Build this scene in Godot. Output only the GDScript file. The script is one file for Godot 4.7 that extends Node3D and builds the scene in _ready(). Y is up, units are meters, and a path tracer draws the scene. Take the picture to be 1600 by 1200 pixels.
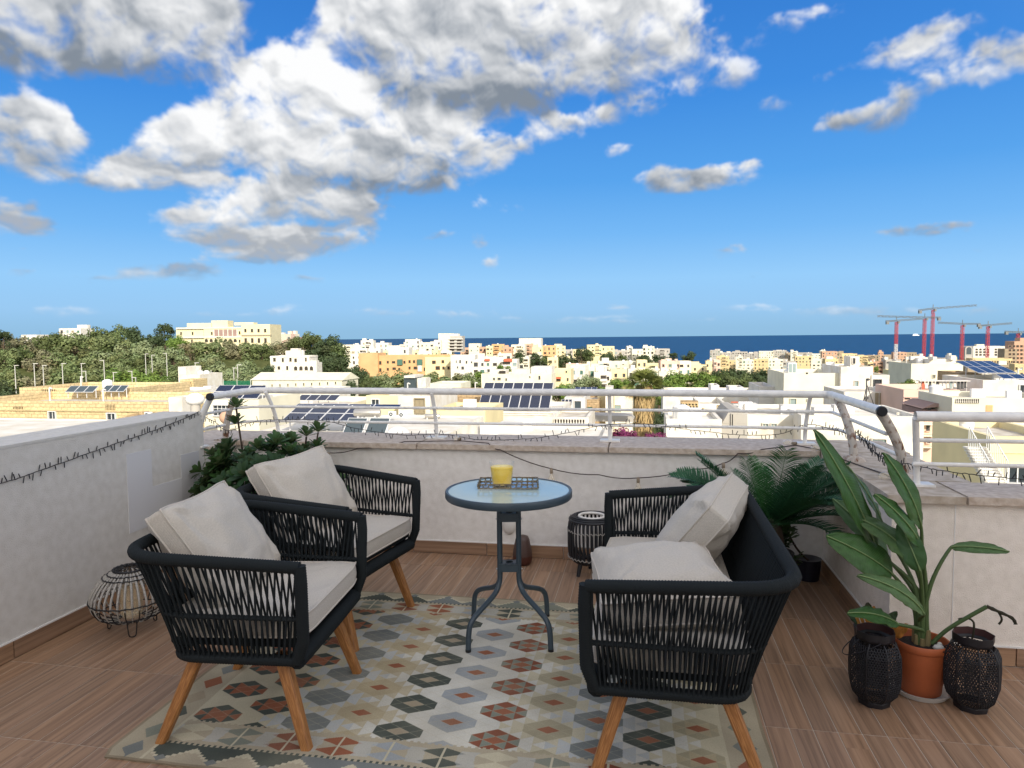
extends Node3D

# ---------------------------------------------------------------- measured camera
const EYE := Vector3(0, 1.42, 0)
const FOCAL := 1110.0          # pixels of a 1600 x 1200 frame
const YAW := 10.5
const PITCH := -3.77
const ROLL := -0.53
var cam_basis: Basis
var taken := {}
var M := {}
var shared := {}
var rng := RandomNumberGenerator.new()
const SUN_EL := 23.0
const SUN_AZ := 27.0           # from +z (behind the camera) towards +x

func eye_ray(px: float, py: float) -> Vector3:
	return cam_basis * Vector3((px - 800.0) / FOCAL, (600.0 - py) / FOCAL, -1.0)

func spot(px: float, py: float, depth: float) -> Vector3:      # a surveyed point at that depth
	return EYE + eye_ray(px, py) * depth

func on_z(px: float, py: float, z: float) -> Vector3:
	var d := eye_ray(px, py)
	return EYE + d * (z / d.z)

# ---------------------------------------------------------------- mesh builder
class MB:
	var v := PackedVector3Array()
	var n := PackedVector3Array()
	var t := PackedVector2Array()
	var c := PackedColorArray()
	var ix := PackedInt32Array()
	var col := Color.WHITE
	var tinted := false
	func vert(p: Vector3, nn: Vector3, uv := Vector2.ZERO) -> int:
		v.append(p); n.append(nn); t.append(uv); c.append(col)
		return v.size() - 1
	func tri(a: int, b: int, d: int) -> void:
		var g := (v[b] - v[a]).cross(v[d] - v[a])
		if g.dot(n[a] + n[b] + n[d]) > 0.0:
			ix.append(a); ix.append(d); ix.append(b)
		else:
			ix.append(a); ix.append(b); ix.append(d)
	func flat(a: Vector3, b: Vector3, d: Vector3, out: Vector3) -> void:
		var g := (b - a).cross(d - a).normalized()
		if g.dot(out) < 0.0:
			g = -g
		tri(vert(a, g), vert(b, g), vert(d, g))
	func quad(a: Vector3, b: Vector3, d: Vector3, e: Vector3, nn: Vector3, s := Vector2.ONE, o := Vector2.ZERO) -> void:
		var i := vert(a, nn, o)
		vert(b, nn, o + Vector2(s.x, 0)); vert(d, nn, o + s); vert(e, nn, o + Vector2(0, s.y))
		tri(i, i + 1, i + 2); tri(i, i + 2, i + 3)
	func box(at: Vector3, s: Vector3, b := Basis.IDENTITY) -> void:
		var h := s * 0.5
		for k in 3:
			var a := Vector3.ZERO; var p := Vector3.ZERO; var q := Vector3.ZERO
			a[k] = h[k]; p[(k + 1) % 3] = h[(k + 1) % 3]; q[(k + 2) % 3] = h[(k + 2) % 3]
			for sg in [1.0, -1.0]:
				var m: Vector3 = a * sg
				quad(at + b * (m - p - q), at + b * (m + p - q), at + b * (m + p + q), at + b * (m - p + q), (b * m).normalized(), Vector2(s[(k + 1) % 3], s[(k + 2) % 3]))
	# a box with chamfered edges
	func cbox(at: Vector3, s: Vector3, ch: float, b := Basis.IDENTITY) -> void:
		var h := s * 0.5
		var i := h - Vector3.ONE * ch
		for k in 3:
			var k1 := (k + 1) % 3
			var k2 := (k + 2) % 3
			for sg in [1.0, -1.0]:
				var m := Vector3.ZERO; var p := Vector3.ZERO; var q := Vector3.ZERO
				m[k] = h[k] * sg; p[k1] = i[k1]; q[k2] = i[k2]
				quad(at + b * (m - p - q), at + b * (m + p - q), at + b * (m + p + q), at + b * (m - p + q), (b * m).normalized(), Vector2(s[k1], s[k2]))
				for sg2 in [1.0, -1.0]:
					var m2 := Vector3.ZERO; m2[k] = i[k] * sg; m2[k1] = h[k1] * sg2
					var m1 := Vector3.ZERO; m1[k] = h[k] * sg; m1[k1] = i[k1] * sg2
					quad(at + b * (m1 - q), at + b * (m2 - q), at + b * (m2 + q), at + b * (m1 + q), (b * (m1 + m2)).normalized())
		for sx in [1.0, -1.0]:
			for sy in [1.0, -1.0]:
				for sz in [1.0, -1.0]:
					flat(at + b * Vector3(h.x * sx, i.y * sy, i.z * sz), at + b * Vector3(i.x * sx, h.y * sy, i.z * sz), at + b * Vector3(i.x * sx, i.y * sy, h.z * sz), b * Vector3(sx, sy, sz))
	# tube along points; rad is a float or a list of floats
	func tube(pts: Array, rad, sides := 8, capped := true, closed := false) -> void:
		var cnt := pts.size()
		var base := v.size()
		var up := Vector3.UP
		var d0: Vector3 = (pts[1] - pts[0]).normalized()
		if absf(d0.dot(up)) > 0.9:
			up = Vector3.RIGHT
		var x := d0.cross(up).normalized()
		var run := 0.0
		for k in cnt:
			var prev: Vector3 = pts[(k - 1 + cnt) % cnt] if (closed or k > 0) else pts[k]
			var next: Vector3 = pts[(k + 1) % cnt] if (closed or k < cnt - 1) else pts[k]
			var d: Vector3 = (next - prev).normalized()
			x = (x - d * x.dot(d)).normalized()
			var y := d.cross(x)
			var r: float = rad[k] if rad is Array else rad
			if k > 0:
				run += (pts[k] - pts[k - 1]).length()
			for s in sides:
				var a := TAU * s / sides
				var o := x * cos(a) + y * sin(a)
				vert(pts[k] + o * r, o, Vector2(float(s) / sides, run))
		var rings := cnt if closed else cnt - 1
		for k in rings:
			for s in sides:
				var a0 := base + k * sides + s
				var a1 := base + k * sides + (s + 1) % sides
				var b0 := base + ((k + 1) % cnt) * sides + s
				var b1 := base + ((k + 1) % cnt) * sides + (s + 1) % sides
				tri(a0, a1, b1); tri(a0, b1, b0)
		if capped and not closed:
			for e in [0, cnt - 1]:
				var d: Vector3 = (pts[0] - pts[1]).normalized() if e == 0 else (pts[cnt - 1] - pts[cnt - 2]).normalized()
				var m := vert(pts[e], d)
				var f := v.size()
				for s in sides:
					vert(v[base + e * sides + s], d)
				for s in sides:
					tri(m, f + s, f + (s + 1) % sides)
	func lathe(prof: Array, sides: int, at := Vector3.ZERO, b := Basis.IDENTITY, smooth := true) -> void:
		for k in prof.size() - 1:
			var p: Vector2 = prof[k]
			var q: Vector2 = prof[k + 1]
			var e := q - p
			if e.length() < 1e-6:
				continue
			var nn := Vector2(e.y, -e.x).normalized()
			var n0 := nn; var n1 := nn
			if smooth:
				if k > 0:
					var e0: Vector2 = p - prof[k - 1]
					var m0 := Vector2(e0.y, -e0.x).normalized()
					if m0.dot(nn) > 0.6:
						n0 = (m0 + nn).normalized()
				if k < prof.size() - 2:
					var e1: Vector2 = prof[k + 2] - q
					var m1 := Vector2(e1.y, -e1.x).normalized()
					if m1.dot(nn) > 0.6:
						n1 = (m1 + nn).normalized()
			var f := v.size()
			for s in sides + 1:
				var a := TAU * s / sides
				var o := Vector3(cos(a), 0, sin(a))
				vert(at + b * (o * p.x + Vector3.UP * p.y), b * (o * n0.x + Vector3.UP * n0.y), Vector2(float(s) / sides, p.y))
				vert(at + b * (o * q.x + Vector3.UP * q.y), b * (o * n1.x + Vector3.UP * n1.y), Vector2(float(s) / sides, q.y))
			for s in sides:
				var i := f + s * 2
				if p.x > 1e-6: tri(i, i + 1, i + 2)
				if q.x > 1e-6: tri(i + 1, i + 3, i + 2)
	func ball(at: Vector3, r: Vector3, seg := 10, b := Basis.IDENTITY) -> void:
		var f := v.size()
		var rows := maxi(4, seg / 2)
		for i in rows + 1:
			var th := PI * i / rows
			for j in seg + 1:
				var ph := TAU * j / seg
				var o := Vector3(sin(th) * cos(ph), cos(th), sin(th) * sin(ph))
				vert(at + b * (o * r), (b * (o / r)).normalized(), Vector2(float(j) / seg, float(i) / rows))
		for i in rows:
			for j in seg:
				var a := f + i * (seg + 1) + j
				if i > 0: tri(a, a + 1, a + seg + 1)
				if i < rows - 1: tri(a + 1, a + seg + 2, a + seg + 1)
	# extrude a polygon (x,y list) along z from z0 to z1
	func prism(poly: PackedVector2Array, z0: float, z1: float, xf := Transform3D.IDENTITY) -> void:
		var mid := Vector2.ZERO
		for p in poly: mid += p / poly.size()
		var tr := Geometry2D.triangulate_polygon(poly)
		for zz in [z0, z1]:
			var nn := xf.basis * Vector3(0, 0, signf(zz - (z0 + z1) * 0.5))
			var f := v.size()
			for p in poly: vert(xf * Vector3(p.x, p.y, zz), nn, p)
			for k in range(0, tr.size(), 3): tri(f + tr[k], f + tr[k + 1], f + tr[k + 2])
		var cw := Geometry2D.is_polygon_clockwise(poly)
		for k in poly.size():
			var p := poly[k]
			var q := poly[(k + 1) % poly.size()]
			var e := (q - p).normalized()
			var o := Vector2(e.y, -e.x)
			if cw: o = -o
			quad(xf * Vector3(p.x, p.y, z0), xf * Vector3(q.x, q.y, z0), xf * Vector3(q.x, q.y, z1), xf * Vector3(p.x, p.y, z1), (xf.basis * Vector3(o.x, o.y, 0)).normalized(), Vector2((q - p).length(), absf(z1 - z0)))
	# a smooth grid surface, row-major points
	func grid(pts: Array, cols: int, out_hint: Vector3 = Vector3.ZERO, flip := false) -> void:
		var rows := pts.size() / cols
		var f := v.size()
		for r in rows:
			for k in cols:
				var dx: Vector3 = pts[r * cols + mini(k + 1, cols - 1)] - pts[r * cols + maxi(k - 1, 0)]
				var dy: Vector3 = pts[mini(r + 1, rows - 1) * cols + k] - pts[maxi(r - 1, 0) * cols + k]
				var g := dx.cross(dy).normalized()
				if flip: g = -g
				if g.length() < 0.5: g = out_hint if out_hint != Vector3.ZERO else Vector3.UP
				if out_hint != Vector3.ZERO and g.dot(out_hint) < 0: g = -g
				vert(pts[r * cols + k], g, Vector2(float(k) / (cols - 1), float(r) / (rows - 1)))
		for r in rows - 1:
			for k in cols - 1:
				var a := f + r * cols + k
				tri(a, a + 1, a + cols); tri(a + 1, a + cols + 1, a + cols)
	func mesh() -> ArrayMesh:
		var m := ArrayMesh.new()
		add_to(m)
		return m
	func add_to(m: ArrayMesh) -> void:
		if ix.is_empty(): return
		var a := []
		a.resize(Mesh.ARRAY_MAX)
		a[Mesh.ARRAY_VERTEX] = v; a[Mesh.ARRAY_NORMAL] = n; a[Mesh.ARRAY_TEX_UV] = t; a[Mesh.ARRAY_INDEX] = ix
		if tinted: a[Mesh.ARRAY_COLOR] = c
		m.add_surface_from_arrays(Mesh.PRIMITIVE_TRIANGLES, a)

# ---------------------------------------------------------------- scene tree helpers
func numbered(called: String) -> String:
	var k: int = taken.get(called, 0)
	taken[called] = k + 1
	return called if k == 0 else "%s_%03d" % [called, k]

func tag(o: Node3D, label := "", category := "", group := "", kind := "") -> Node3D:
	if label: o.set_meta("label", label)
	if category: o.set_meta("category", category)
	if group: o.set_meta("group", group)
	if kind: o.set_meta("kind", kind)
	return o

func thing(called: String, label: String, category: String, at := Vector3.ZERO, turn := 0.0, group := "") -> Node3D:
	var o := Node3D.new()
	o.name = numbered(called)
	add_child(o)
	o.position = at
	o.rotation.y = turn
	tag(o, label, category, group)
	return o

func part(called: String, m: Mesh, mat, parent: Node3D, at := Vector3.ZERO, b := Basis.IDENTITY) -> MeshInstance3D:
	var o := MeshInstance3D.new()
	o.mesh = m
	if mat is Array:
		for k in mat.size(): o.set_surface_override_material(k, mat[k])
	else:
		o.material_override = mat
	o.transform = Transform3D(b, at)
	o.name = called if parent != self else numbered(called)
	parent.add_child(o, true)
	return o

func setting(called: String, m: Mesh, mat) -> MeshInstance3D:
	var o := part(called, m, mat, self)
	o.set_meta("kind", "structure")
	return o

# ---------------------------------------------------------------- materials
func lin(r: float, g: float, b: float) -> Color:
	return Color(r, g, b).linear_to_srgb()

func paint(r: float, g: float, b: float, rough := 0.8, spec := 0.5) -> StandardMaterial3D:
	var m := StandardMaterial3D.new()
	m.albedo_color = lin(r, g, b)
	m.roughness = rough
	m.metallic_specular = spec
	return m

func noise_tex(freq: float, seeded: int, lo: Color, hi: Color, octaves := 4, size := 512, kind := FastNoiseLite.TYPE_SIMPLEX_SMOOTH) -> NoiseTexture2D:
	var f := FastNoiseLite.new()
	f.noise_type = kind
	f.frequency = freq
	f.seed = seeded
	f.fractal_octaves = octaves
	var t := NoiseTexture2D.new()
	t.width = size; t.height = size
	t.seamless = true
	t.noise = f
	var g := Gradient.new()
	g.set_color(0, lo); g.set_color(1, hi)
	t.color_ramp = g
	return t

func triplanar(m: StandardMaterial3D, scale: float, world := false, tex: Texture2D = null, bump: Texture2D = null, depth := 0.1) -> StandardMaterial3D:
	m.uv1_triplanar = true
	m.uv1_world_triplanar = world
	m.uv1_scale = Vector3.ONE * scale
	if tex: m.albedo_texture = tex
	if bump:
		m.heightmap_enabled = true
		m.heightmap_texture = bump
		m.heightmap_scale = depth
	return m

func grey(a: float) -> Color:
	return Color(a, a, a)
func make_materials() -> void:
	var fine := noise_tex(0.12, 3, grey(0.0), grey(1.0), 3, 512)
	var coarse := noise_tex(0.012, 4, grey(0.92), grey(1.0), 5, 512)
	var stain := noise_tex(0.006, 9, grey(0.91), grey(1.0), 6, 512)
	var even := noise_tex(0.01, 10, Color(0.935, 0.93, 0.92), grey(1.0), 6, 512)
	var streak := noise_tex(0.02, 21, Color(0.78, 0.74, 0.68), Color(1, 1, 1), 5, 512)
	shared.fine = fine; shared.coarse = coarse; shared.stain = stain
	# terrace
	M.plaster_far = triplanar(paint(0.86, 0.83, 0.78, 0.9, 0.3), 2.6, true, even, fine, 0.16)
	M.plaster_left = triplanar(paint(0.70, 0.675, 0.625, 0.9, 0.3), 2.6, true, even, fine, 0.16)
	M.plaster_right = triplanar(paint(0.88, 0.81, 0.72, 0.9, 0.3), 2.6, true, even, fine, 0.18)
	M.patch = triplanar(paint(0.655, 0.65, 0.65, 0.85, 0.3), 3.6, true, null, fine, 0.1)
	M.patch_dark = triplanar(paint(0.58, 0.575, 0.575, 0.85, 0.3), 3.6, true, null, fine, 0.1)
	M.coping = triplanar(paint(0.66, 0.575, 0.485, 0.55), 1.3, true, noise_tex(0.03, 31, Color(0.80, 0.76, 0.72), Color(1, 1, 1), 5), fine, 0.08)
	M.coping_dirty = triplanar(paint(0.60, 0.535, 0.46, 0.7), 1.1, true, streak, fine, 0.1)
	M.grout = paint(0.50, 0.42, 0.34, 0.9)
	M.caulk = paint(0.74, 0.72, 0.68, 0.7)
	M.rail = triplanar(paint(0.88, 0.86, 0.82, 0.35), 3.0, false, noise_tex(0.02, 41, grey(0.9), grey(1.0), 4, 256))
	var rust := NoiseTexture2D.new()
	M.rust = triplanar(paint(0.66, 0.62, 0.58, 0.6), 5.0, false, rust_tex())
	M.black_plastic = paint(0.01, 0.01, 0.012, 0.4)
	M.cable_black = paint(0.008, 0.008, 0.01, 0.5)
	M.cable_brown = paint(0.03, 0.014, 0.01, 0.5)
	# furniture
	M.rope = triplanar(paint(0.020, 0.027, 0.030, 0.8, 0.35), 40.0, false, noise_tex(0.05, 51, grey(0.6), grey(1.0), 3, 256), fine, 0.08)
	M.rope_dark = paint(0.013, 0.017, 0.019, 0.82, 0.3)
	M.fabric = triplanar(paint(0.60, 0.55, 0.475, 0.92, 0.25), 9.0, false, noise_tex(0.05, 61, grey(0.90), grey(1.0), 4, 256), weave_tex(), 0.06)
	M.fabric.rim_enabled = true; M.fabric.rim = 0.25; M.fabric.rim_tint = 0.4
	M.piping = paint(0.56, 0.51, 0.44, 0.9, 0.25)
	M.oak = uvd(paint(1, 1, 1, 0.5), oak_tex(), Vector3(1, 1, 1))
	M.steel_grey = paint(0.040, 0.062, 0.080, 0.38)
	M.table_glass = paint(0.47, 0.60, 0.575, 0.16, 0.55)
	M.table_glass.clearcoat_enabled = true; M.table_glass.clearcoat = 0.35; M.table_glass.clearcoat_roughness = 0.08
	M.glass = StandardMaterial3D.new()
	M.glass.albedo_color = Color(1, 1, 1, 0.02); M.glass.transparency = BaseMaterial3D.TRANSPARENCY_ALPHA
	M.glass.roughness = 0.03
	M.juice = paint(0.96, 0.66, 0.03, 0.3)
	M.foam = paint(0.92, 0.76, 0.30, 0.6)
	M.bronze = paint(0.22, 0.17, 0.10, 0.4); M.bronze.metallic = 0.75
	M.mirror = paint(0.55, 0.57, 0.58, 0.12); M.mirror.metallic = 0.9
	M.screw = paint(0.6, 0.6, 0.6, 0.3); M.screw.metallic = 0.9
	# plants
	M.leaf_deep = leafy(0.017, 0.050, 0.018, 0.5)
	M.leaf_mid = leafy(0.030, 0.080, 0.020, 0.5)
	M.strel_dark = leafy(0.034, 0.092, 0.030, 0.40)
	M.leaf_yellow = leafy(0.20, 0.17, 0.03, 0.5)
	M.strel = uvd(leafy(0.060, 0.150, 0.045, 0.40), leaf_tex(), Vector3(1, 1, 1))
	M.strel_under = uvd(leafy(0.105, 0.19, 0.080, 0.5), M.strel.albedo_texture, Vector3(1, 1, 1))
	M.strel_dry = leafy(0.035, 0.03, 0.02, 0.8)
	M.stalk = paint(0.075, 0.125, 0.04, 0.5)
	M.rib_pale = paint(0.17, 0.25, 0.09, 0.5)
	M.stalk_pale = paint(0.25, 0.20, 0.09, 0.7)
	M.cycad = leafy(0.026, 0.105, 0.045, 0.5)
	M.cycad_new = leafy(0.04, 0.14, 0.04, 0.42)
	M.stem = paint(0.06, 0.04, 0.025, 0.9)
	M.soil = triplanar(paint(0.035, 0.024, 0.017, 0.95), 12.0, false, null, fine, 1.0)
	M.terracotta = triplanar(paint(0.46, 0.115, 0.035, 0.6), 4.0, false, stain, fine, 0.04)
	M.saucer = paint(0.62, 0.60, 0.55, 0.6)
	M.navy_pot = paint(0.008, 0.010, 0.020, 0.35)
	M.black_metal = paint(0.010, 0.010, 0.013, 0.45)
	M.red_inside = paint(0.07, 0.025, 0.022, 0.6)
	M.orange_leaf = leafy(0.42, 0.15, 0.02, 0.6)
	M.tag = paint(0.45, 0.20, 0.03, 0.6)
	M.white_slat = triplanar(paint(0.56, 0.53, 0.48, 0.55), 12.0, false, noise_tex(0.04, 71, grey(0.6), grey(1), 4, 256))
	M.dark_slat = paint(0.016, 0.018, 0.022, 0.5)
	M.pale_cord = paint(0.40, 0.38, 0.34, 0.8)
	M.vase = triplanar(paint(0.085, 0.048, 0.038, 0.45), 6.0, false, stain)
	M.vase_low = paint(0.075, 0.022, 0.014, 0.35)
	M.lamp_white = paint(0.75, 0.73, 0.68, 0.4)
	M.bulb_glass = StandardMaterial3D.new()
	M.bulb_glass.albedo_color = Color(1.0, 0.93, 0.78, 0.22); M.bulb_glass.transparency = BaseMaterial3D.TRANSPARENCY_ALPHA
	M.bulb_glass.roughness = 0.05
	M.socket = paint(0.28, 0.22, 0.15, 0.5)
	for k in 4:
		M["plank_%d" % k] = uvd(paint([1.0, 0.93, 1.0, 0.88][k], [0.99, 0.93, 0.97, 0.89][k], [0.95, 0.94, 0.92, 0.90][k], 0.42, 0.5), plank_tex() if k == 0 else shared.plank, Vector3(1, 1, 1))
		M["plank_%d" % k].heightmap_enabled = true; M["plank_%d" % k].heightmap_texture = shared.plank_h; M["plank_%d" % k].heightmap_scale = 0.05
	# town
	var block := block_tex()
	M.limestone = triplanar(paint(0.78, 0.63, 0.37, 0.9, 0.3), 0.32, true, block_col(), block, 5.0)
	M.limestone_old = triplanar(paint(0.52, 0.39, 0.24, 0.95, 0.3), 0.32, true, M.limestone.albedo_texture, block, 6.0)
	M.cream = triplanar(paint(0.80, 0.755, 0.59, 0.9, 0.3), 0.06, true, coarse)
	M.yellow = triplanar(paint(0.82, 0.71, 0.42, 0.9, 0.3), 0.06, true, coarse)
	M.pale_yellow = triplanar(paint(0.80, 0.715, 0.46, 0.9, 0.3), 0.03, true, coarse)
	M.white = triplanar(paint(0.80, 0.78, 0.73, 0.9, 0.3), 0.07, true, noise_tex(0.018, 23, Color(0.90, 0.87, 0.81), Color(1, 1, 1), 6))
	M.white_old = triplanar(paint(0.72, 0.69, 0.64, 0.9, 0.3), 0.08, true, stain)
	M.roof = triplanar(paint(0.74, 0.71, 0.65, 0.95, 0.2), 0.09, true, streak)
	M.orange = triplanar(paint(0.72, 0.44, 0.22, 0.9, 0.3), 0.04, true, stain)
	M.terra = triplanar(paint(0.60, 0.38, 0.26, 0.9, 0.3), 0.03, true, stain)
	M.pink = triplanar(paint(0.78, 0.56, 0.45, 0.9, 0.3), 0.06, true, coarse)
	M.pink_dark = triplanar(paint(0.36, 0.25, 0.22, 0.9, 0.3), 0.06, true, coarse)
	M.concrete = triplanar(paint(0.48, 0.45, 0.40, 0.9, 0.3), 0.08, true, stain)
	M.brown = triplanar(paint(0.40, 0.32, 0.22, 0.9, 0.3), 0.08, true, stain)
	M.shutter_grey = paint(0.25, 0.32, 0.31, 0.6)
	M.shutter_brown = paint(0.30, 0.25, 0.16, 0.6)
	M.balcony_green = paint(0.07, 0.16, 0.12, 0.6)
	M.pane = paint(0.035, 0.045, 0.055, 0.15, 0.6)
	M.pane_far = paint(0.05, 0.05, 0.05, 0.4, 0.5)
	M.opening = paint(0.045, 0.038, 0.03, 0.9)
	M.frame_white = paint(0.75, 0.75, 0.73, 0.5)
	M.frame_dark = paint(0.05, 0.05, 0.05, 0.5)
	M.tank = paint(0.80, 0.79, 0.76, 0.5)
	M.steel = paint(0.55, 0.52, 0.46, 0.3); M.steel.metallic = 0.7
	M.solar = uvd(paint(1, 1, 1, 0.2, 0.6), solar_tex(), Vector3(1, 1, 1))
	M.solar_far = paint(0.025, 0.035, 0.075, 0.25, 0.5)
	M.collector = paint(0.06, 0.08, 0.09, 0.25, 0.5)
	M.solar_frame = paint(0.6, 0.6, 0.6, 0.35)
	M.net_green = StandardMaterial3D.new(); M.net_green.albedo_color = Color(0.05, 0.42, 0.30, 0.62); M.net_green.transparency = BaseMaterial3D.TRANSPARENCY_ALPHA; M.net_green.roughness = 0.9
	M.court = paint(0.03, 0.20, 0.50, 0.8)
	M.court_rim = paint(0.50, 0.30, 0.24, 0.8)
	M.pole = paint(0.55, 0.53, 0.48, 0.5)
	M.red_awning = paint(0.50, 0.12, 0.06, 0.7)
	M.crane_red = paint(0.50, 0.055, 0.06, 0.6)
	M.crane_white = paint(0.72, 0.70, 0.68, 0.6)
	M.crane_grey = paint(0.16, 0.17, 0.17, 0.6)
	M.hull_white = paint(0.85, 0.85, 0.85, 0.5)
	var gnd := noise_tex(0.02, 81, Color(0.27, 0.31, 0.17), Color(0.50, 0.50, 0.33), 5)
	M.ground = triplanar(paint(0.8, 0.8, 0.8, 0.95, 0.1), 0.02, true, gnd)
	M.sea = triplanar(paint(0.010, 0.085, 0.215, 0.55, 0.22), 0.0015, true, noise_tex(0.02, 91, grey(0.78), grey(1.0), 6), noise_tex(0.2, 92, grey(0), grey(1), 4), 150.0)
	for k in 6:
		var g: Array = [[0.102, 0.132, 0.049], [0.168, 0.208, 0.089], [0.225, 0.268, 0.139], [0.149, 0.228, 0.048], [0.059, 0.086, 0.037], [0.208, 0.199, 0.117]][k]
		M["crown_%d" % k] = leafy(g[0], g[1], g[2], 0.7)
		M["crown_%d" % k].vertex_color_use_as_albedo = true
	M.trunk = paint(0.10, 0.07, 0.045, 0.95)
	M.dead_frond = leafy(0.50, 0.36, 0.17, 0.9); M.dead_frond.vertex_color_use_as_albedo = true
	M.palm_frond = leafy(0.22, 0.25, 0.07, 0.6); M.palm_frond.vertex_color_use_as_albedo = true
	M.bougain = leafy(0.17, 0.03, 0.10, 0.7); M.bougain.vertex_color_use_as_albedo = true

func leafy(r: float, g: float, b: float, rough: float) -> StandardMaterial3D:
	var m := paint(r, g, b, rough, 0.35)
	m.backlight_enabled = true
	m.backlight = Color(0.35, 0.38, 0.25)
	return m

func uvd(m: StandardMaterial3D, t: Texture2D, s: Vector3) -> StandardMaterial3D:
	m.albedo_texture = t
	m.uv1_scale = s
	return m

func as_tex(im: Image) -> ImageTexture:
	return ImageTexture.create_from_image(im)

func plank_tex() -> Texture2D:           # brown wood-look porcelain: long grain with cathedral arches, 1 m x 4 m
	var w := 320; var h := 1024
	var im := Image.create(w, h, false, Image.FORMAT_RGB8)
	var hm := Image.create(w, h, false, Image.FORMAT_RGB8)
	var a := FastNoiseLite.new(); a.seed = 5; a.frequency = 0.012; a.fractal_octaves = 3
	var b := FastNoiseLite.new(); b.seed = 6; b.frequency = 0.05; b.fractal_octaves = 3
	var d := FastNoiseLite.new(); d.seed = 7; d.frequency = 0.25; d.fractal_octaves = 2
	var dark := Color(0.43, 0.33, 0.25); var mid := Color(0.635, 0.505, 0.40); var pale := Color(0.76, 0.64, 0.53)
	for y in h:
		for x in w:
			var warp := a.get_noise_2d(x * 1.0, y * 0.045)
			var ring := sin((warp * 20.0 + x * 0.10 + a.get_noise_2d(x * 0.3 + 900.0, y * 0.03) * 7.0))
			var fibre := b.get_noise_2d(x * 3.2, y * 0.05)
			var pore := d.get_noise_2d(x * 2.6, y * 0.05)
			var k := clampf(0.52 + ring * 0.13 + fibre * 0.24 + pore * 0.18, 0.0, 1.0)
			var c := dark.lerp(mid, minf(1.0, k * 1.7)).lerp(pale, maxf(0.0, k - 0.6) * 1.5)
			im.set_pixel(x, y, c)
			hm.set_pixel(x, y, grey(k))
	shared.plank = as_tex(im)
	shared.plank_h = as_tex(hm)
	return shared.plank

func oak_tex() -> Texture2D:
	var im := Image.create(128, 512, false, Image.FORMAT_RGB8)
	var a := FastNoiseLite.new(); a.seed = 15; a.frequency = 0.02
	var b := FastNoiseLite.new(); b.seed = 16; b.frequency = 0.2
	for y in 512:
		for x in 128:
			var k := clampf(0.5 + 0.3 * sin(a.get_noise_2d(x * 1.5, y * 0.12) * 30.0 + x * 0.12) + 0.4 * b.get_noise_2d(x * 1.6, y * 0.06), 0.0, 1.0)
			im.set_pixel(x, y, Color(0.50, 0.315, 0.15).lerp(Color(0.74, 0.52, 0.30), k))
	return as_tex(im)

func leaf_tex() -> Texture2D:            # side veins of a broad leaf, a paler middle and browned margins
	var im := Image.create(128, 256, false, Image.FORMAT_RGB8)
	var a := FastNoiseLite.new(); a.seed = 65; a.frequency = 0.03; a.fractal_octaves = 4
	for y in 256:
		for x in 128:
			var u := absf(x - 63.5) / 64.0
			var v := sin((y + u * 26.0) * 0.95) * 0.5 + 0.5
			var k := 0.80 + 0.10 * v + 0.12 * a.get_noise_2d(x, y) + 0.10 * (1.0 - u)
			var c := Color(k, k, k * 0.94)
			if u > 0.93 + 0.05 * a.get_noise_2d(y * 2, x): c = c.lerp(Color(0.75, 0.62, 0.35), 0.55)
			im.set_pixel(x, y, c)
	return as_tex(im)

func weave_tex() -> Texture2D:
	var im := Image.create(128, 128, false, Image.FORMAT_RGB8)
	for y in 128:
		for x in 128:
			var p := sin(x * TAU / 8.0) * 0.5 + 0.5
			var q := sin(y * TAU / 8.0) * 0.5 + 0.5
			im.set_pixel(x, y, grey(p if (int(x / 8) + int(y / 8)) % 2 == 0 else q))
	return as_tex(im)

func rust_tex() -> Texture2D:
	var im := Image.create(256, 256, false, Image.FORMAT_RGB8)
	var a := FastNoiseLite.new(); a.seed = 25; a.frequency = 0.014; a.fractal_octaves = 5
	for y in 256:
		for x in 256:
			var k := a.get_noise_2d(x, y * 0.7)
			var c := Color(0.9, 0.88, 0.85)
			if k > 0.16:
				c = c.lerp(Color(0.50, 0.31, 0.18), minf(1.0, (k - 0.16) * 6.0))
			im.set_pixel(x, y, c)
	return as_tex(im)

func block_tex() -> Texture2D:           # relief of stone courses, 3.1 m a side
	var im := Image.create(512, 512, false, Image.FORMAT_RGB8)
	var a := FastNoiseLite.new(); a.seed = 35; a.frequency = 0.05
	for y in 512:
		var row := y / 43
		var fy := y % 43
		for x in 512:
			var xx := (x + (43 if row % 2 else 0)) % 86
			var k := 0.75 + 0.25 * a.get_noise_2d(x, y)
			if fy < 3 or xx < 3: k = 0.2
			im.set_pixel(x, y, grey(k))
	return as_tex(im)

func block_col() -> Texture2D:           # tone of each stone block, weathering over it
	var im := Image.create(512, 512, false, Image.FORMAT_RGB8)
	var a := FastNoiseLite.new(); a.seed = 36; a.frequency = 0.02; a.fractal_octaves = 5
	var r := RandomNumberGenerator.new()
	for y in 512:
		var row := y / 43
		for x in 512:
			var xx := x + (43 if row % 2 else 0)
			r.seed = row * 977 + (xx % 516) / 86 * 31
			var k := 0.89 + 0.09 * r.randf() + 0.09 * a.get_noise_2d(x, y)
			if y % 43 < 2 or xx % 86 < 2: k *= 0.82
			k = minf(k, 1.0)
			im.set_pixel(x, y, Color(k, k * 0.985, k * 0.96))
	return as_tex(im)

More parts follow.
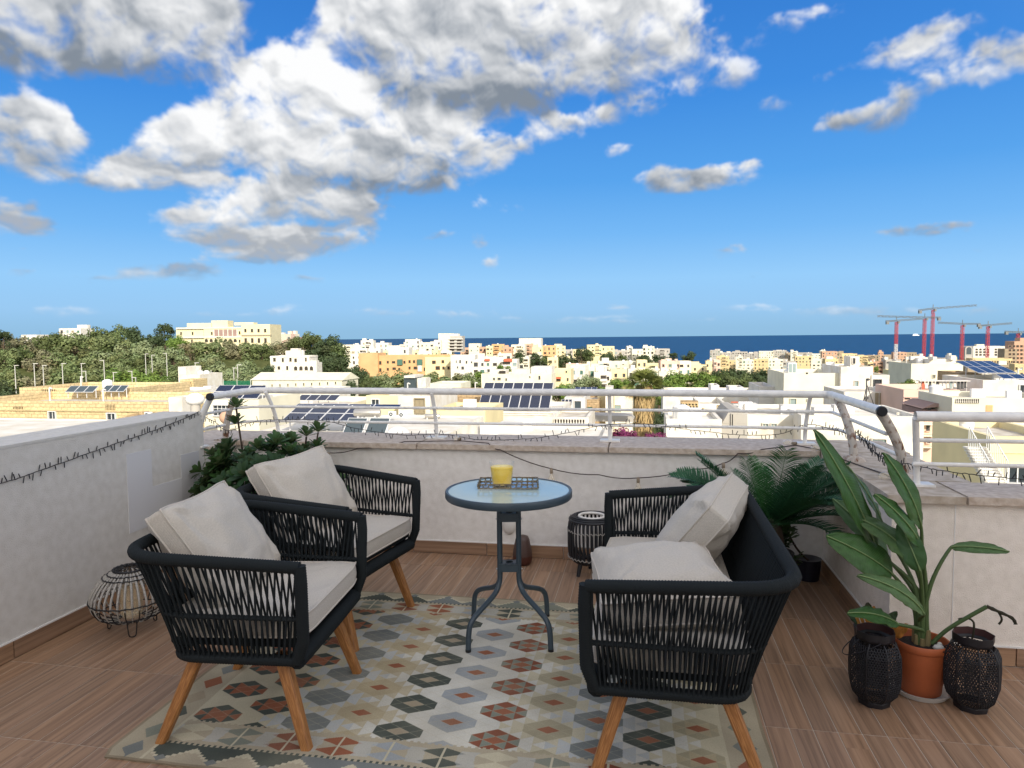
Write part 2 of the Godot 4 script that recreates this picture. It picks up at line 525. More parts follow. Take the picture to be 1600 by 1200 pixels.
func solar_tex() -> Texture2D:           # one photovoltaic panel: cells and bus bars
	var im := Image.create(120, 200, false, Image.FORMAT_RGB8)
	for y in 200:
		for x in 120:
			var c := Color(0.095, 0.125, 0.215)
			var cx := x % 20; var cy := y % 20
			if cx < 1 or cy < 1: c = Color(0.27, 0.30, 0.38)
			elif cx == 7 or cx == 14: c = Color(0.17, 0.20, 0.29)
			im.set_pixel(x, y, c)
	return as_tex(im)

# ---------------------------------------------------------------- flat-woven rug print
func rug_tex() -> Texture2D:
	var w := 1130; var h := 825       # 2.26 m x 1.65 m, 2 mm a pixel
	var im := Image.create(w, h, false, Image.FORMAT_RGB8)
	var rust := Color(0.62, 0.40, 0.31); var red := Color(0.55, 0.34, 0.27); var green := Color(0.33, 0.355, 0.335)
	var grey_g := Color(0.53, 0.55, 0.51); var mid := Color(0.50, 0.52, 0.52); var white := Color(0.84, 0.835, 0.81)
	var blue := Color(0.64, 0.665, 0.69); var blue_l := Color(0.75, 0.765, 0.775); var beige := Color(0.73, 0.68, 0.57)
	var khaki := Color(0.68, 0.65, 0.555); var sand := Color(0.77, 0.73, 0.64); var cream := Color(0.80, 0.77, 0.68); var taupe := Color(0.67, 0.62, 0.54)
	# per column of motifs, from the core outward: [[core, core tips], [round it], [outward triangle, inward triangle], [the same at the rim]]
	var pal := {
		0: [[grey_g, rust], [grey_g, rust], [red, red], [red, white]],
		-1: [[rust, rust], [blue, blue_l], [blue, blue_l], [blue_l, white]],
		-2: [[rust, taupe], [green, rust], [green, green], [mid, white]],
		-3: [[rust, rust], [beige, sand], [beige, khaki], [cream, sand]],
		-4: [[rust, mid], [mid, mid], [mid, blue], [blue, blue_l]],
		-5: [[rust, rust], [rust, green], [green, sand], [green, cream]],
		1: [[rust, rust], [khaki, sand], [khaki, beige], [sand, cream]],
		2: [[rust, rust], [mid, rust], [mid, blue], [blue, blue_l]],
		3: [[rust, rust], [green, taupe], [green, taupe], [green, white]],
		4: [[rust, rust], [beige, khaki], [khaki, sand], [sand, cream]],
		5: [[mid, taupe], [green, taupe], [khaki, sand], [sand, cream]],
	}
	var fad := FastNoiseLite.new(); fad.seed = 77; fad.frequency = 0.006; fad.fractal_octaves = 3
	var thr := FastNoiseLite.new(); thr.seed = 78; thr.frequency = 0.35
	var ground := Color(0.72, 0.68, 0.60)
	for py in h:
		var z := -3.69 + py * 0.002
		for px in w:
			var x := -1.83 + px * 0.002
			var c := ground
			var edge_z := minf(z + 3.69, -2.04 - z)          # distance to the two long edges
			var edge_x := minf(x + 1.83, 0.43 - x)
			var comb := 0.004 * (1.0 if fposmod(x, 0.026) < 0.013 else -1.0)
			if edge_z > 0.262 + comb and edge_x > 0.16:
				var gi := (x + 0.515) / 0.178
				var gj := (z + 2.55) / 0.195
				# small lozenges, each split into a left and a right triangle
				var p := (gi * 0.5 + gj) * 4.0
				var q := (-gi * 0.5 + gj) * 4.0
				var cp := roundf(p); var cq := roundf(q)
				var sp := p - cp; var sq := q - cq
				var to_right := sp - sq > 0.0
				var gt := (cp - cq) * 0.25 + (0.085 if to_right else -0.085)
				var col := int(roundf(gt))
				var u := gt - col
				var fz := (cp + cq) * 0.125 - col * 0.5
				fz -= roundf(fz)
				var dm := absf(u) + 2.0 * absf(fz)
				var outer := to_right == (u > 0.0)
				var lane: Array = pal.get(clampi(col, -5, 5), pal[1])
				if dm < 0.24: c = lane[0][1 if absf(fz) < 0.01 else 0]
				elif dm < 0.52: c = lane[1][0 if absf(fz) > 0.01 or absf(u) > 0.2 else 1]
				elif dm < 0.80: c = lane[2][0 if outer else 1]
				elif dm < 1.05: c = lane[3][0 if outer else 1]
				else: c = pal.get(clampi(col + (1 if u > 0.0 else -1), -5, 5), pal[1])[3][1]
				if absf(absf(sp) - 0.5) < 0.035 or absf(absf(sq) - 0.5) < 0.035: c = c.lerp(cream, 0.35)
			elif edge_x <= 0.16:
				# stepped crosses down the short sides
				var lz := fposmod(z, 0.12) - 0.06
				var lx := edge_x - 0.085
				var k := int(floorf(z / 0.12))
				var tone: Color = [green, rust, grey_g, taupe, mid][posmod(k * 2 + (1 if x > 0 else 0), 5)]
				var stepped := absf(lx) + absf(lz) * 0.8
				stepped = floorf(stepped / 0.014) * 0.014
				if stepped < 0.042: c = tone
				elif edge_x > 0.148: c = cream
			elif edge_z > 0.115:
				# band of bow ties
				var lx := fposmod(x + 0.02, 0.186) - 0.093
				var lz := edge_z - 0.19
				var k := posmod(int(floorf((x + 0.02) / 0.186)), 6)
				var tone: Color = [rust, blue, green, cream, grey_g, red][k]
				var sgn := absf(absf(lz) - 0.03)
				if absf(lx) / 0.078 + sgn / 0.029 < 1.0: c = tone
				if absf(lx) < 0.004 and absf(lz) < 0.06: c = cream
				if absf(absf(lx) - 0.093) < 0.03 + 0.02 * fad.get_noise_2d(px * 3, py * 3) and absf(lz) < 0.045: c = c.lerp(blue_l, 0.6)
				if edge_z < 0.127 and fposmod(x, 0.022) < 0.011: c = green
			else:
				# zigzag at the rim with small lozenges
				var tri := absf(fposmod(x, 0.19) - 0.095) / 0.095
				var line := 0.022 + floorf(tri * 6.0) / 6.0 * 0.07
				if edge_z > line + 0.012: c = [green, mid, grey_g, green][posmod(int(floorf(x / 0.38)), 4)]
				elif edge_z > line: c = cream
				var lx := absf(fposmod(x + 0.095, 0.19) - 0.095); var lz := absf(edge_z - 0.083)
				if lx + lz * 1.3 < 0.022: c = cream
				lx = absf(fposmod(x, 0.19) - 0.095); lz = absf(edge_z - 0.03)
				if lx + lz * 1.3 < 0.024: c = mid
			if edge_z < 0.012 or edge_x < 0.012: c = Color(0.60, 0.55, 0.47)
			var f := 0.93 + 0.10 * fad.get_noise_2d(px, py) + 0.09 * thr.get_noise_2d(px, py * 2.5)
			c = c.lerp(ground, clampf(0.08 + 0.25 * fad.get_noise_2d(px + 900, py), 0.0, 0.4))
			im.set_pixel(px, py, Color(c.r * f * 1.0, c.g * f * 0.99, c.b * f * 0.955))
	return as_tex(im)
# ---------------------------------------------------------------- the terrace
func slab_run(parent: Node3D, called: String, a: Vector3, b: Vector3, depth: Vector3, thick: float, step: float, mat, lift := 0.0) -> void:
	# coping stones from a to b (inner top edge), reaching `depth` outward
	var run := b - a
	var n := maxi(1, int(roundf(run.length() / step)))
	var d := run / n
	for k in n:
		var m := MB.new()
		var mid := a + d * (k + 0.5) + depth * 0.5 - Vector3.UP * thick * 0.5
		var bz := Basis(d.normalized(), Vector3.UP, d.normalized().cross(Vector3.UP))
		m.cbox(Vector3.ZERO, Vector3(d.length() - 0.004, thick, depth.length()), 0.004, bz)
		part(called, m.mesh(), mat, parent, mid + Vector3.UP * (lift + 0.0006 * ((k * 7) % 3)))

func skirting(parent: Node3D, a: Vector3, b: Vector3, out: Vector3, first: float) -> void:
	var run := b - a
	var dir := run.normalized()
	var s := 0.0
	var k := 0
	while s < run.length() - 0.01:
		var e := minf(s + (first if k == 0 else 0.5), run.length())
		var m := MB.new()
		m.cbox(Vector3.ZERO, Vector3(e - s - 0.003, 0.079, 0.009), 0.0015, Basis(dir, Vector3.UP, dir.cross(Vector3.UP)))
		var o := float(k) * 0.17
		for i in m.t.size():
			var p := m.v[i]
			m.t[i] = Vector2(p.y * 1.0 + o + 0.3, p.dot(dir) * 0.25 + o * 2.3)
		part("skirting_tile", m.mesh(), M["plank_%d" % (k % 4)], parent, a + dir * (s + e) * 0.5 + out * 0.0047 + Vector3.UP * 0.042)
		s = e; k += 1
	var c := MB.new()
	c.box(Vector3.ZERO, Vector3(run.length(), 0.006, 0.008), Basis(dir, Vector3.UP, dir.cross(Vector3.UP)))
	part("caulk_line", c.mesh(), M.caulk, parent, (a + b) * 0.5 + out * 0.0042 + Vector3.UP * 0.0845)

func build_terrace() -> void:
	# ---- floor: wood-look tiles on a bed of grout
	var fl := MB.new()
	fl.box(Vector3(2.4, -0.1008, 1.9), Vector3(10.7, 0.2, 13.4))
	var floor_node := setting("terrace_floor", fl.mesh(), M.grout)
	var kinds := []
	for k in 20:
		var m := MB.new()
		var len := 0.522 if k < 14 else 0.252
		m.cbox(Vector3.ZERO, Vector3(0.0798, 0.008, len), 0.0007)
		var o := Vector2(fmod(k * 0.37, 0.9), fmod(k * 0.61, 1.0))
		for i in m.t.size():
			m.t[i] = Vector2((m.v[i].x + 0.1) * 1.25 + o.x, m.v[i].z * 0.30 + o.y)
		kinds.append(m.mesh())
	var r := RandomNumberGenerator.new(); r.seed = 12
	for ix in 63:
		for iz in 6:
			var x := -2.737 + ix * 0.0825
			var z := -4.3225 if iz == 0 else -4.195 + (iz - 0.5) * 0.525
			if z < -3.4 and x > 1.06: continue
			if x > -1.74 and x < 0.34 and iz >= 2 and iz <= 3 : continue      # wholly under the rug
			part("floor_tile", kinds[14 + r.randi() % 6 if iz == 0 else r.randi() % 14], M["plank_%d" % (r.randi() % 4)], floor_node, Vector3(x, -0.004 + r.randf() * 0.0004, z))
	var cut := MB.new(); cut.cbox(Vector3.ZERO, Vector3(0.0798, 0.008, 0.122), 0.0007)
	for i in cut.t.size(): cut.t[i] = Vector2((cut.v[i].x + 0.1) * 1.25, cut.v[i].z * 0.30)
	var cm := cut.mesh()
	for ix in 17: part("floor_tile", cm, M["plank_%d" % (ix % 4)], floor_node, Vector3(1.1405 + ix * 0.0825, -0.004, -3.209))
	var ext := MB.new()
	ext.quad(Vector3(-2.78, 0, -1.56), Vector3(7.6, 0, -1.56), Vector3(7.6, 0, 8.5), Vector3(-2.78, 0, 8.5), Vector3.UP, Vector2(10, 2.4))
	ext.quad(Vector3(2.425, -0.001, -3.28), Vector3(7.6, -0.001, -3.28), Vector3(7.6, -0.001, -1.57), Vector3(2.425, -0.001, -1.57), Vector3.UP, Vector2(2, 0.6))
	part("floor_rest", ext.mesh(), M.plank_0, floor_node)

	# ---- far parapet
	var far := thing("parapet_wall", "far grey plastered parapet wall behind the glass table, under the stone coping", "wall")
	var m := MB.new()
	m.box(Vector3(-0.86, -1.65, -4.66), Vector3(4.26, 4.69, 0.42))
	part("plaster_face", m.mesh(), M.plaster_far, far)
	slab_run(far, "coping_stone", Vector3(-2.70, 0.73, -4.415), Vector3(1.03, 0.73, -4.415), Vector3(0, 0, -0.50), 0.035, 1.25, M.coping)
	skirting(far, Vector3(-2.77, 0, -4.45), Vector3(1.05, 0, -4.45), Vector3(0, 0, 1), 0.27)
	var left_low := thing("parapet_wall", "short low parapet in the far left corner, behind the leafy shrub", "wall")
	m = MB.new()
	m.box(Vector3(-2.99, -1.65, -4.28), Vector3(0.42, 4.69, 0.34 - 0.004))
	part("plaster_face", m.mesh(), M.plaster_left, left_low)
	slab_run(left_low, "coping_stone", Vector3(-2.745, 0.731, -4.105), Vector3(-2.745, 0.731, -4.41), Vector3(-0.50, 0, 0), 0.035, 1.0, M.coping)
	m = MB.new(); m.cbox(Vector3(-2.975, 0.7125, -4.665), Vector3(0.545, 0.035, 0.50), 0.004)
	part("coping_corner_stone", m.mesh(), M.coping, left_low)
	# ---- right parapet running towards the viewer, then the jog
	var right := thing("parapet_wall", "right parapet wall running towards the viewer behind the tall broad-leaved plant", "wall")
	m = MB.new()
	m.box(Vector3(1.26, -1.65, -4.0), Vector3(0.40, 4.69, 0.90 - 0.004))
	part("plaster_face", m.mesh(), M.plaster_right, right)
	m = MB.new(); m.box(Vector3(1.366, -1.65, -4.66), Vector3(0.188, 4.69, 0.416))
	part("corner_face", m.mesh(), M.plaster_right, right)
	m = MB.new(); m.cbox(Vector3(1.275, 0.713, -4.665), Vector3(0.485, 0.035, 0.50), 0.004)
	part("coping_corner_stone", m.mesh(), M.coping_dirty, right)
	slab_run(right, "coping_stone", Vector3(1.03, 0.7305, -4.41), Vector3(1.03, 0.7305, -3.585), Vector3(0.47, 0, 0), 0.035, 0.85, M.coping_dirty)
	skirting(right, Vector3(1.06, 0, -4.44), Vector3(1.06, 0, -3.285), Vector3(-1, 0, 0), 0.4)
	var jog := thing("parapet_wall", "near right parapet facing the viewer behind the right-hand lantern", "wall")
	m = MB.new()
	m.box(Vector3(4.36, -1.65, -3.415), Vector3(6.6, 4.69, 0.27))
	part("plaster_face", m.mesh(), M.plaster_right, jog)
	m = MB.new(); m.cbox(Vector3(1.185, 0.713, -3.415), Vector3(0.31, 0.035, 0.334), 0.004)
	part("coping_stone", m.mesh(), M.coping_dirty, jog)
	slab_run(jog, "coping_stone", Vector3(1.344, 0.7305, -3.250), Vector3(7.6, 0.7305, -3.250), Vector3(0, 0, -0.33), 0.035, 1.2, M.coping)
	skirting(jog, Vector3(1.06, 0, -3.28), Vector3(7.6, 0, -3.28), Vector3(0, 0, 1), 0.5)
	m = MB.new(); m.box(Vector3(1.31, 0.40, -3.2793), Vector3(0.004, 0.62, 0.002))
	part("plaster_joint", m.mesh(), M.caulk, jog)
	# ---- left wall, higher
	var lw := thing("party_wall", "tall grey rendered party wall on the left with bluish paint patches", "wall")
	m = MB.new()
	m.box(Vector3(-2.92, -1.55, 2.2), Vector3(0.28, 4.99, 12.6))
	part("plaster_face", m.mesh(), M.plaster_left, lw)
	m = MB.new()
	m.cbox(Vector3(-2.92, 0.953, 2.2), Vector3(0.285, 0.016, 12.605), 0.006)
	part("wall_top", m.mesh(), M.plaster_left, lw)
	skirting(lw, Vector3(-2.78, 0, -4.44), Vector3(-2.78, 0, 0.5), Vector3(1, 0, 0), 0.3)
	for q in [[-3.40, -3.60, 0.36, 0.80, 0], [-3.60, -3.86, 0.36, 0.58, 0], [-3.86, -4.04, 0.30, 0.72, 1], [-3.62, -3.84, 0.20, 0.36, 0]]:
		m = MB.new(); m.box(Vector3(-2.779, (q[2] + q[3]) * 0.5, (q[0] + q[1]) * 0.5), Vector3(0.003 + 0.0004 * q[4], q[3] - q[2], q[0] - q[1]))
		part("paint_patch", m.mesh(), M.patch if q[4] == 0 else M.patch_dark, lw)
	# ---- unseen block added behind the viewer, sized to keep the sun off the terrace
	var hs := thing("roof_room", "tall white block added unseen behind the viewer to shade the terrace", "building", Vector3(4.35, 0, 6.9), deg_to_rad(SUN_AZ))
	m = MB.new()
	m.box(Vector3(0, 3.1, 0), Vector3(6.7, 6.4, 3.2))
	part("wall", m.mesh(), M.white, hs)
	m = MB.new(); m.box(Vector3(-1.6, 1.06, -1.62), Vector3(0.95, 2.1, 0.06))
	part("door", m.mesh(), M.frame_white, hs)  # door-shaped panel dressing the added sun-blocking block
	# the block below the terrace
	m = MB.new(); m.box(Vector3(2.4, -7.4, 1.9), Vector3(11.0, 14.2, 13.2))
	var blk := tag(part("apartment_block", m.mesh(), M.cream, self), "cream apartment block that carries the terrace, out of sight below it", "building")
	blk.position = Vector3(0, -0.25, 0.3)

func rail_post(parent: Node3D, base: Vector3, lean: Vector3, mat, r := 0.017, flat_base := true, tilt := Vector3.ZERO) -> void:
	var pts := []
	for k in 9:
		var s := k / 8.0
		pts.append(base + Vector3.UP * (0.322 * s) + lean * pow(s, 1.9) + tilt * s)
	var m := MB.new()
	m.tube(pts, r, 12)
	part("post", m.mesh(), mat, parent)
	m = MB.new()
	if flat_base: m.cbox(base + Vector3(0, 0.006, 0), Vector3(0.13, 0.012, 0.085), 0.003)
	else: m.lathe([Vector2(0, 0.028), Vector2(0.035, 0.028), Vector2(0.05, 0.02), Vector2(0.062, 0.0)], 16, base)
	part("foot_plate", m.mesh(), mat, parent)

func build_rails() -> void:
	var r := thing("terrace_railing", "white tubular metal railing on the far parapet coping with curved posts", "railing")
	var top := [Vector3(-2.705, 1.06, -4.07), Vector3(-2.735, 1.06, -4.50), Vector3(-2.70, 1.06, -4.60), Vector3(-2.6, 1.06, -4.635), Vector3(-1.4, 1.06, -4.60), Vector3(0.0, 1.06, -4.575), Vector3(1.07, 1.06, -4.52), Vector3(1.098, 1.06, -4.49), Vector3(1.09, 1.06, -3.545)]
	var m := MB.new(); m.tube(top, 0.0225, 16)
	part("top_rail", m.mesh(), M.rail, r)
	for e in [[top[0], top[0] + Vector3(0, 0, 0.012)], [top[8], top[8] + Vector3(0, 0, 0.012)]]:
		m = MB.new(); m.tube([e[0] - Vector3(0, 0, 0.01), e[1] - Vector3(0, 0, 0.003), e[1]], [0.0242, 0.0242, 0.021], 16)
		part("end_cap", m.mesh(), M.black_plastic, r)
	for lv in [[0.945, 0.055], [0.838, 0.012]]:
		var o: float = lv[1]
		var y: float = lv[0]
		m = MB.new()
		m.tube([Vector3(-2.84 + o, y, -4.07), Vector3(-2.83 + o, y, -4.50), Vector3(-2.78 + o, y, -4.62 + o * 0.6), Vector3(-2.6, y, -4.675 + o), Vector3(0, y, -4.675 + o), Vector3(1.12, y, -4.66 + o), Vector3(1.19 - o, y, -4.58), Vector3(1.225 - o * 1.6, y, -3.62)], 0.0095, 10)
		part("mid_rail", m.mesh(), M.rail, r)
	rail_post(r, Vector3(-2.83, 0.73, -4.10), Vector3(0.11, 0, 0), M.rail, 0.02)
	rail_post(r, Vector3(-2.83, 0.73, -4.42), Vector3(0.10, 0, 0.02), M.rust, 0.02)
	for x in [-2.58, -1.40, -0.215, 1.0]:
		rail_post(r, Vector3(x, 0.73, -4.685 if x < 0.9 else -4.70), Vector3(-0.035 if x < -1.8 else 0.0, 0, 0.10 if x < 0.9 else 0.14), M.rail, 0.0125)
	rail_post(r, Vector3(1.135, 0.73, -4.13), Vector3(-0.04, 0, -0.20), M.rust, 0.0225, false)
	rail_post(r, Vector3(1.225, 0.73, -3.64), Vector3(-0.13, 0, 0.06), M.rust, 0.0225, false)
	var q := thing("terrace_railing", "short grey tubular railing on the near right parapet, open tube end beside the rusty post", "railing")
	m = MB.new()
	m.tube([Vector3(1.165, 1.06, -3.345), Vector3(4.8, 1.06, -3.375)], 0.0225, 16, false)
	m.tube([Vector3(1.165, 1.06, -3.345), Vector3(4.8, 1.06, -3.375)], 0.0185, 16, false)
	part("top_rail", m.mesh(), M.rail, q)
	for y in [0.945, 0.838]:
		m = MB.new(); m.tube([Vector3(1.185, y, -3.42), Vector3(4.8, y, -3.45)], 0.0095, 10)
		part("mid_rail", m.mesh(), M.rail, q)
	rail_post(q, Vector3(1.225, 0.73, -3.475), Vector3(-0.012, 0, 0.03), M.rail, 0.014, true, Vector3(-0.045, 0, 0.095))
	rail_post(q, Vector3(2.9, 0.73, -3.46), Vector3(0, 0, 0.10), M.rail, 0.0125)

# ---------------------------------------------------------------- rope seating
func u_curve(front: float, back: float, hw_f: float, hw_b: float, y_f: float, y_b: float, cr: float, n := 60) -> Array:
	# U seen from above, from the near front (+z) round the back to the far front (-z); front is +x
	var ctrl := [Vector3(front, y_f, hw_f)]
	var a := Vector3(front, y_f, hw_f); var b := Vector3(back, y_b, hw_b)
	var da := (a - b).normalized()
	for k in 7:
		var ph := k / 6.0 * PI / 2
		var p0 := b + da * cr; var p2 := b + Vector3(0, 0, -1) * cr
		var t := k / 6.0
		ctrl.append(p0 * (1 - t) * (1 - t) + b * 2 * t * (1 - t) + p2 * t * t)
	for k in range(6, -1, -1):
		var p: Vector3 = ctrl[1 + k]
		ctrl.append(Vector3(p.x, p.y, -p.z))
	ctrl.append(Vector3(front, y_f, -hw_f))
	# resample by length
	var cum := [0.0]
	for k in range(1, ctrl.size()): cum.append(cum[k - 1] + (ctrl[k] - ctrl[k - 1]).length())
	var out := []
	var seg := 0
	for k in n + 1:
		var s: float = cum[-1] * k / n
		while seg < ctrl.size() - 2 and cum[seg + 1] < s: seg += 1
		out.append(ctrl[seg].lerp(ctrl[seg + 1], clampf((s - cum[seg]) / maxf(1e-6, cum[seg + 1] - cum[seg]), 0, 1)))
	return out

func along(c: Array, s: float) -> Vector3:
	var k := clampf(s, 0, 1) * (c.size() - 1)
	var i := mini(int(k), c.size() - 2)
	return c[i].lerp(c[i + 1], k - i)

func wrapped(pts: Array, r: float) -> ArrayMesh:      # a tube tightly wound with rope
	var m := MB.new()
	var fine := []; var rad := []
	for k in pts.size() - 1:
		var a: Vector3 = pts[k]; var b: Vector3 = pts[k + 1]
		var n := maxi(2, int((b - a).length() / 0.0042))
		for i in n:
			fine.append(a.lerp(b, float(i) / n)); rad.append(r + (0.0014 if fine.size() % 2 else -0.0006))
	fine.append(pts[-1]); rad.append(r)
	m.tube(fine, rad, 10)
	return m.mesh()

func leg_mesh(top: Vector3, foot: Vector3, wt: float, wf: float) -> ArrayMesh:
	var m := MB.new()
	var d := (foot - top)
	var x := Vector3.RIGHT; var z := Vector3.BACK
	var rings := []
	for k in 2:
		var c := top if k == 0 else foot
		var h := (wt if k == 0 else wf) * 0.5
		var ch := 0.006
		var ring := []
		for q in [[1, 1], [-1, 1], [-1, -1], [1, -1]]:
			var s1 := Vector3(q[0], 0, q[1])
			if q[0] * q[1] > 0:
				ring.append(c + x * q[0] * h + z * q[1] * (h - ch)); ring.append(c + x * q[0] * (h - ch) + z * q[1] * h)
			else:
				ring.append(c + x * q[0] * (h - ch) + z * q[1] * h); ring.append(c + x * q[0] * h + z * q[1] * (h - ch))
		rings.append(ring)
	for k in 8:
		var a: Vector3 = rings[0][k]; var b: Vector3 = rings[0][(k + 1) % 8]; var c: Vector3 = rings[1][(k + 1) % 8]; var e: Vector3 = rings[1][k]
		var nn := (b - a).cross(e - a).normalized()
		if nn.dot((a + b) * 0.5 - top) < 0: nn = -nn
		var w := (b - a).length() * 6.0
		var i := m.vert(a, nn, Vector2(k * 0.37, 0)); m.vert(b, nn, Vector2(k * 0.37 + w, 0)); m.vert(c, nn, Vector2(k * 0.37 + w, d.length() * 1.2)); m.vert(e, nn, Vector2(k * 0.37, d.length() * 1.2))
		m.tri(i, i + 1, i + 2); m.tri(i, i + 2, i + 3)
	var f := m.vert(foot, Vector3.DOWN)
	for k in 8: m.vert(rings[1][k], Vector3.DOWN)
	for k in 8: m.tri(f, f + 1 + k, f + 1 + (k + 1) % 8)
	return m.mesh()

func cushion_meshes(a: float, b: float, edge: float, crown: float, pinch: float, sd: int, wrinkle := 0.006) -> Array:
	# a boxed cushion lying in x-z: half sizes a, b; half border height edge; crown of the two faces. Returns [body, piping]
	var nz := FastNoiseLite.new(); nz.seed = sd; nz.frequency = 4.5; nz.fractal_octaves = 3
	var m := MB.new()
	var n := 26
	var outline := func(u: float, v: float) -> Vector2:
		var x := a * u * (1.0 - pinch * (1.0 - v * v) * absf(u))
		var z := b * v * (1.0 - pinch * (1.0 - u * u) * absf(v))
		var k := maxf(0.0, absf(u) + absf(v) - 1.72)
		return Vector2(x, z) * (1.0 - k * 0.16)
	for sgn in [1.0, -1.0]:
		var pts := []
		for j in n + 1:
			for i in n + 1:
				var u := -1.0 + 2.0 * i / n; var v := -1.0 + 2.0 * j / n
				u = signf(u) * pow(absf(u), 0.8); v = signf(v) * pow(absf(v), 0.8)
				var o: Vector2 = outline.call(u, v)
				var f := pow(maxf(0.0, (1 - pow(absf(u), 2.6)) * (1 - pow(absf(v), 2.6))), 0.62)
				var rim := 1.0 - f
				var h := edge + crown * f + nz.get_noise_2d(o.x * (2.2 if absf(u) > absf(v) else 1.0), o.y * (1.0 if absf(u) > absf(v) else 2.2) + sgn * 9.0) * wrinkle * (0.35 + rim) * minf(1.0, f * 6.0)
				pts.append(Vector3(o.x, h * sgn, o.y))
		m.grid(pts, n + 1, Vector3(0, sgn, 0))
	# border
	var ring := []
	for s in 4:
		for i in n:
			var k := -1.0 + 2.0 * i / n
			var uv: Vector2 = [Vector2(k, -1), Vector2(1, k), Vector2(-k, 1), Vector2(-1, -k)][s]
			ring.append(outline.call(uv.x, uv.y))
	ring.append(ring[0])
	var band := []
	for q in 4:
		var t := -1.0 + 2.0 * q / 3.0
		for k in ring.size():
			var o: Vector2 = ring[k]
			var g := 1.0 + 0.012 * (1 - t * t) + 0.006 * nz.get_noise_2d(k * 0.15, q * 3.0)
			band.append(Vector3(o.x * g, edge * t, o.y * g))
	m.grid(band, ring.size())
	# grid() guesses one way for a closed band: turn its normals outward
	var f0 := m.v.size() - band.size()
	for k in band.size():
		var o := m.v[f0 + k]
		if m.n[f0 + k].dot(Vector3(o.x, 0, o.z)) < 0: m.n[f0 + k] = -m.n[f0 + k]
	var fixed := PackedInt32Array()
	for k in range(0, m.ix.size(), 3):
		var i0 := m.ix[k]; var i1 := m.ix[k + 1]; var i2 := m.ix[k + 2]
		if i0 >= f0 and (m.v[i1] - m.v[i0]).cross(m.v[i2] - m.v[i0]).dot(m.n[i0]) > 0: fixed.append_array([i0, i2, i1])
		else: fixed.append_array([i0, i1, i2])
	m.ix = fixed
	var pip := MB.new()
	for sgn in [1.0, -1.0]:
		var loop := []
		for k in ring.size() - 1: loop.append(Vector3(ring[k].x * 1.004, edge * sgn, ring[k].y * 1.004))
		pip.tube(loop, 0.0038, 6, false, true)
	return [m.mesh(), pip.mesh()]

func cushion(called: String, label: String, meshes: Array, at: Transform3D, group := "") -> void:
	var o := thing(called, label, "cushion", Vector3.ZERO, 0.0, group)
	o.transform = at
	var body := part("cover", meshes[0], M.fabric, o)
	part("piping", meshes[1], M.piping, body)

func rope_seat(called: String, label: String, category: String, at: Vector3, turn: float, hw: float, dep_f: float, dep_b: float, pairs: int, group := "") -> Node3D:
	var o := thing(called, label, category, at, turn, group)
	var top := u_curve(dep_f, dep_b - 0.02, hw, hw + 0.055, 0.655, 0.700, 0.16)
	var midc := u_curve(dep_f - 0.01, dep_b + 0.055, hw - 0.012, hw + 0.01, 0.475, 0.485, 0.14)
	var bot := u_curve(dep_f - 0.03, dep_b + 0.11, hw - 0.025, hw - 0.03, 0.325, 0.325, 0.10)
	part("top_rail", wrapped(top, 0.0205), M.rope, o)
	part("mid_bar", wrapped(midc, 0.0085), M.rope_dark, o)
	part("lower_rail", wrapped(bot, 0.019), M.rope, o)
	for sg in [1.0, -1.0]:
		part("front_post", wrapped([Vector3(dep_f, 0.662, hw * sg), Vector3(dep_f + 0.004, 0.60, hw * sg), Vector3(dep_f, 0.40, (hw - 0.014) * sg), Vector3(dep_f - 0.028, 0.322, (hw - 0.026) * sg)], 0.0205), M.rope, o)
	part("front_rail", wrapped([Vector3(dep_f - 0.03, 0.325, hw - 0.026), Vector3(dep_f - 0.018, 0.335, 0), Vector3(dep_f - 0.03, 0.325, -hw + 0.026)], 0.03), M.rope, o)
	# seat deck: cross bars
	var bars := MB.new()
	bars.cbox(Vector3((dep_f + dep_b) * 0.5 + 0.035, 0.378, 0), Vector3(dep_f - dep_b - 0.13, 0.035, hw * 2 - 0.08), 0.008)
	part("seat_deck", bars.mesh(), M.rope_dark, o)
	var r := RandomNumberGenerator.new(); r.seed = pairs
	for k in pairs:
		for w in 2:
			var s := (k + 0.5) / pairs
			var t := s + (0.85 if w == 0 else -0.85) / pairs * (1.0 if s > 0.0 else 0.0)
			if t < 0.004 or t > 0.996: t = s
			var e := t + (0.30 if w == 0 else -0.30) / pairs
			var jig := (r.randf() - 0.5) * 0.25 / pairs
			var pa := along(top, s + jig) ; var pb := along(midc, t + jig); var pc := along(bot, e)
			var outw := Vector3(pa.x, 0, pa.z).normalized() * (0.008 if w == 0 else -0.008)
			var m := MB.new()
			m.tube([pa + outw, pb + outw * 1.0, pc + outw * 1.6], 0.0040, 5, false)
			part("rope", m.mesh(), M.rope_dark, o)
	for sx in [1.0, -1.0]:
		for sz in [1.0, -1.0]:
			var tx: float = dep_f - 0.115 if sx > 0 else dep_b + 0.175
			var fx: float = dep_f - 0.015 if sx > 0 else dep_b + 0.045
			part("leg", leg_mesh(Vector3(tx, 0.315, (hw - 0.10) * sz), Vector3(fx, 0.0, (hw - 0.055) * sz), 0.046, 0.036), M.oak, o)
	return o

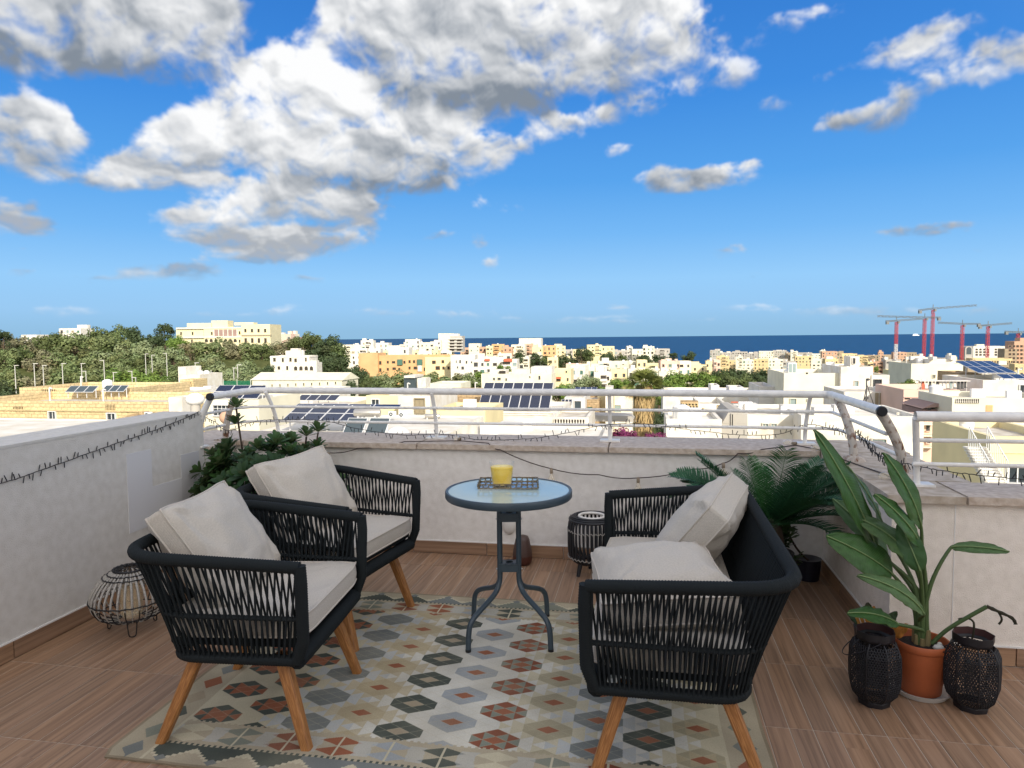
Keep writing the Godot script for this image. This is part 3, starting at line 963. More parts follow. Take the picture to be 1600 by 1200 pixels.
func build_furniture() -> void:
	var rug := MB.new()
	var r := FastNoiseLite.new(); r.seed = 44; r.frequency = 1.6
	var pts := []
	for j in 34:
		for i in 46:
			var x := -1.83 + 2.26 * i / 45.0; var z := -3.69 + 1.65 * j / 33.0
			var ex := minf(x + 1.83, 0.43 - x); var ez := minf(z + 3.69, -2.04 - z)
			var lift := 0.006 + 0.0025 * maxf(0, r.get_noise_2d(x, z)) + (0.006 * maxf(0, r.get_noise_2d(x * 2, z * 2)) if minf(ex, ez) < 0.03 else 0.0)
			if ex < 0.06 and ez < 0.06 and i < 20: x += (0.06 - ez) * 0.45
			x += 0.008 * r.get_noise_2d(z * 1.3, 3.0); z += 0.008 * r.get_noise_2d(x * 1.3, 8.0)
			pts.append(Vector3(x, lift, z))
	rug.grid(pts, 46, Vector3.UP)
	var skirt := []
	for i in 46: skirt.append(pts[i])
	for j in range(1, 34): skirt.append(pts[j * 46 + 45])
	for i in range(44, -1, -1): skirt.append(pts[33 * 46 + i])
	for j in range(32, -1, -1): skirt.append(pts[j * 46])
	for k in skirt.size() - 1:
		var a: Vector3 = skirt[k]; var b: Vector3 = skirt[k + 1]
		rug.quad(a, b, Vector3(b.x, 0.0005, b.z), Vector3(a.x, 0.0005, a.z), (Vector3(a.x + 0.7, 0, a.z + 2.87)).normalized(), Vector2(0.01, 0.01))
	var rm := paint(1, 1, 1, 0.95, 0.2)
	rm.albedo_texture = rug_tex()
	rm.detail_enabled = false
	tag(part("patterned_rug", rug.mesh(), rm, self), "flat-woven rug of faded green, rust and cream diamonds under the furniture", "rug")

	# armchairs
	var c1 := rope_seat("rope_armchair", "front dark rope armchair nearest the viewer, beside the white slatted lantern", "armchair", Vector3(-1.44, 0.006, -2.455), deg_to_rad(5.0), 0.335, 0.29, -0.30, 80, "rope armchairs left of the table")
	var c2: Node3D = c1.duplicate()
	c2.name = numbered("rope_armchair"); add_child(c2)
	c2.position = Vector3(-1.518, 0.006, -3.275); c2.rotation.y = deg_to_rad(-8.5)
	c2.set_meta("label", "rear dark rope armchair in front of the leafy corner shrub")
	var seat := cushion_meshes(0.245, 0.300, 0.034, 0.018, 0.0, 3, 0.013)
	var back := cushion_meshes(0.222, 0.258, 0.032, 0.078, 0.09, 4, 0.026)
	for k in 2:
		var f := Transform3D((c1 if k == 0 else c2).basis, (c1 if k == 0 else c2).position)
		cushion("seat_cushion", ["beige seat cushion on the front rope armchair", "beige seat cushion on the rear rope armchair"][k], seat, f * Transform3D(Basis.from_euler(Vector3(0, 0, 0.02)), Vector3(0.042, 0.432, 0)))
		var tilt := Basis.from_euler(Vector3(0.0 if k == 0 else 0.05, 0.05 if k == 0 else -0.1, deg_to_rad(-57 if k == 0 else -60)))
		cushion("back_cushion", ["plump beige back cushion leaning in the front rope armchair", "plump beige back cushion leaning in the rear rope armchair"][k], back, f * Transform3D(tilt * Basis(Vector3.UP, 0.0), Vector3(-0.165, 0.628, 0.0)))
	# loveseat, facing the chairs
	rope_seat("rope_loveseat", "dark rope two-seat garden sofa on the right, its back to the tall plant", "sofa", Vector3(0.13, 0.006, -2.755), PI + deg_to_rad(-0.5), 0.635, 0.295, -0.30, 144)
	cushion("seat_cushion", "long beige seat cushion covering the rope sofa", cushion_meshes(0.245, 0.592, 0.036, 0.018, 0.0, 7, 0.012), Transform3D(Basis.IDENTITY, Vector3(0.085, 0.434, -2.755)))
	var bc := cushion_meshes(0.225, 0.262, 0.042, 0.074, 0.08, 8, 0.026)
	cushion("back_cushion", "beige cushion standing upright against the back of the rope sofa", bc, Transform3D(Basis.from_euler(Vector3(0.0, deg_to_rad(-16), 0)) * Basis.from_euler(Vector3(0.08, 0.0, deg_to_rad(52))), Vector3(0.225, 0.60, -3.02)))
	cushion("back_cushion", "beige cushion lying flat on the sofa seat behind its near arm", bc, Transform3D(Basis.from_euler(Vector3(0.02, deg_to_rad(8), deg_to_rad(4))), Vector3(0.055, 0.552, -2.49)))

	# bistro table
	var t := thing("bistro_table", "round glass-topped metal bistro table with curved tube legs", "table", Vector3(-0.625, 0.006, -3.26), deg_to_rad(10))
	var m := MB.new(); m.lathe([Vector2(0, 0.690), Vector2(0.285, 0.690), Vector2(0.285, 0.694), Vector2(0, 0.694)], 64, Vector3.ZERO, Basis.IDENTITY, false)
	part("glass_top", m.mesh(), M.table_glass, t)
	m = MB.new(); m.lathe([Vector2(0.284, 0.662), Vector2(0.296, 0.662), Vector2(0.300, 0.668), Vector2(0.300, 0.692), Vector2(0.297, 0.6975), Vector2(0.290, 0.698), Vector2(0.284, 0.694), Vector2(0.284, 0.662)], 72)
	part("rim", m.mesh(), M.steel_grey, t)
	for sx in [1.0, -1.0]:
		for sz in [1.0, -1.0]:
			var pts2 := [Vector3(0.045 * sx, 0.665, 0.018 * sz), Vector3(0.045 * sx, 0.30, 0.018 * sz), Vector3(0.050 * sx, 0.245, 0.024 * sz), Vector3(0.075 * sx, 0.205, 0.06 * sz), Vector3(0.135 * sx, 0.165, 0.145 * sz), Vector3(0.168 * sx, 0.135, 0.185 * sz), Vector3(0.182 * sx, 0.09, 0.198 * sz), Vector3(0.186 * sx, 0.008, 0.203 * sz)]
			m = MB.new(); m.tube(smooth_path(pts2, 5), 0.0125, 12)
			var lg := part("leg", m.mesh(), M.steel_grey, t)
			m = MB.new(); m.tube([Vector3(0.186 * sx, 0.012, 0.203 * sz), Vector3(0.186 * sx, 0.0, 0.203 * sz)], 0.0135, 10)
			part("foot_cap", m.mesh(), M.black_plastic, lg)
	for y in [0.565, 0.325]:
		m = MB.new()
		m.lathe([Vector2(0.018, -0.002), Vector2(0.040, -0.002), Vector2(0.040, 0.002), Vector2(0.018, 0.002)], 20, Vector3(0, y + 0.02, 0), Basis.IDENTITY, false)
		for sz in [1.0, -1.0]: m.cbox(Vector3(0, y, 0.030 * sz), Vector3(0.085, 0.036, 0.004), 0.001)
		m.cbox(Vector3(0, y + 0.02, 0.030), Vector3(0.090, 0.004, 0.012), 0.001); m.cbox(Vector3(0, y + 0.02, -0.030), Vector3(0.090, 0.004, 0.012), 0.001)
		var br := part("brace_plate", m.mesh(), M.steel_grey, t)
		for sx in [1.0, -1.0]:
			m = MB.new(); m.ball(Vector3(0.059 * sx, y - 0.005, 0.02), Vector3(0.004, 0.005, 0.005), 8)
			part("screw", m.mesh(), M.screw, br)
	# tray with a cast openwork rim
	var tr := thing("tray", "small bronze openwork tray with mirrored base on the glass table", "tray", Vector3(-0.640, 0.7015, -3.335), deg_to_rad(9))
	m = MB.new(); m.cbox(Vector3(0, 0.003, 0), Vector3(0.285, 0.004, 0.165), 0.001)
	part("base", m.mesh(), M.mirror, tr)
	for e in [[0.1425, 0.0825, 0.285, 0.0], [0.1425, -0.0825, 0.285, 0.0], [0.1425, 0.0825, 0.165, PI / 2], [-0.1425, 0.0825, 0.165, PI / 2]]:
		m = MB.new()
		var len: float = e[2]
		var n := int(len / 0.024)
		for k in n:
			var c := -len / 2 + len * (k + 0.5) / n
			var loop := []
			for a in 10:
				var an := TAU * a / 10.0
				loop.append(Vector3(c + cos(an) * len / n * 0.56, 0.0135 + sin(an) * 0.0095 + 0.002 * sin(k * 2.1), 0.002 * sin(an * 2 + k)))
			m.tube(loop, 0.0022, 5, false, true)
			m.ball(Vector3(c + len / n * 0.5, 0.0135, 0), Vector3(0.0035, 0.0035, 0.0035), 6)
		m.tube([Vector3(-len / 2, 0.003, 0), Vector3(len / 2, 0.003, 0)], 0.0022, 5)
		m.tube([Vector3(-len / 2, 0.0235, 0), Vector3(len / 2, 0.0235, 0)], 0.0020, 5)
		var side: float = e[1] if e[3] == 0.0 else 0.0
		part("openwork_rim", m.mesh(), M.bronze, tr, Vector3(0.0 if e[3] == 0.0 else e[0], 0.003, side), Basis(Vector3.UP, e[3]))
	# juice
	var g := thing("juice_glass", "clear tumbler of yellow orange juice standing on the bronze tray", "glass", Vector3(-0.672, 0.7075, -3.335))
	m = MB.new()
	m.lathe([Vector2(0, 0), Vector2(0.043, 0), Vector2(0.0465, 0.004), Vector2(0.0605, 0.112), Vector2(0.0600, 0.1135), Vector2(0.0590, 0.112), Vector2(0.0453, 0.006), Vector2(0, 0.005)], 40)
	part("tumbler", m.mesh(), M.glass, g)
	m = MB.new()
	m.lathe([Vector2(0, 0.0062), Vector2(0.0445, 0.0062), Vector2(0.0455, 0.010), Vector2(0.0555, 0.088), Vector2(0.053, 0.0895), Vector2(0, 0.0895)], 40)
	part("juice", m.mesh(), M.juice, g)
	m = MB.new(); m.ball(Vector3(0.004, 0.0900, -0.004), Vector3(0.026, 0.0045, 0.022), 14); m.ball(Vector3(-0.02, 0.0895, 0.01), Vector3(0.016, 0.003, 0.014), 10)
	part("foam", m.mesh(), M.foam, g)

func smooth_path(p: Array, per: int) -> Array:
	var c := Curve3D.new()
	for k in p.size():
		var tang := Vector3.ZERO
		if k > 0 and k < p.size() - 1:
			tang = (p[k + 1] - p[k - 1]) * 0.5
			var lo: float = minf((p[k + 1] - p[k]).length(), (p[k] - p[k - 1]).length())
			tang = tang.normalized() * lo * 0.42
		c.add_point(p[k], -tang, tang)
	var out := []
	for k in p.size() - 1:
		for i in per: out.append(c.sample(k, float(i) / per))
	out.append(p[-1])
	return out
# ---------------------------------------------------------------- plants on the terrace
func blade(base: Vector3, tip: Vector3, width: float, face: Vector3, sag: float, fold: float, tip_pow := 1.0, ripples := 0.0, sd := 0) -> ArrayMesh:
	# a broad leaf on a curved midrib; face = direction its upper side looks
	var m := MB.new()
	var nx := 9; var ny := 16
	var ax := tip - base
	var side := ax.cross(face).normalized()
	var up := side.cross(ax).normalized()
	var pts := []
	var nz := FastNoiseLite.new(); nz.seed = sd; nz.frequency = 3.0
	for j in ny + 1:
		var t := float(j) / ny
		var w := width * 0.5 * pow(sin(PI * clampf(0.03 + 0.955 * pow(t, 0.82), 0, 1)), 0.62) * (1.0 if t < 0.97 else 0.6)
		var c := base + ax * t + up * (sag * 4.0 * t * (1.0 - t))
		for i in nx + 1:
			var s := -1.0 + 2.0 * i / nx
			var rip := ripples * sin(t * (15.0 + 4.0 * sin(sd * 1.7)) + sd + s + 3.0 * nz.get_noise_2d(t * 0.8, s * 0.3)) * s * s
			pts.append(c + side * (s * w) + up * (absf(s) * w * fold - s * s * w * 0.18 + rip + nz.get_noise_2d(t * 3, s) * 0.006))
	m.grid(pts, nx + 1, up)
	return m.mesh()

func strip(path: Array, w: float, up: Vector3) -> ArrayMesh:
	var m := MB.new()
	m.tube(path, w, 6)
	return m.mesh()

func build_strelitzia() -> void:
	var at := Vector3(1.085, 0.0, -2.985)
	var s := thing("plant_saucer", "pale round plastic saucer under the terracotta pot", "saucer", at)
	var m := MB.new()
	m.lathe([Vector2(0, 0.001), Vector2(0.095, 0.001), Vector2(0.112, 0.024), Vector2(0.114, 0.026), Vector2(0.110, 0.026), Vector2(0.094, 0.006), Vector2(0, 0.006)], 40)
	part("dish", m.mesh(), M.saucer, s)
	var p := thing("potted_plant", "tall broad-leaved bird of paradise plant in an orange terracotta pot", "plant", at + Vector3(0, 0.006, 0))
	m = MB.new()
	m.lathe([Vector2(0, 0.001), Vector2(0.070, 0.001), Vector2(0.074, 0.004), Vector2(0.0925, 0.176), Vector2(0.0975, 0.178), Vector2(0.1005, 0.182), Vector2(0.1015, 0.206), Vector2(0.0985, 0.209), Vector2(0.0935, 0.207), Vector2(0.090, 0.185), Vector2(0.086, 0.170)], 48)
	part("pot", m.mesh(), M.terracotta, p)
	m = MB.new()
	m.lathe([Vector2(0.089, 0.182), Vector2(0.05, 0.190), Vector2(0, 0.193)], 24)
	part("soil", m.mesh(), M.soil, p)
	m = MB.new(); m.ball(Vector3(0.045, 0.196, 0.045), Vector3(0.022, 0.012, 0.014), 8); m.ball(Vector3(0.052, 0.205, 0.036), Vector3(0.010, 0.010, 0.008), 8)
	part("pale_stone", m.mesh(), M.saucer, p)
	# leaves: petiole end, tip, width, facing, sag, material (offsets from the pot foot)
	var rows := [
		[Vector3(-0.175, 0.56, 0.00), Vector3(-0.43, 1.04, 0.05), 0.131, Vector3(0.75, 0.25, 0.75), 0.02, 0],
		[Vector3(-0.12, 0.60, -0.05), Vector3(-0.275, 0.88, -0.06), 0.095, Vector3(0.9, 0.2, 0.35), 0.015, 1],
		[Vector3(-0.02, 0.66, 0.02), Vector3(-0.175, 0.955, 0.05), 0.113, Vector3(0.5, 0.45, 0.75), 0.02, 0],
		[Vector3(-0.035, 0.60, 0.06), Vector3(-0.215, 0.80, 0.09), 0.095, Vector3(0.45, 0.6, 0.7), 0.02, 0],
		[Vector3(-0.12, 0.47, 0.02), Vector3(-0.375, 0.62, 0.05), 0.140, Vector3(0.15, 0.5, 0.9), 0.03, 0],
		[Vector3(-0.055, 0.53, 0.04), Vector3(-0.26, 0.69, 0.02), 0.117, Vector3(0.3, 0.75, 0.6), 0.03, 2],
		[Vector3(-0.045, 0.51, 0.09), Vector3(-0.10, 0.68, 0.02), 0.090, Vector3(-0.2, 0.3, 0.9), 0.02, 1],
		[Vector3(-0.04, 0.355, 0.12), Vector3(-0.285, 0.50, 0.15), 0.077, Vector3(0.2, 0.7, 0.7), 0.045, 2],
		[Vector3(-0.12, 0.30, 0.10), Vector3(-0.315, 0.345, 0.14), 0.086, Vector3(0.0, 0.9, 0.4), 0.022, 0],
		[Vector3(0.085, 0.590, 0.03), Vector3(0.255, 0.600, 0.10), 0.056, Vector3(-0.1, 0.75, 0.6), 0.012, 2],
		[Vector3(-0.105, 0.50, -0.09), Vector3(-0.30, 0.72, -0.17), 0.117, Vector3(0.5, 0.3, 0.8), 0.02, 1],
	]
	for k in rows.size():
		var q: Array = rows[k]
		var a: Vector3 = q[0]; var b: Vector3 = q[1]
		var ang := k * 2.4
		var root := Vector3(cos(ang) * 0.018, 0.19, sin(ang) * 0.018)
		var dirn := (b - a).normalized()
		var bend: Vector3 = root + Vector3((a.x - root.x) * 0.16, (a.y - root.y) * 0.55, (a.z - root.z) * 0.16)
		if k == 9: bend = root + Vector3(0.035, 0.25, 0.02)
		var path := smooth_path([root, bend, a, a + dirn * (b - a).length() * 0.25], 7)
		var rad := []
		for i in path.size(): rad.append(lerpf(0.0105, 0.0038, float(i) / (path.size() - 1)))
		m = MB.new(); m.tube(path, rad, 8)
		var st := part("leaf_stalk", m.mesh(), M.stalk, p)
		part("leaf", blade(a, b, q[2], q[3], q[4], 0.20, 1.0, 0.0012 if k == 9 else 0.0045, k), [M.strel, M.strel_dark, M.strel_under][q[5]], p)
		m = MB.new()
		var up2: Vector3 = ((b - a).cross(q[3])).cross(b - a).normalized()
		var rib := []
		for i in 9:
			var t := i / 8.0
			rib.append(a + (b - a) * t + up2 * (q[4] * 4 * t * (1 - t) + 0.0045))
		m.tube(rib, 0.0026, 5)
		part("midrib", m.mesh(), M.rib_pale, p)
	# a spent stalk with a withered tip
	m = MB.new(); var sp := smooth_path([Vector3(0.03, 0.20, 0.02), Vector3(0.085, 0.275, 0.04), Vector3(0.19, 0.385, 0.09)], 7)
	m.tube(sp, 0.008, 8)
	part("leaf_stalk", m.mesh(), M.stalk, p)
	m = MB.new()
	m.tube(smooth_path([Vector3(0.19, 0.385, 0.09), Vector3(0.225, 0.372, 0.10), Vector3(0.265, 0.355, 0.115), Vector3(0.275, 0.335, 0.12)], 5), [0.008, 0.007, 0.006, 0.008, 0.006, 0.005, 0.007, 0.006, 0.005, 0.006, 0.007, 0.006, 0.007, 0.006, 0.005, 0.008], 6)
	m.tube(smooth_path([Vector3(0.225, 0.370, 0.10), Vector3(0.235, 0.345, 0.105), Vector3(0.225, 0.325, 0.105)], 5), 0.004, 5)
	m.tube(smooth_path([Vector3(0.11, 0.315, 0.05), Vector3(0.145, 0.325, 0.07), Vector3(0.155, 0.29, 0.075), Vector3(0.148, 0.245, 0.075)], 5), 0.004, 5)
	part("withered_tip", m.mesh(), M.strel_dry, p)
	m = MB.new()
	for k in 7:
		var an := k * 0.9
		m.tube([Vector3(cos(an) * 0.022, 0.185, sin(an) * 0.022), Vector3(cos(an) * 0.026, 0.235 + 0.02 * sin(k * 2.0), sin(an) * 0.026)], [0.013, 0.008], 6)
	part("old_sheath", m.mesh(), M.stalk_pale, p)
	# a small dark pot with dried orange leaves and a tag behind the left lantern
	var d := thing("small_pot", "small dark pot with dried orange leaves between the left lantern and the wall", "plant pot", Vector3(0.925, 0.0, -3.055))
	m = MB.new(); m.lathe([Vector2(0, 0), Vector2(0.055, 0), Vector2(0.068, 0.20), Vector2(0.071, 0.22), Vector2(0.066, 0.22), Vector2(0.058, 0.20), Vector2(0, 0.195)], 28)
	part("pot", m.mesh(), M.navy_pot, d)
	var rr := RandomNumberGenerator.new(); rr.seed = 5
	for k in 11:
		var an := rr.randf() * TAU
		var b := Vector3(cos(an) * 0.02, 0.205, sin(an) * 0.02)
		var e := b + Vector3(cos(an) * (0.05 + rr.randf() * 0.03), 0.045 + rr.randf() * 0.055, sin(an) * 0.06)
		part("leaf", blade(b, e, 0.045, Vector3(0.2, 0.6, 0.8), 0.01, 0.2, 1.0, 0.004, k), [M.leaf_deep, M.leaf_deep, M.orange_leaf, M.strel_dry][k % 4], d)
	part("leaf", blade(Vector3(0.04, 0.21, 0.06), Vector3(0.105, 0.275, 0.085), 0.05, Vector3(0, 0.3, 1), 0.006, 0.1, 1.0, 0.006, 31), M.orange_leaf, d)
	m = MB.new(); m.prism(PackedVector2Array([Vector2(-0.02, -0.03), Vector2(0.008, -0.036), Vector2(0.022, -0.02), Vector2(0.02, 0.02), Vector2(0.006, 0.038), Vector2(-0.012, 0.036), Vector2(-0.024, 0.015)]), -0.0015, 0.0015)
	part("plant_tag", m.mesh(), M.tag, d, Vector3(-0.055, 0.27, 0.06), Basis.from_euler(Vector3(-0.2, -0.2, 0.3)))
	m = MB.new(); m.tube(smooth_path([Vector3(-0.006, -0.018, 0), Vector3(0.006, -0.014, 0), Vector3(0.004, 0.02, 0), Vector3(-0.008, 0.022, 0), Vector3(-0.010, 0.0, 0), Vector3(-0.006, -0.018, 0)], 3), 0.0018, 4)
	part("tag_print", m.mesh(), M.saucer, d, Vector3(-0.055, 0.27, 0.0625), Basis.from_euler(Vector3(-0.2, -0.2, 0.3)))

func frond_mesh(len: float, rise: float, droop: float, leaflet: float, pairs: int, sd: int, vee: float) -> ArrayMesh:
	# a feather leaf that starts at the origin going +x and up
	var m := MB.new()
	m.tinted = true
	var rr := RandomNumberGenerator.new(); rr.seed = sd
	var mid := func(t: float) -> Vector3:
		return Vector3(len * (t - 0.10 * t * t), rise * t - droop * pow(t, 2.6), 0.0)
	var path := []; var rad := []
	for k in 13:
		path.append(mid.call(k / 12.0)); rad.append(lerpf(0.006, 0.0012, k / 12.0) * len / 0.6)
	m.col = Color(1.4, 1.2, 0.8)
	m.tube(path, rad, 5, false)
	for k in pairs:
		var t := 0.10 + 0.90 * (k + 0.5) / pairs
		var c: Vector3 = mid.call(t); var c2: Vector3 = mid.call(minf(1.0, t + 0.01))
		var ahead := (c2 - c).normalized()
		var upv := Vector3(-ahead.y, ahead.x, 0)
		var l := leaflet * pow(sin(PI * clampf(0.12 + t * 0.80, 0, 1)), 0.7)
		for sg in [1.0, -1.0]:
			var d := (Vector3(0, 0, sg) * 0.85 + ahead * 0.55 + upv * vee + Vector3(rr.randf() - 0.5, rr.randf() - 0.5, rr.randf() - 0.5) * 0.13).normalized()
			var w := ahead * (len / pairs * 0.50)
			var e := c + d * l + Vector3(0, -0.10 * l, 0)
			var h := c + d * l * 0.5 + upv * 0.004
			var nn := w.cross(d).normalized()
			if nn.y < 0: nn = -nn
			m.col = Color.WHITE * (0.8 + rr.randf() * 0.4); m.col.a = 1.0
			var i := m.vert(c - w * 0.6, nn); m.vert(c + w * 0.6, nn); m.vert(h - w, nn); m.vert(h + w, nn); m.vert(e, nn)
			m.tri(i, i + 1, i + 2); m.tri(i + 1, i + 3, i + 2); m.tri(i + 2, i + 3, i + 4)
	return m.mesh()

func build_cycad() -> void:
	M.cycad.vertex_color_use_as_albedo = true
	M.cycad_new.vertex_color_use_as_albedo = true
	var p := thing("potted_cycad", "dark green sago palm with feathery fronds in the far right corner", "plant", Vector3(0.69, 0, -4.04))
	var m := MB.new(); m.lathe([Vector2(0, 0.001), Vector2(0.09, 0.001), Vector2(0.12, 0.21), Vector2(0.125, 0.23), Vector2(0.115, 0.23), Vector2(0.10, 0.20), Vector2(0, 0.2)], 28)
	part("pot", m.mesh(), M.navy_pot, p)
	m = MB.new(); m.lathe([Vector2(0.06, 0.20), Vector2(0.075, 0.28), Vector2(0.06, 0.36), Vector2(0.03, 0.40), Vector2(0, 0.41)], 14)
	part("trunk", m.mesh(), M.stem, p)
	var meshes := []
	for k in 5: meshes.append(frond_mesh([0.58, 0.66, 0.54, 0.46, 0.36][k], [0.40, 0.30, 0.20, 0.46, 0.48][k], [0.14, 0.22, 0.30, 0.06, 0.02][k], 0.135, 62, 60 + k, 0.28))
	var rr := RandomNumberGenerator.new(); rr.seed = 9
	var spec := [[8, 0], [35, 3], [62, 0], [95, 3], [118, 4], [140, 0], [165, 0], [190, 1], [208, 0], [238, 1], [262, 4], [285, 0], [310, 0], [335, 1], [350, 0], [20, 1], [75, 4], [155, 1], [178, 3], [225, 2], [320, 2], [250, 2], [200, 2], [172, 0], [184, 0], [198, 3], [215, 0], [148, 0], [10, 0], [28, 0], [345, 3], [300, 3], [230, 4], [270, 3], [130, 3]]
	for k in spec.size():
		var b := Basis(Vector3.UP, deg_to_rad(spec[k][0] + rr.randf_range(-6, 6))) * Basis(Vector3.RIGHT, rr.randf_range(-0.25, 0.25))
		b = b.scaled(Vector3.ONE * rr.randf_range(0.86, 1.05) * (0.72 if spec[k][0] > 35 and spec[k][0] < 145 else 1.0))
		part("frond", meshes[spec[k][1]], M.cycad_new if spec[k][1] == 4 else M.cycad, p, Vector3(0, 0.37, 0), b)
	# the bushy plant under it and its dark pot in the corner
	var q := thing("corner_plant", "small dark pot with hanging foliage on the floor in the far right corner", "plant", Vector3(0.945, 0, -4.30))
	m = MB.new(); m.lathe([Vector2(0, 0), Vector2(0.062, 0), Vector2(0.072, 0.11), Vector2(0.074, 0.122), Vector2(0.066, 0.122), Vector2(0, 0.105)], 28)
	part("pot", m.mesh(), M.navy_pot, q)
	var tuft := []
	for k in 3: tuft.append(rosette(9, 0.055, 0.020, 90 + k, 0.5))
	for k in 46:
		var t := k / 45.0
		var c := Vector3(-0.10 - 0.13 * t + rr.randf_range(-0.06, 0.06), 0.12 + 0.34 * t + rr.randf_range(-0.04, 0.05), 0.07 + rr.randf_range(-0.06, 0.06) + 0.06 * t)
		part("leaf_cluster", tuft[k % 3], [M.leaf_deep, M.leaf_mid][k % 2], q, c, Basis.from_euler(Vector3(rr.randf_range(-0.7, 0.7), rr.randf() * TAU, rr.randf_range(-0.7, 0.7))))
	m = MB.new(); m.tube(smooth_path([Vector3(0, 0.11, 0), Vector3(-0.08, 0.20, 0.05), Vector3(-0.20, 0.42, 0.12)], 6), 0.006, 6)
	part("stem", m.mesh(), M.stem, q)

func rosette(n: int, len: float, w: float, sd: int, open: float) -> ArrayMesh:
	var m := MB.new()
	var rr := RandomNumberGenerator.new(); rr.seed = sd
	for k in n:
		var an := k * 2.399
		var up := open * (0.35 + 1.25 * float(k) / n) + rr.randf_range(-0.15, 0.15)
		var d := Vector3(cos(an) * cos(up), sin(up), sin(an) * cos(up))
		var side := d.cross(Vector3.UP).normalized()
		var face := side.cross(d).normalized()
		var l := len * rr.randf_range(0.75, 1.1)
		var a := d * 0.006
		var pts := []
		for j in 6:
			var t := j / 5.0
			var ww: float = w * 0.5 * [0.15, 0.40, 0.74, 0.98, 1.0, 0.42][j]
			var c := a + d * l * t + face * (-0.14 * l * t * t)
			for s in [-1.0, 0.0, 1.0]:
				pts.append(c + side * ww * s + face * absf(s) * ww * 0.25)
		m.grid(pts, 3, face)
	return m.mesh()

func build_shrub() -> void:
	var p := thing("corner_shrub", "bushy dark green shrub with glossy leaves in the far left corner", "shrub", Vector3(-2.28, 0, -3.98))
	var m := MB.new(); m.lathe([Vector2(0, 0.001), Vector2(0.15, 0.001), Vector2(0.19, 0.26), Vector2(0.20, 0.28), Vector2(0.185, 0.28), Vector2(0.17, 0.25), Vector2(0, 0.25)], 32)
	part("pot", m.mesh(), M.navy_pot, p)
	var kinds := []
	for k in 5: kinds.append(rosette(15, 0.076, 0.029, 30 + k, 0.85))
	var rr := RandomNumberGenerator.new(); rr.seed = 33
	var placed := 0
	while placed < 285:
		var u := Vector3(rr.randf_range(-1, 1), rr.randf_range(-1, 1), rr.randf_range(-1, 1))
		if u.length() > 1 or u.length() < 0.55: continue
		var c := Vector3(u.x * 0.44, 0.50 + u.y * 0.25, u.z * 0.36)
		c.y += 0.05 * sin(c.x * 14.0) + 0.04 * sin(c.z * 17 + 1.0)
		if c.x + p.position.x < -2.72 or c.z + p.position.z < -4.40: continue
		var out := (u + Vector3(0, 0.55, 0.1)).normalized()
		var b := Basis(Quaternion(Vector3.UP, out)) * Basis(Vector3.UP, rr.randf() * TAU)
		part("leaf_cluster", kinds[placed % 5], M.leaf_deep if rr.randf() < 0.6 else (M.leaf_mid if rr.randf() < 0.97 else M.leaf_yellow), p, c, b.scaled(Vector3.ONE * rr.randf_range(0.8, 1.2)))
		placed += 1
	# taller shoots
	for s in [[-0.27, 0.985, -0.13, 2], [0.29, 0.84, -0.12, 2], [0.17, 0.80, -0.2, 2]]:
		var top := Vector3(s[0], s[1], s[2])
		for k in s[3]:
			var c: Vector3 = top - Vector3(0.012 * sin(k * 2.0), 0.105 * k, 0.0)
			part("leaf_cluster", kinds[k % 5], M.leaf_mid if k < 2 else M.leaf_deep, p, c, Basis(Vector3.UP, k * 1.3).scaled(Vector3.ONE * (1.12 - 0.12 * minf(k, 2))))
		m = MB.new(); m.tube([Vector3(s[0] * 0.35, 0.26, s[2] * 0.5), Vector3(s[0] * 0.8, 0.55, s[2]), top], 0.006, 6)
		part("stem", m.mesh(), M.stem, p)

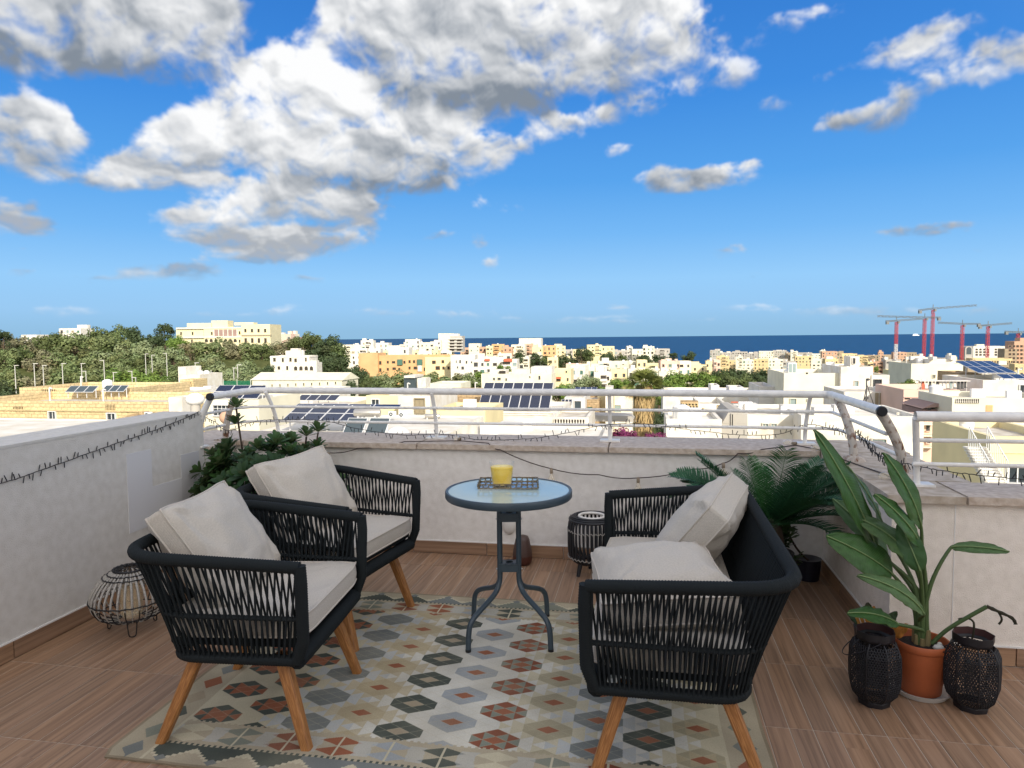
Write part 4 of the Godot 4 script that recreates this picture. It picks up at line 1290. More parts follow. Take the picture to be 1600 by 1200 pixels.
# ---------------------------------------------------------------- lanterns and small things
func build_lanterns() -> void:
	for k in 2:
		var at: Vector3 = [Vector3(0.878, 0, -2.865), Vector3(1.228, 0, -2.885)][k]
		var o := thing("lantern", ["black pierced metal lantern left of the terracotta pot", "black pierced metal lantern right of the terracotta pot"][k], "lantern", at, [0.2, -0.15][k], "pierced metal lanterns")
		if k == 1:
			pass
		var m := MB.new()
		m.lathe([Vector2(0, 0.0), Vector2(0.058, 0.0), Vector2(0.060, 0.018), Vector2(0.056, 0.024)], 8, Vector3.ZERO, Basis.IDENTITY, false)
		part("base", m.mesh(), M.black_metal, o)
		var prof := [Vector2(0.058, 0.022), Vector2(0.082, 0.050), Vector2(0.0925, 0.085), Vector2(0.0945, 0.15), Vector2(0.092, 0.205), Vector2(0.080, 0.235), Vector2(0.060, 0.252)]
		# one pierced panel: a network of small cells, shared by the eight sides
		if not shared.has("lantern_panel"):
			var pm := MB.new()
			var pos := func(u: float, y: float) -> Vector3:
				var r := 0.0
				for i in prof.size() - 1:
					if y <= prof[i + 1].y or i == prof.size() - 2:
						r = lerpf(prof[i].x, prof[i + 1].x, clampf((y - prof[i].y) / (prof[i + 1].y - prof[i].y), 0, 1)); break
				return Vector3(r * cos(PI / 8), y, r * sin(PI / 8) * u)
			var cell := 0.0098
			for row in 24:
				var y := 0.027 + row * cell * 0.92
				if y > 0.248: break
				for cix in range(-4, 5):
					var cu := (cix + (0.5 if row % 2 else 0.0)) * cell
					var rad: float = pos.call(1.0, y).z
					if absf(cu) > rad - 0.003: continue
					var big := (row % 6 == 2 and absi(cix) % 3 == 0)
					var loop := []
					for a in 6:
						var an := TAU * a / 6.0 + PI / 6
						var rr2 := cell * (0.60 if not big else 0.36)
						loop.append(pos.call((cu + cos(an) * rr2) / rad, y + sin(an) * rr2))
					pm.tube(loop, 0.0024, 4, false, true)
			shared.lantern_panel = pm.mesh()
			var rb := MB.new()
			var path := []
			for q in prof: path.append(Vector3(q.x * 1.0, q.y, 0))
			rb.tube(path, 0.0028, 6)
			shared.lantern_rib = rb.mesh()
			var nk := MB.new()
			nk.lathe([Vector2(0.060, 0.250), Vector2(0.068, 0.256), Vector2(0.070, 0.262), Vector2(0.071, 0.288), Vector2(0.069, 0.288), Vector2(0.066, 0.262), Vector2(0.058, 0.254)], 8, Vector3.ZERO, Basis.IDENTITY, false)
			shared.lantern_neck = nk.mesh()
			var ins := MB.new()
			ins.lathe([Vector2(0.0655, 0.262), Vector2(0.0685, 0.2875)], 8, Vector3.ZERO, Basis.IDENTITY, false)
			shared.lantern_inner = ins.mesh()
			var hd := MB.new()
			var arc := []
			for i in 17:
				var an := PI * i / 16.0
				arc.append(Vector3(cos(an) * 0.073, 0.262 - sin(an) * 0.02, 0) + Vector3(0, -sin(an) * 0.055, -sin(an) * 0.115))
			hd.tube(arc, 0.002, 6)
			shared.lantern_handle = hd.mesh()
		for s in 8:
			part("pierced_panel", shared.lantern_panel, M.black_metal, o, Vector3.ZERO, Basis(Vector3.UP, TAU * (s + 0.5) / 8))
			part("rib", shared.lantern_rib, M.black_metal, o, Vector3.ZERO, Basis(Vector3.UP, TAU * s / 8))
		part("neck", shared.lantern_neck, M.black_metal, o)
		part("neck_lining", shared.lantern_inner, M.red_inside, o)
		part("handle", shared.lantern_handle, M.black_metal, o, Vector3.ZERO, Basis(Vector3.UP, [1.35, 1.15][k]))
	# white slatted lantern on the left
	var w := thing("slatted_lantern", "squat lantern of white slats bound with black wire by the left wall", "lantern", Vector3(-2.475, 0, -3.02))
	var wp := [Vector2(0.075, 0.315), Vector2(0.125, 0.285), Vector2(0.168, 0.235), Vector2(0.188, 0.175), Vector2(0.172, 0.115), Vector2(0.120, 0.072), Vector2(0.06, 0.062)]
	var slat := MB.new(); var path2 := []
	for q in wp: path2.append(Vector3(q.x, q.y, 0))
	var prof2 := smooth_path(path2, 4)
	slat.tube(prof2.slice(0, 14), 0.0062, 6)
	var wire := MB.new(); wire.tube(prof2.slice(13), 0.0032, 5)
	var slat_m := slat.mesh(); var wire_m := wire.mesh()
	for k in 36:
		part("slat", slat_m, M.white_slat, w, Vector3.ZERO, Basis(Vector3.UP, TAU * k / 36.0))
		part("lower_wire", wire_m, M.pale_cord if k % 2 else M.cable_black, w, Vector3.ZERO, Basis(Vector3.UP, TAU * k / 36.0))
	w.scale = Vector3.ONE * 0.95
	for q in [[0.078, 0.322, 0.006], [0.060, 0.318, 0.004], [0.104, 0.305, 0.004], [0.128, 0.290, 0.0035], [0.1955, 0.172, 0.0035], [0.160, 0.098, 0.0035], [0.065, 0.058, 0.004]]:
		var m := MB.new(); var loop := []
		for k in 48:
			var an := TAU * k / 48.0
			loop.append(Vector3(cos(an) * q[0], q[1] + 0.0022 * sin(an * 20.0), sin(an) * q[0]))
		m.tube(loop, q[2], 6, false, true)
		part("wire_ring", m.mesh(), M.cable_black, w)
	for k in 16:
		var m := MB.new(); var an := TAU * k / 16.0
		m.tube([Vector3(cos(an) * 0.03, 0.330, sin(an) * 0.03), Vector3(cos(an) * 0.082, 0.322, sin(an) * 0.082)], 0.003, 5)
		part("rim_spoke", m.mesh(), M.cable_black, w)
	for k in 3:
		var an := TAU * k / 3.0 + 0.9
		var d := Vector3(cos(an), 0, sin(an)); var sd := Vector3(-sin(an), 0, cos(an))
		var m := MB.new()
		m.tube(smooth_path([d * 0.115 + sd * 0.022 + Vector3.UP * 0.075, d * 0.122 + sd * 0.016 + Vector3.UP * 0.015, d * 0.122 + Vector3.UP * 0.004, d * 0.122 - sd * 0.016 + Vector3.UP * 0.015, d * 0.115 - sd * 0.022 + Vector3.UP * 0.075], 4), 0.003, 6)
		part("hairpin_leg", m.mesh(), M.cable_black, w)
	var c := MB.new(); c.lathe([Vector2(0, 0.07), Vector2(0.045, 0.07), Vector2(0.055, 0.10), Vector2(0.055, 0.23), Vector2(0.05, 0.23), Vector2(0.05, 0.09), Vector2(0, 0.085)], 24)
	part("glass_cup", c.mesh(), M.bulb_glass, w)
	# black slatted lantern stool behind the table
	var b := thing("slatted_lantern", "drum-shaped lantern of black slats with a white ring beside the sofa", "lantern", Vector3(-0.30, 0, -4.19))
	var bp := smooth_path([Vector3(0.088, 0.345, 0), Vector3(0.120, 0.338, 0), Vector3(0.136, 0.305, 0), Vector3(0.139, 0.22, 0), Vector3(0.134, 0.13, 0), Vector3(0.105, 0.085, 0), Vector3(0.06, 0.076, 0)], 4)
	var bs := MB.new(); bs.tube(bp, 0.0068, 6)
	var bsm := bs.mesh()
	for k in 34: part("slat", bsm, M.dark_slat, b, Vector3.ZERO, Basis(Vector3.UP, TAU * k / 34.0))
	for q in [[0.146, 0.275], [0.143, 0.115]]:
		var m := MB.new(); var loop := []
		for k in 136:
			var an := TAU * k / 136.0
			loop.append(Vector3(cos(an) * q[0], q[1] + 0.006 * sin(an * 34.0), sin(an) * q[0]))
		m.tube(loop, 0.0022, 5, false, true)
		part("pale_cord", m.mesh(), M.pale_cord, b)
	for q in [[0.075, 0.352, 0.0085, 1], [0.112, 0.350, 0.0075, 0], [0.132, 0.335, 0.0075, 0], [0.100, 0.353, 0.006, 0], [0.122, 0.345, 0.006, 0]]:
		var m := MB.new(); var loop := []
		for k in 40: loop.append(Vector3(cos(TAU * k / 40.0) * q[0], q[1], sin(TAU * k / 40.0) * q[0]))
		m.tube(loop, q[2], 8, false, true)
		part("top_ring", m.mesh(), M.lamp_white if q[3] == 1 else M.dark_slat, b)
	for k in 3:
		var an := TAU * k / 3.0 + 0.35
		var m := MB.new(); m.tube([Vector3(cos(an) * 0.08, 0.09, sin(an) * 0.08), Vector3(cos(an) * 0.10, 0.0, sin(an) * 0.10)], [0.016, 0.011], 10)
		part("leg", m.mesh(), M.dark_slat, b)
	var handle := MB.new(); var arc2 := []
	for i in 15: arc2.append(Vector3(cos(PI * i / 14.0) * 0.125, 0.352 + 0.004 * sin(PI * i / 14.0), sin(PI * i / 14.0) * 0.115))
	handle.tube(arc2, 0.005, 6)
	part("carry_handle", handle.mesh(), M.dark_slat, b)
	# brown diffuser-like vase at the foot of the far wall
	var v := thing("brown_vase", "small matt brown vase on the floor below the far wall behind the table", "vase", Vector3(-0.742, 0, -4.31))
	var m2 := MB.new(); m2.lathe([Vector2(0.061, 0.058), Vector2(0.060, 0.075), Vector2(0.045, 0.155), Vector2(0.036, 0.176), Vector2(0.022, 0.182), Vector2(0, 0.183)], 32)
	part("upper_body", m2.mesh(), M.vase, v)
	m2 = MB.new(); m2.lathe([Vector2(0, 0.0), Vector2(0.046, 0.0), Vector2(0.056, 0.012), Vector2(0.0615, 0.035), Vector2(0.0615, 0.0575)], 32)
	part("glazed_foot", m2.mesh(), M.vase_low, v)
	# oval wall light low on the far wall
	var l := thing("wall_light", "white oval bulkhead light low on the far wall behind the table legs", "lamp", Vector3(-0.850, 0.228, -4.449))
	m2 = MB.new(); m2.ball(Vector3.ZERO, Vector3(0.052, 0.082, 0.035), 24)
	part("diffuser", m2.mesh(), M.lamp_white, l)

func light_string(called: String, label: String, ctrl: Array, step: float, sd: int) -> void:
	# a black wire with short lamp stubs; sags between its fixings
	var o := thing(called, label, "string lights")
	var path := smooth_path(ctrl, 14)
	var rr := RandomNumberGenerator.new(); rr.seed = sd
	for k in path.size(): path[k] += Vector3(0, rr.randf_range(-0.002, 0.002), rr.randf_range(-0.002, 0.002))
	var m := MB.new(); m.tube(path, 0.0021, 5)
	part("wire", m.mesh(), M.cable_black, o)
	var cum := 0.0; var next := step * 0.5
	for k in path.size() - 1:
		var a: Vector3 = path[k]; var b: Vector3 = path[k + 1]
		var d := (b - a)
		while next < cum + d.length():
			var p := a + d * ((next - cum) / d.length())
			var up := (1.0 if rr.randf() < 0.45 else -1.0)
			var e := Vector3(d.x * 0.4, 0, d.z * 0.4).normalized() * rr.randf_range(-0.5, 0.5) + Vector3(0, up, 0) + Vector3(0.2, 0, 0.25) * rr.randf()
			var led := MB.new()
			var l := rr.randf_range(0.020, 0.036)
			led.tube([p, p + e.normalized() * l * 0.45, p + e.normalized() * l], [0.0016, 0.0026, 0.0022], 5)
			part("light_stub", led.mesh(), M.cable_black, o)
			next += step * rr.randf_range(0.7, 1.3)
		cum += d.length()

func build_strings() -> void:
	var lx := -2.772
	light_string("fairy_lights", "black fairy light wire climbing across the grey left wall", [Vector3(lx, 0.80, -2.1), Vector3(lx, 0.80, -2.62), Vector3(lx, 0.823, -2.87), Vector3(lx, 0.870, -3.30), Vector3(lx, 0.900, -3.60), Vector3(lx, 0.94, -3.90), Vector3(lx - 0.004, 0.968, -4.06)], 0.024, 1)
	light_string("fairy_lights", "black fairy light wire wound along the railing on the far parapet", [Vector3(-2.78, 0.93, -4.10), Vector3(-2.80, 0.88, -4.25), Vector3(-2.785, 0.80, -4.40), Vector3(-2.70, 0.842, -4.58), Vector3(-2.5, 0.848, -4.655), Vector3(-2.2, 0.842, -4.655), Vector3(-1.95, 0.79, -4.65), Vector3(-1.62, 0.755, -4.64), Vector3(-1.35, 0.765, -4.64), Vector3(-1.1, 0.737, -4.62), Vector3(-0.8, 0.742, -4.62), Vector3(-0.55, 0.775, -4.64), Vector3(-0.215, 0.845, -4.655), Vector3(0.02, 0.85, -4.655), Vector3(0.35, 0.812, -4.65), Vector3(0.62, 0.79, -4.65), Vector3(0.85, 0.80, -4.66), Vector3(1.0, 0.858, -4.67), Vector3(1.12, 0.845, -4.58), Vector3(1.15, 0.86, -4.15)], 0.030, 2)
	light_string("fairy_lights", "tangle of black fairy lights sagging between the rusty posts on the right", [Vector3(1.15, 0.87, -4.13), Vector3(1.175, 0.835, -4.02), Vector3(1.185, 0.80, -3.92), Vector3(1.20, 0.785, -3.80), Vector3(1.205, 0.79, -3.70), Vector3(1.20, 0.80, -3.62), Vector3(1.19, 0.825, -3.50), Vector3(1.26, 0.815, -3.44), Vector3(1.40, 0.80, -3.42), Vector3(1.56, 0.785, -3.42), Vector3(1.75, 0.775, -3.42), Vector3(2.0, 0.79, -3.42)], 0.022, 3)
	light_string("fairy_lights", "second loop of black fairy lights round the post at the right corner", [Vector3(1.14, 0.885, -4.12), Vector3(1.165, 0.86, -4.05), Vector3(1.17, 0.82, -3.97), Vector3(1.19, 0.80, -3.86), Vector3(1.215, 0.775, -3.74), Vector3(1.22, 0.795, -3.66)], 0.018, 4)
	# festoon with glass bulbs hanging on the face of the far parapet
	var f := thing("festoon_cable", "brown festoon cable with clear bulbs draped along the far parapet", "string lights")
	var z := -4.405
	var knots := [[Vector3(-2.62, 0.66, z), 0], [Vector3(-2.50, 0.700, z), 0], [Vector3(-2.33, 0.745, z - 0.03), 0], [Vector3(-2.21, 0.715, z), 0], [Vector3(-2.068, 0.660, z), 1], [Vector3(-1.86, 0.695, z), 0], [Vector3(-1.55, 0.738, z - 0.05), 0], [Vector3(-1.18, 0.745, z - 0.08), 2], [Vector3(-0.98, 0.74, z - 0.03), 0], [Vector3(-0.90, 0.705, z), 0], [Vector3(-0.569, 0.590, z), 1], [Vector3(-0.27, 0.560, z), 0], [Vector3(-0.03, 0.546, z), 1], [Vector3(0.30, 0.610, z), 0], [Vector3(0.476, 0.650, z), 1], [Vector3(0.56, 0.712, z), 0], [Vector3(0.70, 0.735, z - 0.02), 0], [Vector3(0.93, 0.737, z - 0.20), 2], [Vector3(1.05, 0.737, -4.40), 2], [Vector3(1.075, 0.735, -4.12), 0], [Vector3(1.12, 0.735, -3.90), 0], [Vector3(1.16, 0.735, -3.72), 0], [Vector3(1.17, 0.736, -3.56), 2]]
	var path := []
	for k in knots.size() - 1:
		var a: Vector3 = knots[k][0]; var b: Vector3 = knots[k + 1][0]
		for i in 5:
			var t := i / 5.0
			path.append(a.lerp(b, t) + Vector3(0, -0.012 * 4 * t * (1 - t) if a.y < 0.73 or b.y < 0.73 else 0.0, 0))
	path.append(knots[-1][0])
	var m := MB.new(); m.tube(path, 0.0032, 7)
	part("cable", m.mesh(), M.cable_brown, f)
	for q in knots:
		if q[1] == 0: continue
		var p: Vector3 = q[0]
		var b := Basis.IDENTITY if q[1] == 1 else Basis.from_euler(Vector3(1.45, 0.6, 0))
		if q[1] == 2: p.y += 0.012
		m = MB.new(); m.lathe([Vector2(0.005, 0.004), Vector2(0.010, 0.0), Vector2(0.0105, -0.028), Vector2(0.009, -0.030), Vector2(0, -0.030)], 14, p, b)
		var so := part("bulb_socket", m.mesh(), M.socket, f)
		m = MB.new(); m.lathe([Vector2(0.009, -0.030), Vector2(0.012, -0.040), Vector2(0.021, -0.062), Vector2(0.0225, -0.075), Vector2(0.017, -0.090), Vector2(0, -0.096)], 18, p, b)
		part("bulb", m.mesh(), M.bulb_glass, so)
# ---------------------------------------------------------------- sky: air and clouds, by azimuth and elevation in degrees
# cloud lobes: azimuth (0 = -z, + to the right), elevation, half width, half height, weight
var lobes := []
var n_edge := FastNoiseLite.new()
var n_fine := FastNoiseLite.new()
var n_warp := FastNoiseLite.new()
var n_cover := FastNoiseLite.new()
var n_shade := FastNoiseLite.new()

func lobe(px: float, py: float, rx: float, ry: float, w: float, light: float) -> void:
	var d := eye_ray(px, py).normalized()
	var az := rad_to_deg(atan2(d.x, -d.z)); var el := rad_to_deg(asin(d.y))
	var k := 57.3 / FOCAL * d.dot(cam_basis * Vector3(0, 0, -1))
	lobes.append([az, el, rx * k / maxf(0.3, cos(deg_to_rad(el))), ry * k, w, light])

func lay_lobes() -> void:
	for q in [
		# upper left bank
		[40, 15, 160, 85, 1.0, 0.62], [190, 35, 165, 80, 1.0, 0.66], [320, 30, 62, 80, 0.9, 0.72], [350, 98, 45, 28, 0.7, 0.55], [190, 98, 165, 32, 0.85, 0.44], [50, 92, 110, 36, 0.85, 0.44], [255, 60, 60, 50, 0.7, 0.8], [90, 10, 70, 40, 0.7, 0.85],
		# left small heap
		[45, 200, 70, 52, 1.0, 0.84], [92, 215, 48, 36, 0.85, 0.8], [20, 250, 60, 32, 0.7, 0.5], [85, 280, 50, 16, 0.55, 0.6], [25, 335, 60, 30, 0.8, 0.62], [40, 355, 55, 15, 0.6, 0.5],
		# the great cumulus
		[470, 125, 66, 60, 1.1, 1.22], [440, 168, 112, 56, 1.1, 1.14], [545, 165, 95, 52, 1.0, 1.02], [335, 205, 72, 42, 1.0, 1.02], [278, 230, 62, 40, 0.95, 0.92], [232, 264, 60, 34, 0.85, 0.82], [165, 285, 40, 20, 0.8, 0.76], [182, 262, 35, 18, 0.6, 0.72],
		[400, 232, 130, 46, 1.1, 0.98], [515, 238, 100, 50, 1.1, 0.86], [610, 252, 95, 46, 1.0, 0.5], [560, 215, 60, 40, 0.8, 1.0], [320, 345, 72, 34, 1.0, 0.92], [430, 318, 105, 38, 1.05, 0.84], [540, 328, 74, 38, 0.95, 0.48], [470, 378, 112, 28, 0.9, 0.52], [410, 402, 85, 18, 0.8, 0.5], [560, 362, 36, 24, 0.7, 0.85], [350, 372, 92, 16, 0.8, 0.74], [455, 290, 70, 22, 0.8, 0.5], [330, 285, 60, 18, 0.7, 0.6],
		[690, 212, 74, 46, 1.0, 0.9], [752, 246, 52, 36, 0.9, 0.92], [650, 292, 88, 22, 0.75, 0.42], [280, 424, 72, 17, 0.75, 0.5], [150, 438, 42, 9, 0.6, 0.42], [205, 428, 25, 12, 0.5, 0.46], [230, 282, 55, 20, 0.7, 0.68], [650, 185, 40, 45, 0.8, 1.0],
		# high grey bank in the middle
		[560, 40, 75, 58, 1.0, 0.92], [640, 65, 95, 80, 1.05, 0.74], [760, 45, 120, 95, 1.1, 0.78], [880, 35, 130, 85, 1.1, 0.94], [990, 25, 95, 70, 1.05, 1.02], [640, 140, 75, 36, 0.85, 0.46], [775, 155, 110, 44, 0.95, 0.30], [890, 120, 105, 46, 0.85, 0.48], [985, 100, 90, 44, 0.7, 0.7], [1080, 60, 60, 52, 0.7, 0.84], [870, 203, 52, 26, 0.75, 0.82], [920, 186, 44, 22, 0.66, 0.9], [970, 235, 25, 14, 0.5, 0.72], [800, 232, 36, 24, 0.7, 0.84], [990, 172, 60, 22, 0.55, 0.74], [1050, 145, 55, 22, 0.46, 0.8],
		[1180, 58, 58, 22, 0.48, 0.86], [1235, 30, 60, 18, 0.48, 0.9], [1312, 12, 45, 14, 0.45, 0.9], [1160, 118, 36, 28, 0.42, 0.84], [1120, 110, 40, 30, 0.42, 0.84],
		# small single clouds
		[1035, 278, 45, 24, 0.8, 0.66], [1085, 284, 50, 18, 0.7, 0.6], [1140, 272, 52, 24, 0.8, 0.7], [1175, 255, 20, 12, 0.5, 0.74], [1070, 298, 60, 9, 0.5, 0.48],
		[1405, 92, 64, 36, 0.62, 0.78], [1470, 68, 60, 38, 0.52, 0.8], [1560, 100, 75, 42, 0.72, 0.78], [1470, 125, 100, 24, 0.6, 0.64], [1345, 190, 68, 26, 0.72, 0.6], [1395, 165, 36, 26, 0.66, 0.72], [1300, 195, 36, 14, 0.5, 0.64], [1520, 30, 60, 24, 0.45, 0.85], [1285, 120, 25, 18, 0.42, 0.75],
		[1415, 360, 48, 13, 0.7, 0.5], [1475, 358, 48, 13, 0.72, 0.52], [1540, 392, 30, 8, 0.5, 0.46], [1150, 390, 28, 10, 0.66, 0.62], [1175, 430, 26, 6, 0.5, 0.46],
		[748, 376, 18, 15, 0.72, 0.8], [764, 412, 17, 10, 0.66, 0.7], [750, 320, 20, 15, 0.56, 0.8], [800, 328, 30, 10, 0.48, 0.74], [690, 368, 30, 10, 0.46, 0.7], [480, 434, 38, 10, 0.56, 0.64], [35, 424, 20, 9, 0.62, 0.46], [20, 388, 28, 7, 0.56, 0.42], [1215, 160, 30, 16, 0.46, 0.8], [930, 300, 26, 12, 0.45, 0.8],
		# bank low over the horizon
		[430, 488, 40, 11, 0.62, 0.9], [350, 490, 60, 9, 0.5, 0.85], [580, 489, 60, 10, 0.54, 0.85], [120, 486, 90, 8, 0.5, 0.8], [700, 492, 90, 9, 0.5, 0.8], [975, 483, 24, 7, 0.56, 0.9], [1180, 482, 40, 10, 0.56, 0.9], [1240, 486, 60, 9, 0.54, 0.85], [1330, 487, 50, 11, 0.58, 0.9], [1010, 501, 130, 8, 0.52, 0.85], [1420, 490, 70, 10, 0.52, 0.85], [1540, 486, 60, 9, 0.5, 0.85], [850, 500, 90, 7, 0.5, 0.85]]:
		lobe(q[0], q[1], q[2], q[3], q[4], q[5])

func air(el: float) -> Color:
	# linear radiance of the clear air
	var keys := [[-1.0, Color(0.275, 0.49, 0.71)], [0.6, Color(0.285, 0.515, 0.745)], [2.2, Color(0.315, 0.575, 0.87)], [4.5, Color(0.305, 0.60, 0.94)], [8.0, Color(0.180, 0.475, 0.90)], [12.0, Color(0.098, 0.365, 0.83)], [18.0, Color(0.052, 0.262, 0.735)], [25.0, Color(0.036, 0.20, 0.63)], [45.0, Color(0.028, 0.135, 0.46)], [90.0, Color(0.022, 0.10, 0.36)]]
	for k in keys.size() - 1:
		if el <= keys[k + 1][0]:
			var t := clampf((el - keys[k][0]) / (keys[k + 1][0] - keys[k][0]), 0, 1)
			var a: Color = keys[k][1]; var b: Color = keys[k + 1][1]
			return a.lerp(b, t)
	return keys[-1][1]

func coarse(az: float, el: float, inside: float) -> Color:
	# r: cover, g: brightness of the lobes there, b: how far above their middle (for light from above)
	var clear := 1.0; var lit := 0.0; var wsum := 0.0; var high := 0.0
	if inside > 0.001:
		for q in lobes:
			var dx: float = (az - q[0]) / q[2]
			if absf(dx) > 1.7: continue
			var dy: float = (el - q[1]) / q[3]
			if dy < 0.0: dy *= 1.18                       # bases are flatter than tops
			var r2 := dx * dx + dy * dy
			if r2 > 2.9: continue
			var g: float = minf(0.985, q[4] * exp(-r2 * r2 * 0.75 - r2 * 0.12))
			clear *= 1.0 - g
			var w := g * g
			lit += w * q[5]; high += w * dy; wsum += w
	var d2 := 0.0
	if inside < 0.999:
		# elsewhere: broken cumulus of the same kind, on a flat deck
		var f := 1.0 / (sin(deg_to_rad(maxf(el, 0.5))) + 0.10)
		var x := sin(deg_to_rad(az)) * cos(deg_to_rad(el)) * f; var z := cos(deg_to_rad(az)) * cos(deg_to_rad(el)) * f
		d2 = clampf(0.76 + n_cover.get_noise_2d(x * 60.0, z * 60.0) * 1.25, 0.0, 1.0)
		if el < 5.0: d2 *= clampf(el / 5.0, 0, 1)
	var l := (lit / wsum if wsum > 0.0001 else 0.8)
	var h := (high / wsum if wsum > 0.0001 else 0.0)
	return Color((1.0 - clear) * inside + d2 * (1.0 - inside), lerpf(0.88, l, inside), clampf(h, -1, 1) * inside)

const SUN_SKY_AZ := 180.0 - SUN_AZ

func sky_at(az: float, el: float, co: Color) -> Color:
	var base := air(el) * SKY_LEVEL
	var off := rad_to_deg(acos(clampf(sin(deg_to_rad(el)) * sin(deg_to_rad(SUN_EL)) + cos(deg_to_rad(el)) * cos(deg_to_rad(SUN_EL)) * cos(deg_to_rad(az - SUN_SKY_AZ)), -1, 1)))
	# the aureole: air and cloud scatter forward, so the side of the sun is brighter
	var glare := exp(-off / 14.0)
	var wide := maxf(0.0, exp(-off / 48.0) - 0.09)
	base += Color(1.9, 1.75, 1.5) * glare + Color(1.22, 1.04, 0.78) * wide
	if co.r < 0.02 or el < -0.3: return base
	var ee := el + 9.0 * (1.0 - exp(-maxf(el, 0.0) / 6.0))     # clouds flatten towards the horizon
	var wx := n_warp.get_noise_2d(az * 6.0, ee * 6.0) * 1.6
	var wy := n_warp.get_noise_2d(az * 6.0 + 333.0, ee * 6.0) * 1.3
	var e := n_edge.get_noise_2d((az + wx) * 10.0, (ee + wy) * 12.0)
	var f := n_fine.get_noise_2d((az + wx * 0.6) * 10.0, (ee + wy * 0.6) * 12.0)
	var d := co.r - 0.37 + e * 0.60 * (1.0 - 0.42 * co.r) + f * 0.38
	if d <= 0.0: return base
	var a := clampf(d / lerpf(0.44, 0.80, clampf(0.5 - co.b, 0, 1)), 0, 1)
	a = a * a * (3.0 - 2.0 * a)
	a *= clampf(0.35 + co.r * 0.95, 0, 1)
	# relief: the same field a little towards the light
	var s1 := n_shade.get_noise_2d((az + wx) * 10.0, (ee + wy) * 12.0)
	var s2 := n_shade.get_noise_2d((az + wx + 0.7) * 10.0, (ee + wy + 1.3) * 12.0)
	var f2 := n_fine.get_noise_2d((az + wx * 0.6 + 0.15) * 10.0, (ee + wy * 0.6 + 0.3) * 12.0)
	var relief := clampf((s1 - s2) * 0.62, -0.26, 0.24) + clampf((f - f2) * 0.24, -0.14, 0.14)
	var b := clampf(co.g - 0.07 + co.b * 0.20 + relief - 0.08 * clampf(d, 0, 1), 0.10, 1.25)
	var t := clampf((b - 0.10) / 1.02, 0, 1)
	var c := Color(0.225, 0.265, 0.32).lerp(Color(0.96, 0.965, 0.97), pow(t, 1.12))
	c = c * SKY_LEVEL * (1.0 + 1.9 * glare + 2.5 * wide)
	c = c * Color(1.0 + 0.25 * wide, 1.0 + 0.08 * wide, 1.0 - 0.1 * wide)
	if el < 7.0: c = c.lerp(base, clampf((7.0 - el) / 9.0, 0, 0.62))
	return base.lerp(c, a)

const SKY_LEVEL := 0.71      # the air and clouds at the camera's exposure

func make_sky() -> Sky:
	lay_lobes()
	n_edge.seed = 101; n_edge.frequency = 0.014; n_edge.fractal_octaves = 5; n_edge.fractal_gain = 0.52
	n_fine.seed = 102; n_fine.frequency = 0.045; n_fine.fractal_octaves = 5; n_fine.fractal_gain = 0.58
	n_warp.seed = 103; n_warp.frequency = 0.02; n_warp.fractal_octaves = 3
	n_cover.seed = 104; n_cover.frequency = 0.016; n_cover.fractal_octaves = 3
	n_shade.seed = 105; n_shade.frequency = 0.016; n_shade.fractal_octaves = 3
	var w := 4096; var h := 2048
	var small := Image.create(1024, 512, false, Image.FORMAT_RGBF)
	var mid_az := -YAW
	for y in 512:
		var el := 90.0 - (y + 0.5) * 180.0 / 512
		if el < -2.0:
			continue
		for x in 1024:
			var az := (x + 0.5) * 360.0 / 1024
			if az > 180: az -= 360
			var off := absf(wrapf(az - mid_az, -180, 180))
			var inside := clampf((46.0 - off) / 8.0, 0, 1) * clampf((33.0 - el) / 6.0, 0, 1)
			small.set_pixel(x, y, sky_at(az, el, coarse(az, el, inside)))
	var low := air(-1.0) * SKY_LEVEL
	small.fill_rect(Rect2i(0, 261, 1024, 251), low)
	var big: Image = small.duplicate()
	big.resize(w, h, Image.INTERPOLATE_CUBIC)
	# fine detail where the terrace looks
	var az0 := mid_az - 42.0; var cols := int(84.0 / 360.0 * w)
	var row0 := int((90.0 - 30.0) / 180.0 * h); var rows := int(31.0 / 180.0 * h)
	var gx := cols / 4 + 2; var gy := rows / 4 + 2
	var cg := Image.create(gx, gy, false, Image.FORMAT_RGBF)
	for y in gy:
		for x in gx:
			var az := az0 + x * 4.0 * 360.0 / w; var el := 90.0 - (row0 + y * 4.0 + 0.5) * 180.0 / h
			var inside := clampf((46.0 - absf(az - mid_az)) / 8.0, 0, 1) * clampf((33.0 - el) / 6.0, 0, 1)
			cg.set_pixel(x, y, coarse(az, el, inside))
	for y in rows:
		var el := 90.0 - (row0 + y + 0.5) * 180.0 / h
		var fy := y / 4.0; var iy := int(fy); fy -= iy
		for x in cols:
			var az := az0 + x * 360.0 / w
			var fx := x / 4.0; var ix := int(fx); fx -= ix
			var c := cg.get_pixel(ix, iy).lerp(cg.get_pixel(ix + 1, iy), fx).lerp(cg.get_pixel(ix, iy + 1).lerp(cg.get_pixel(ix + 1, iy + 1), fx), fy)
			big.set_pixel(posmod(int(floorf((az / 360.0) * w)), w), row0 + y, sky_at(az, el, c))
	var mat := PanoramaSkyMaterial.new()
	mat.panorama = ImageTexture.create_from_image(big)
	var s := Sky.new()
	s.sky_material = mat
	return s
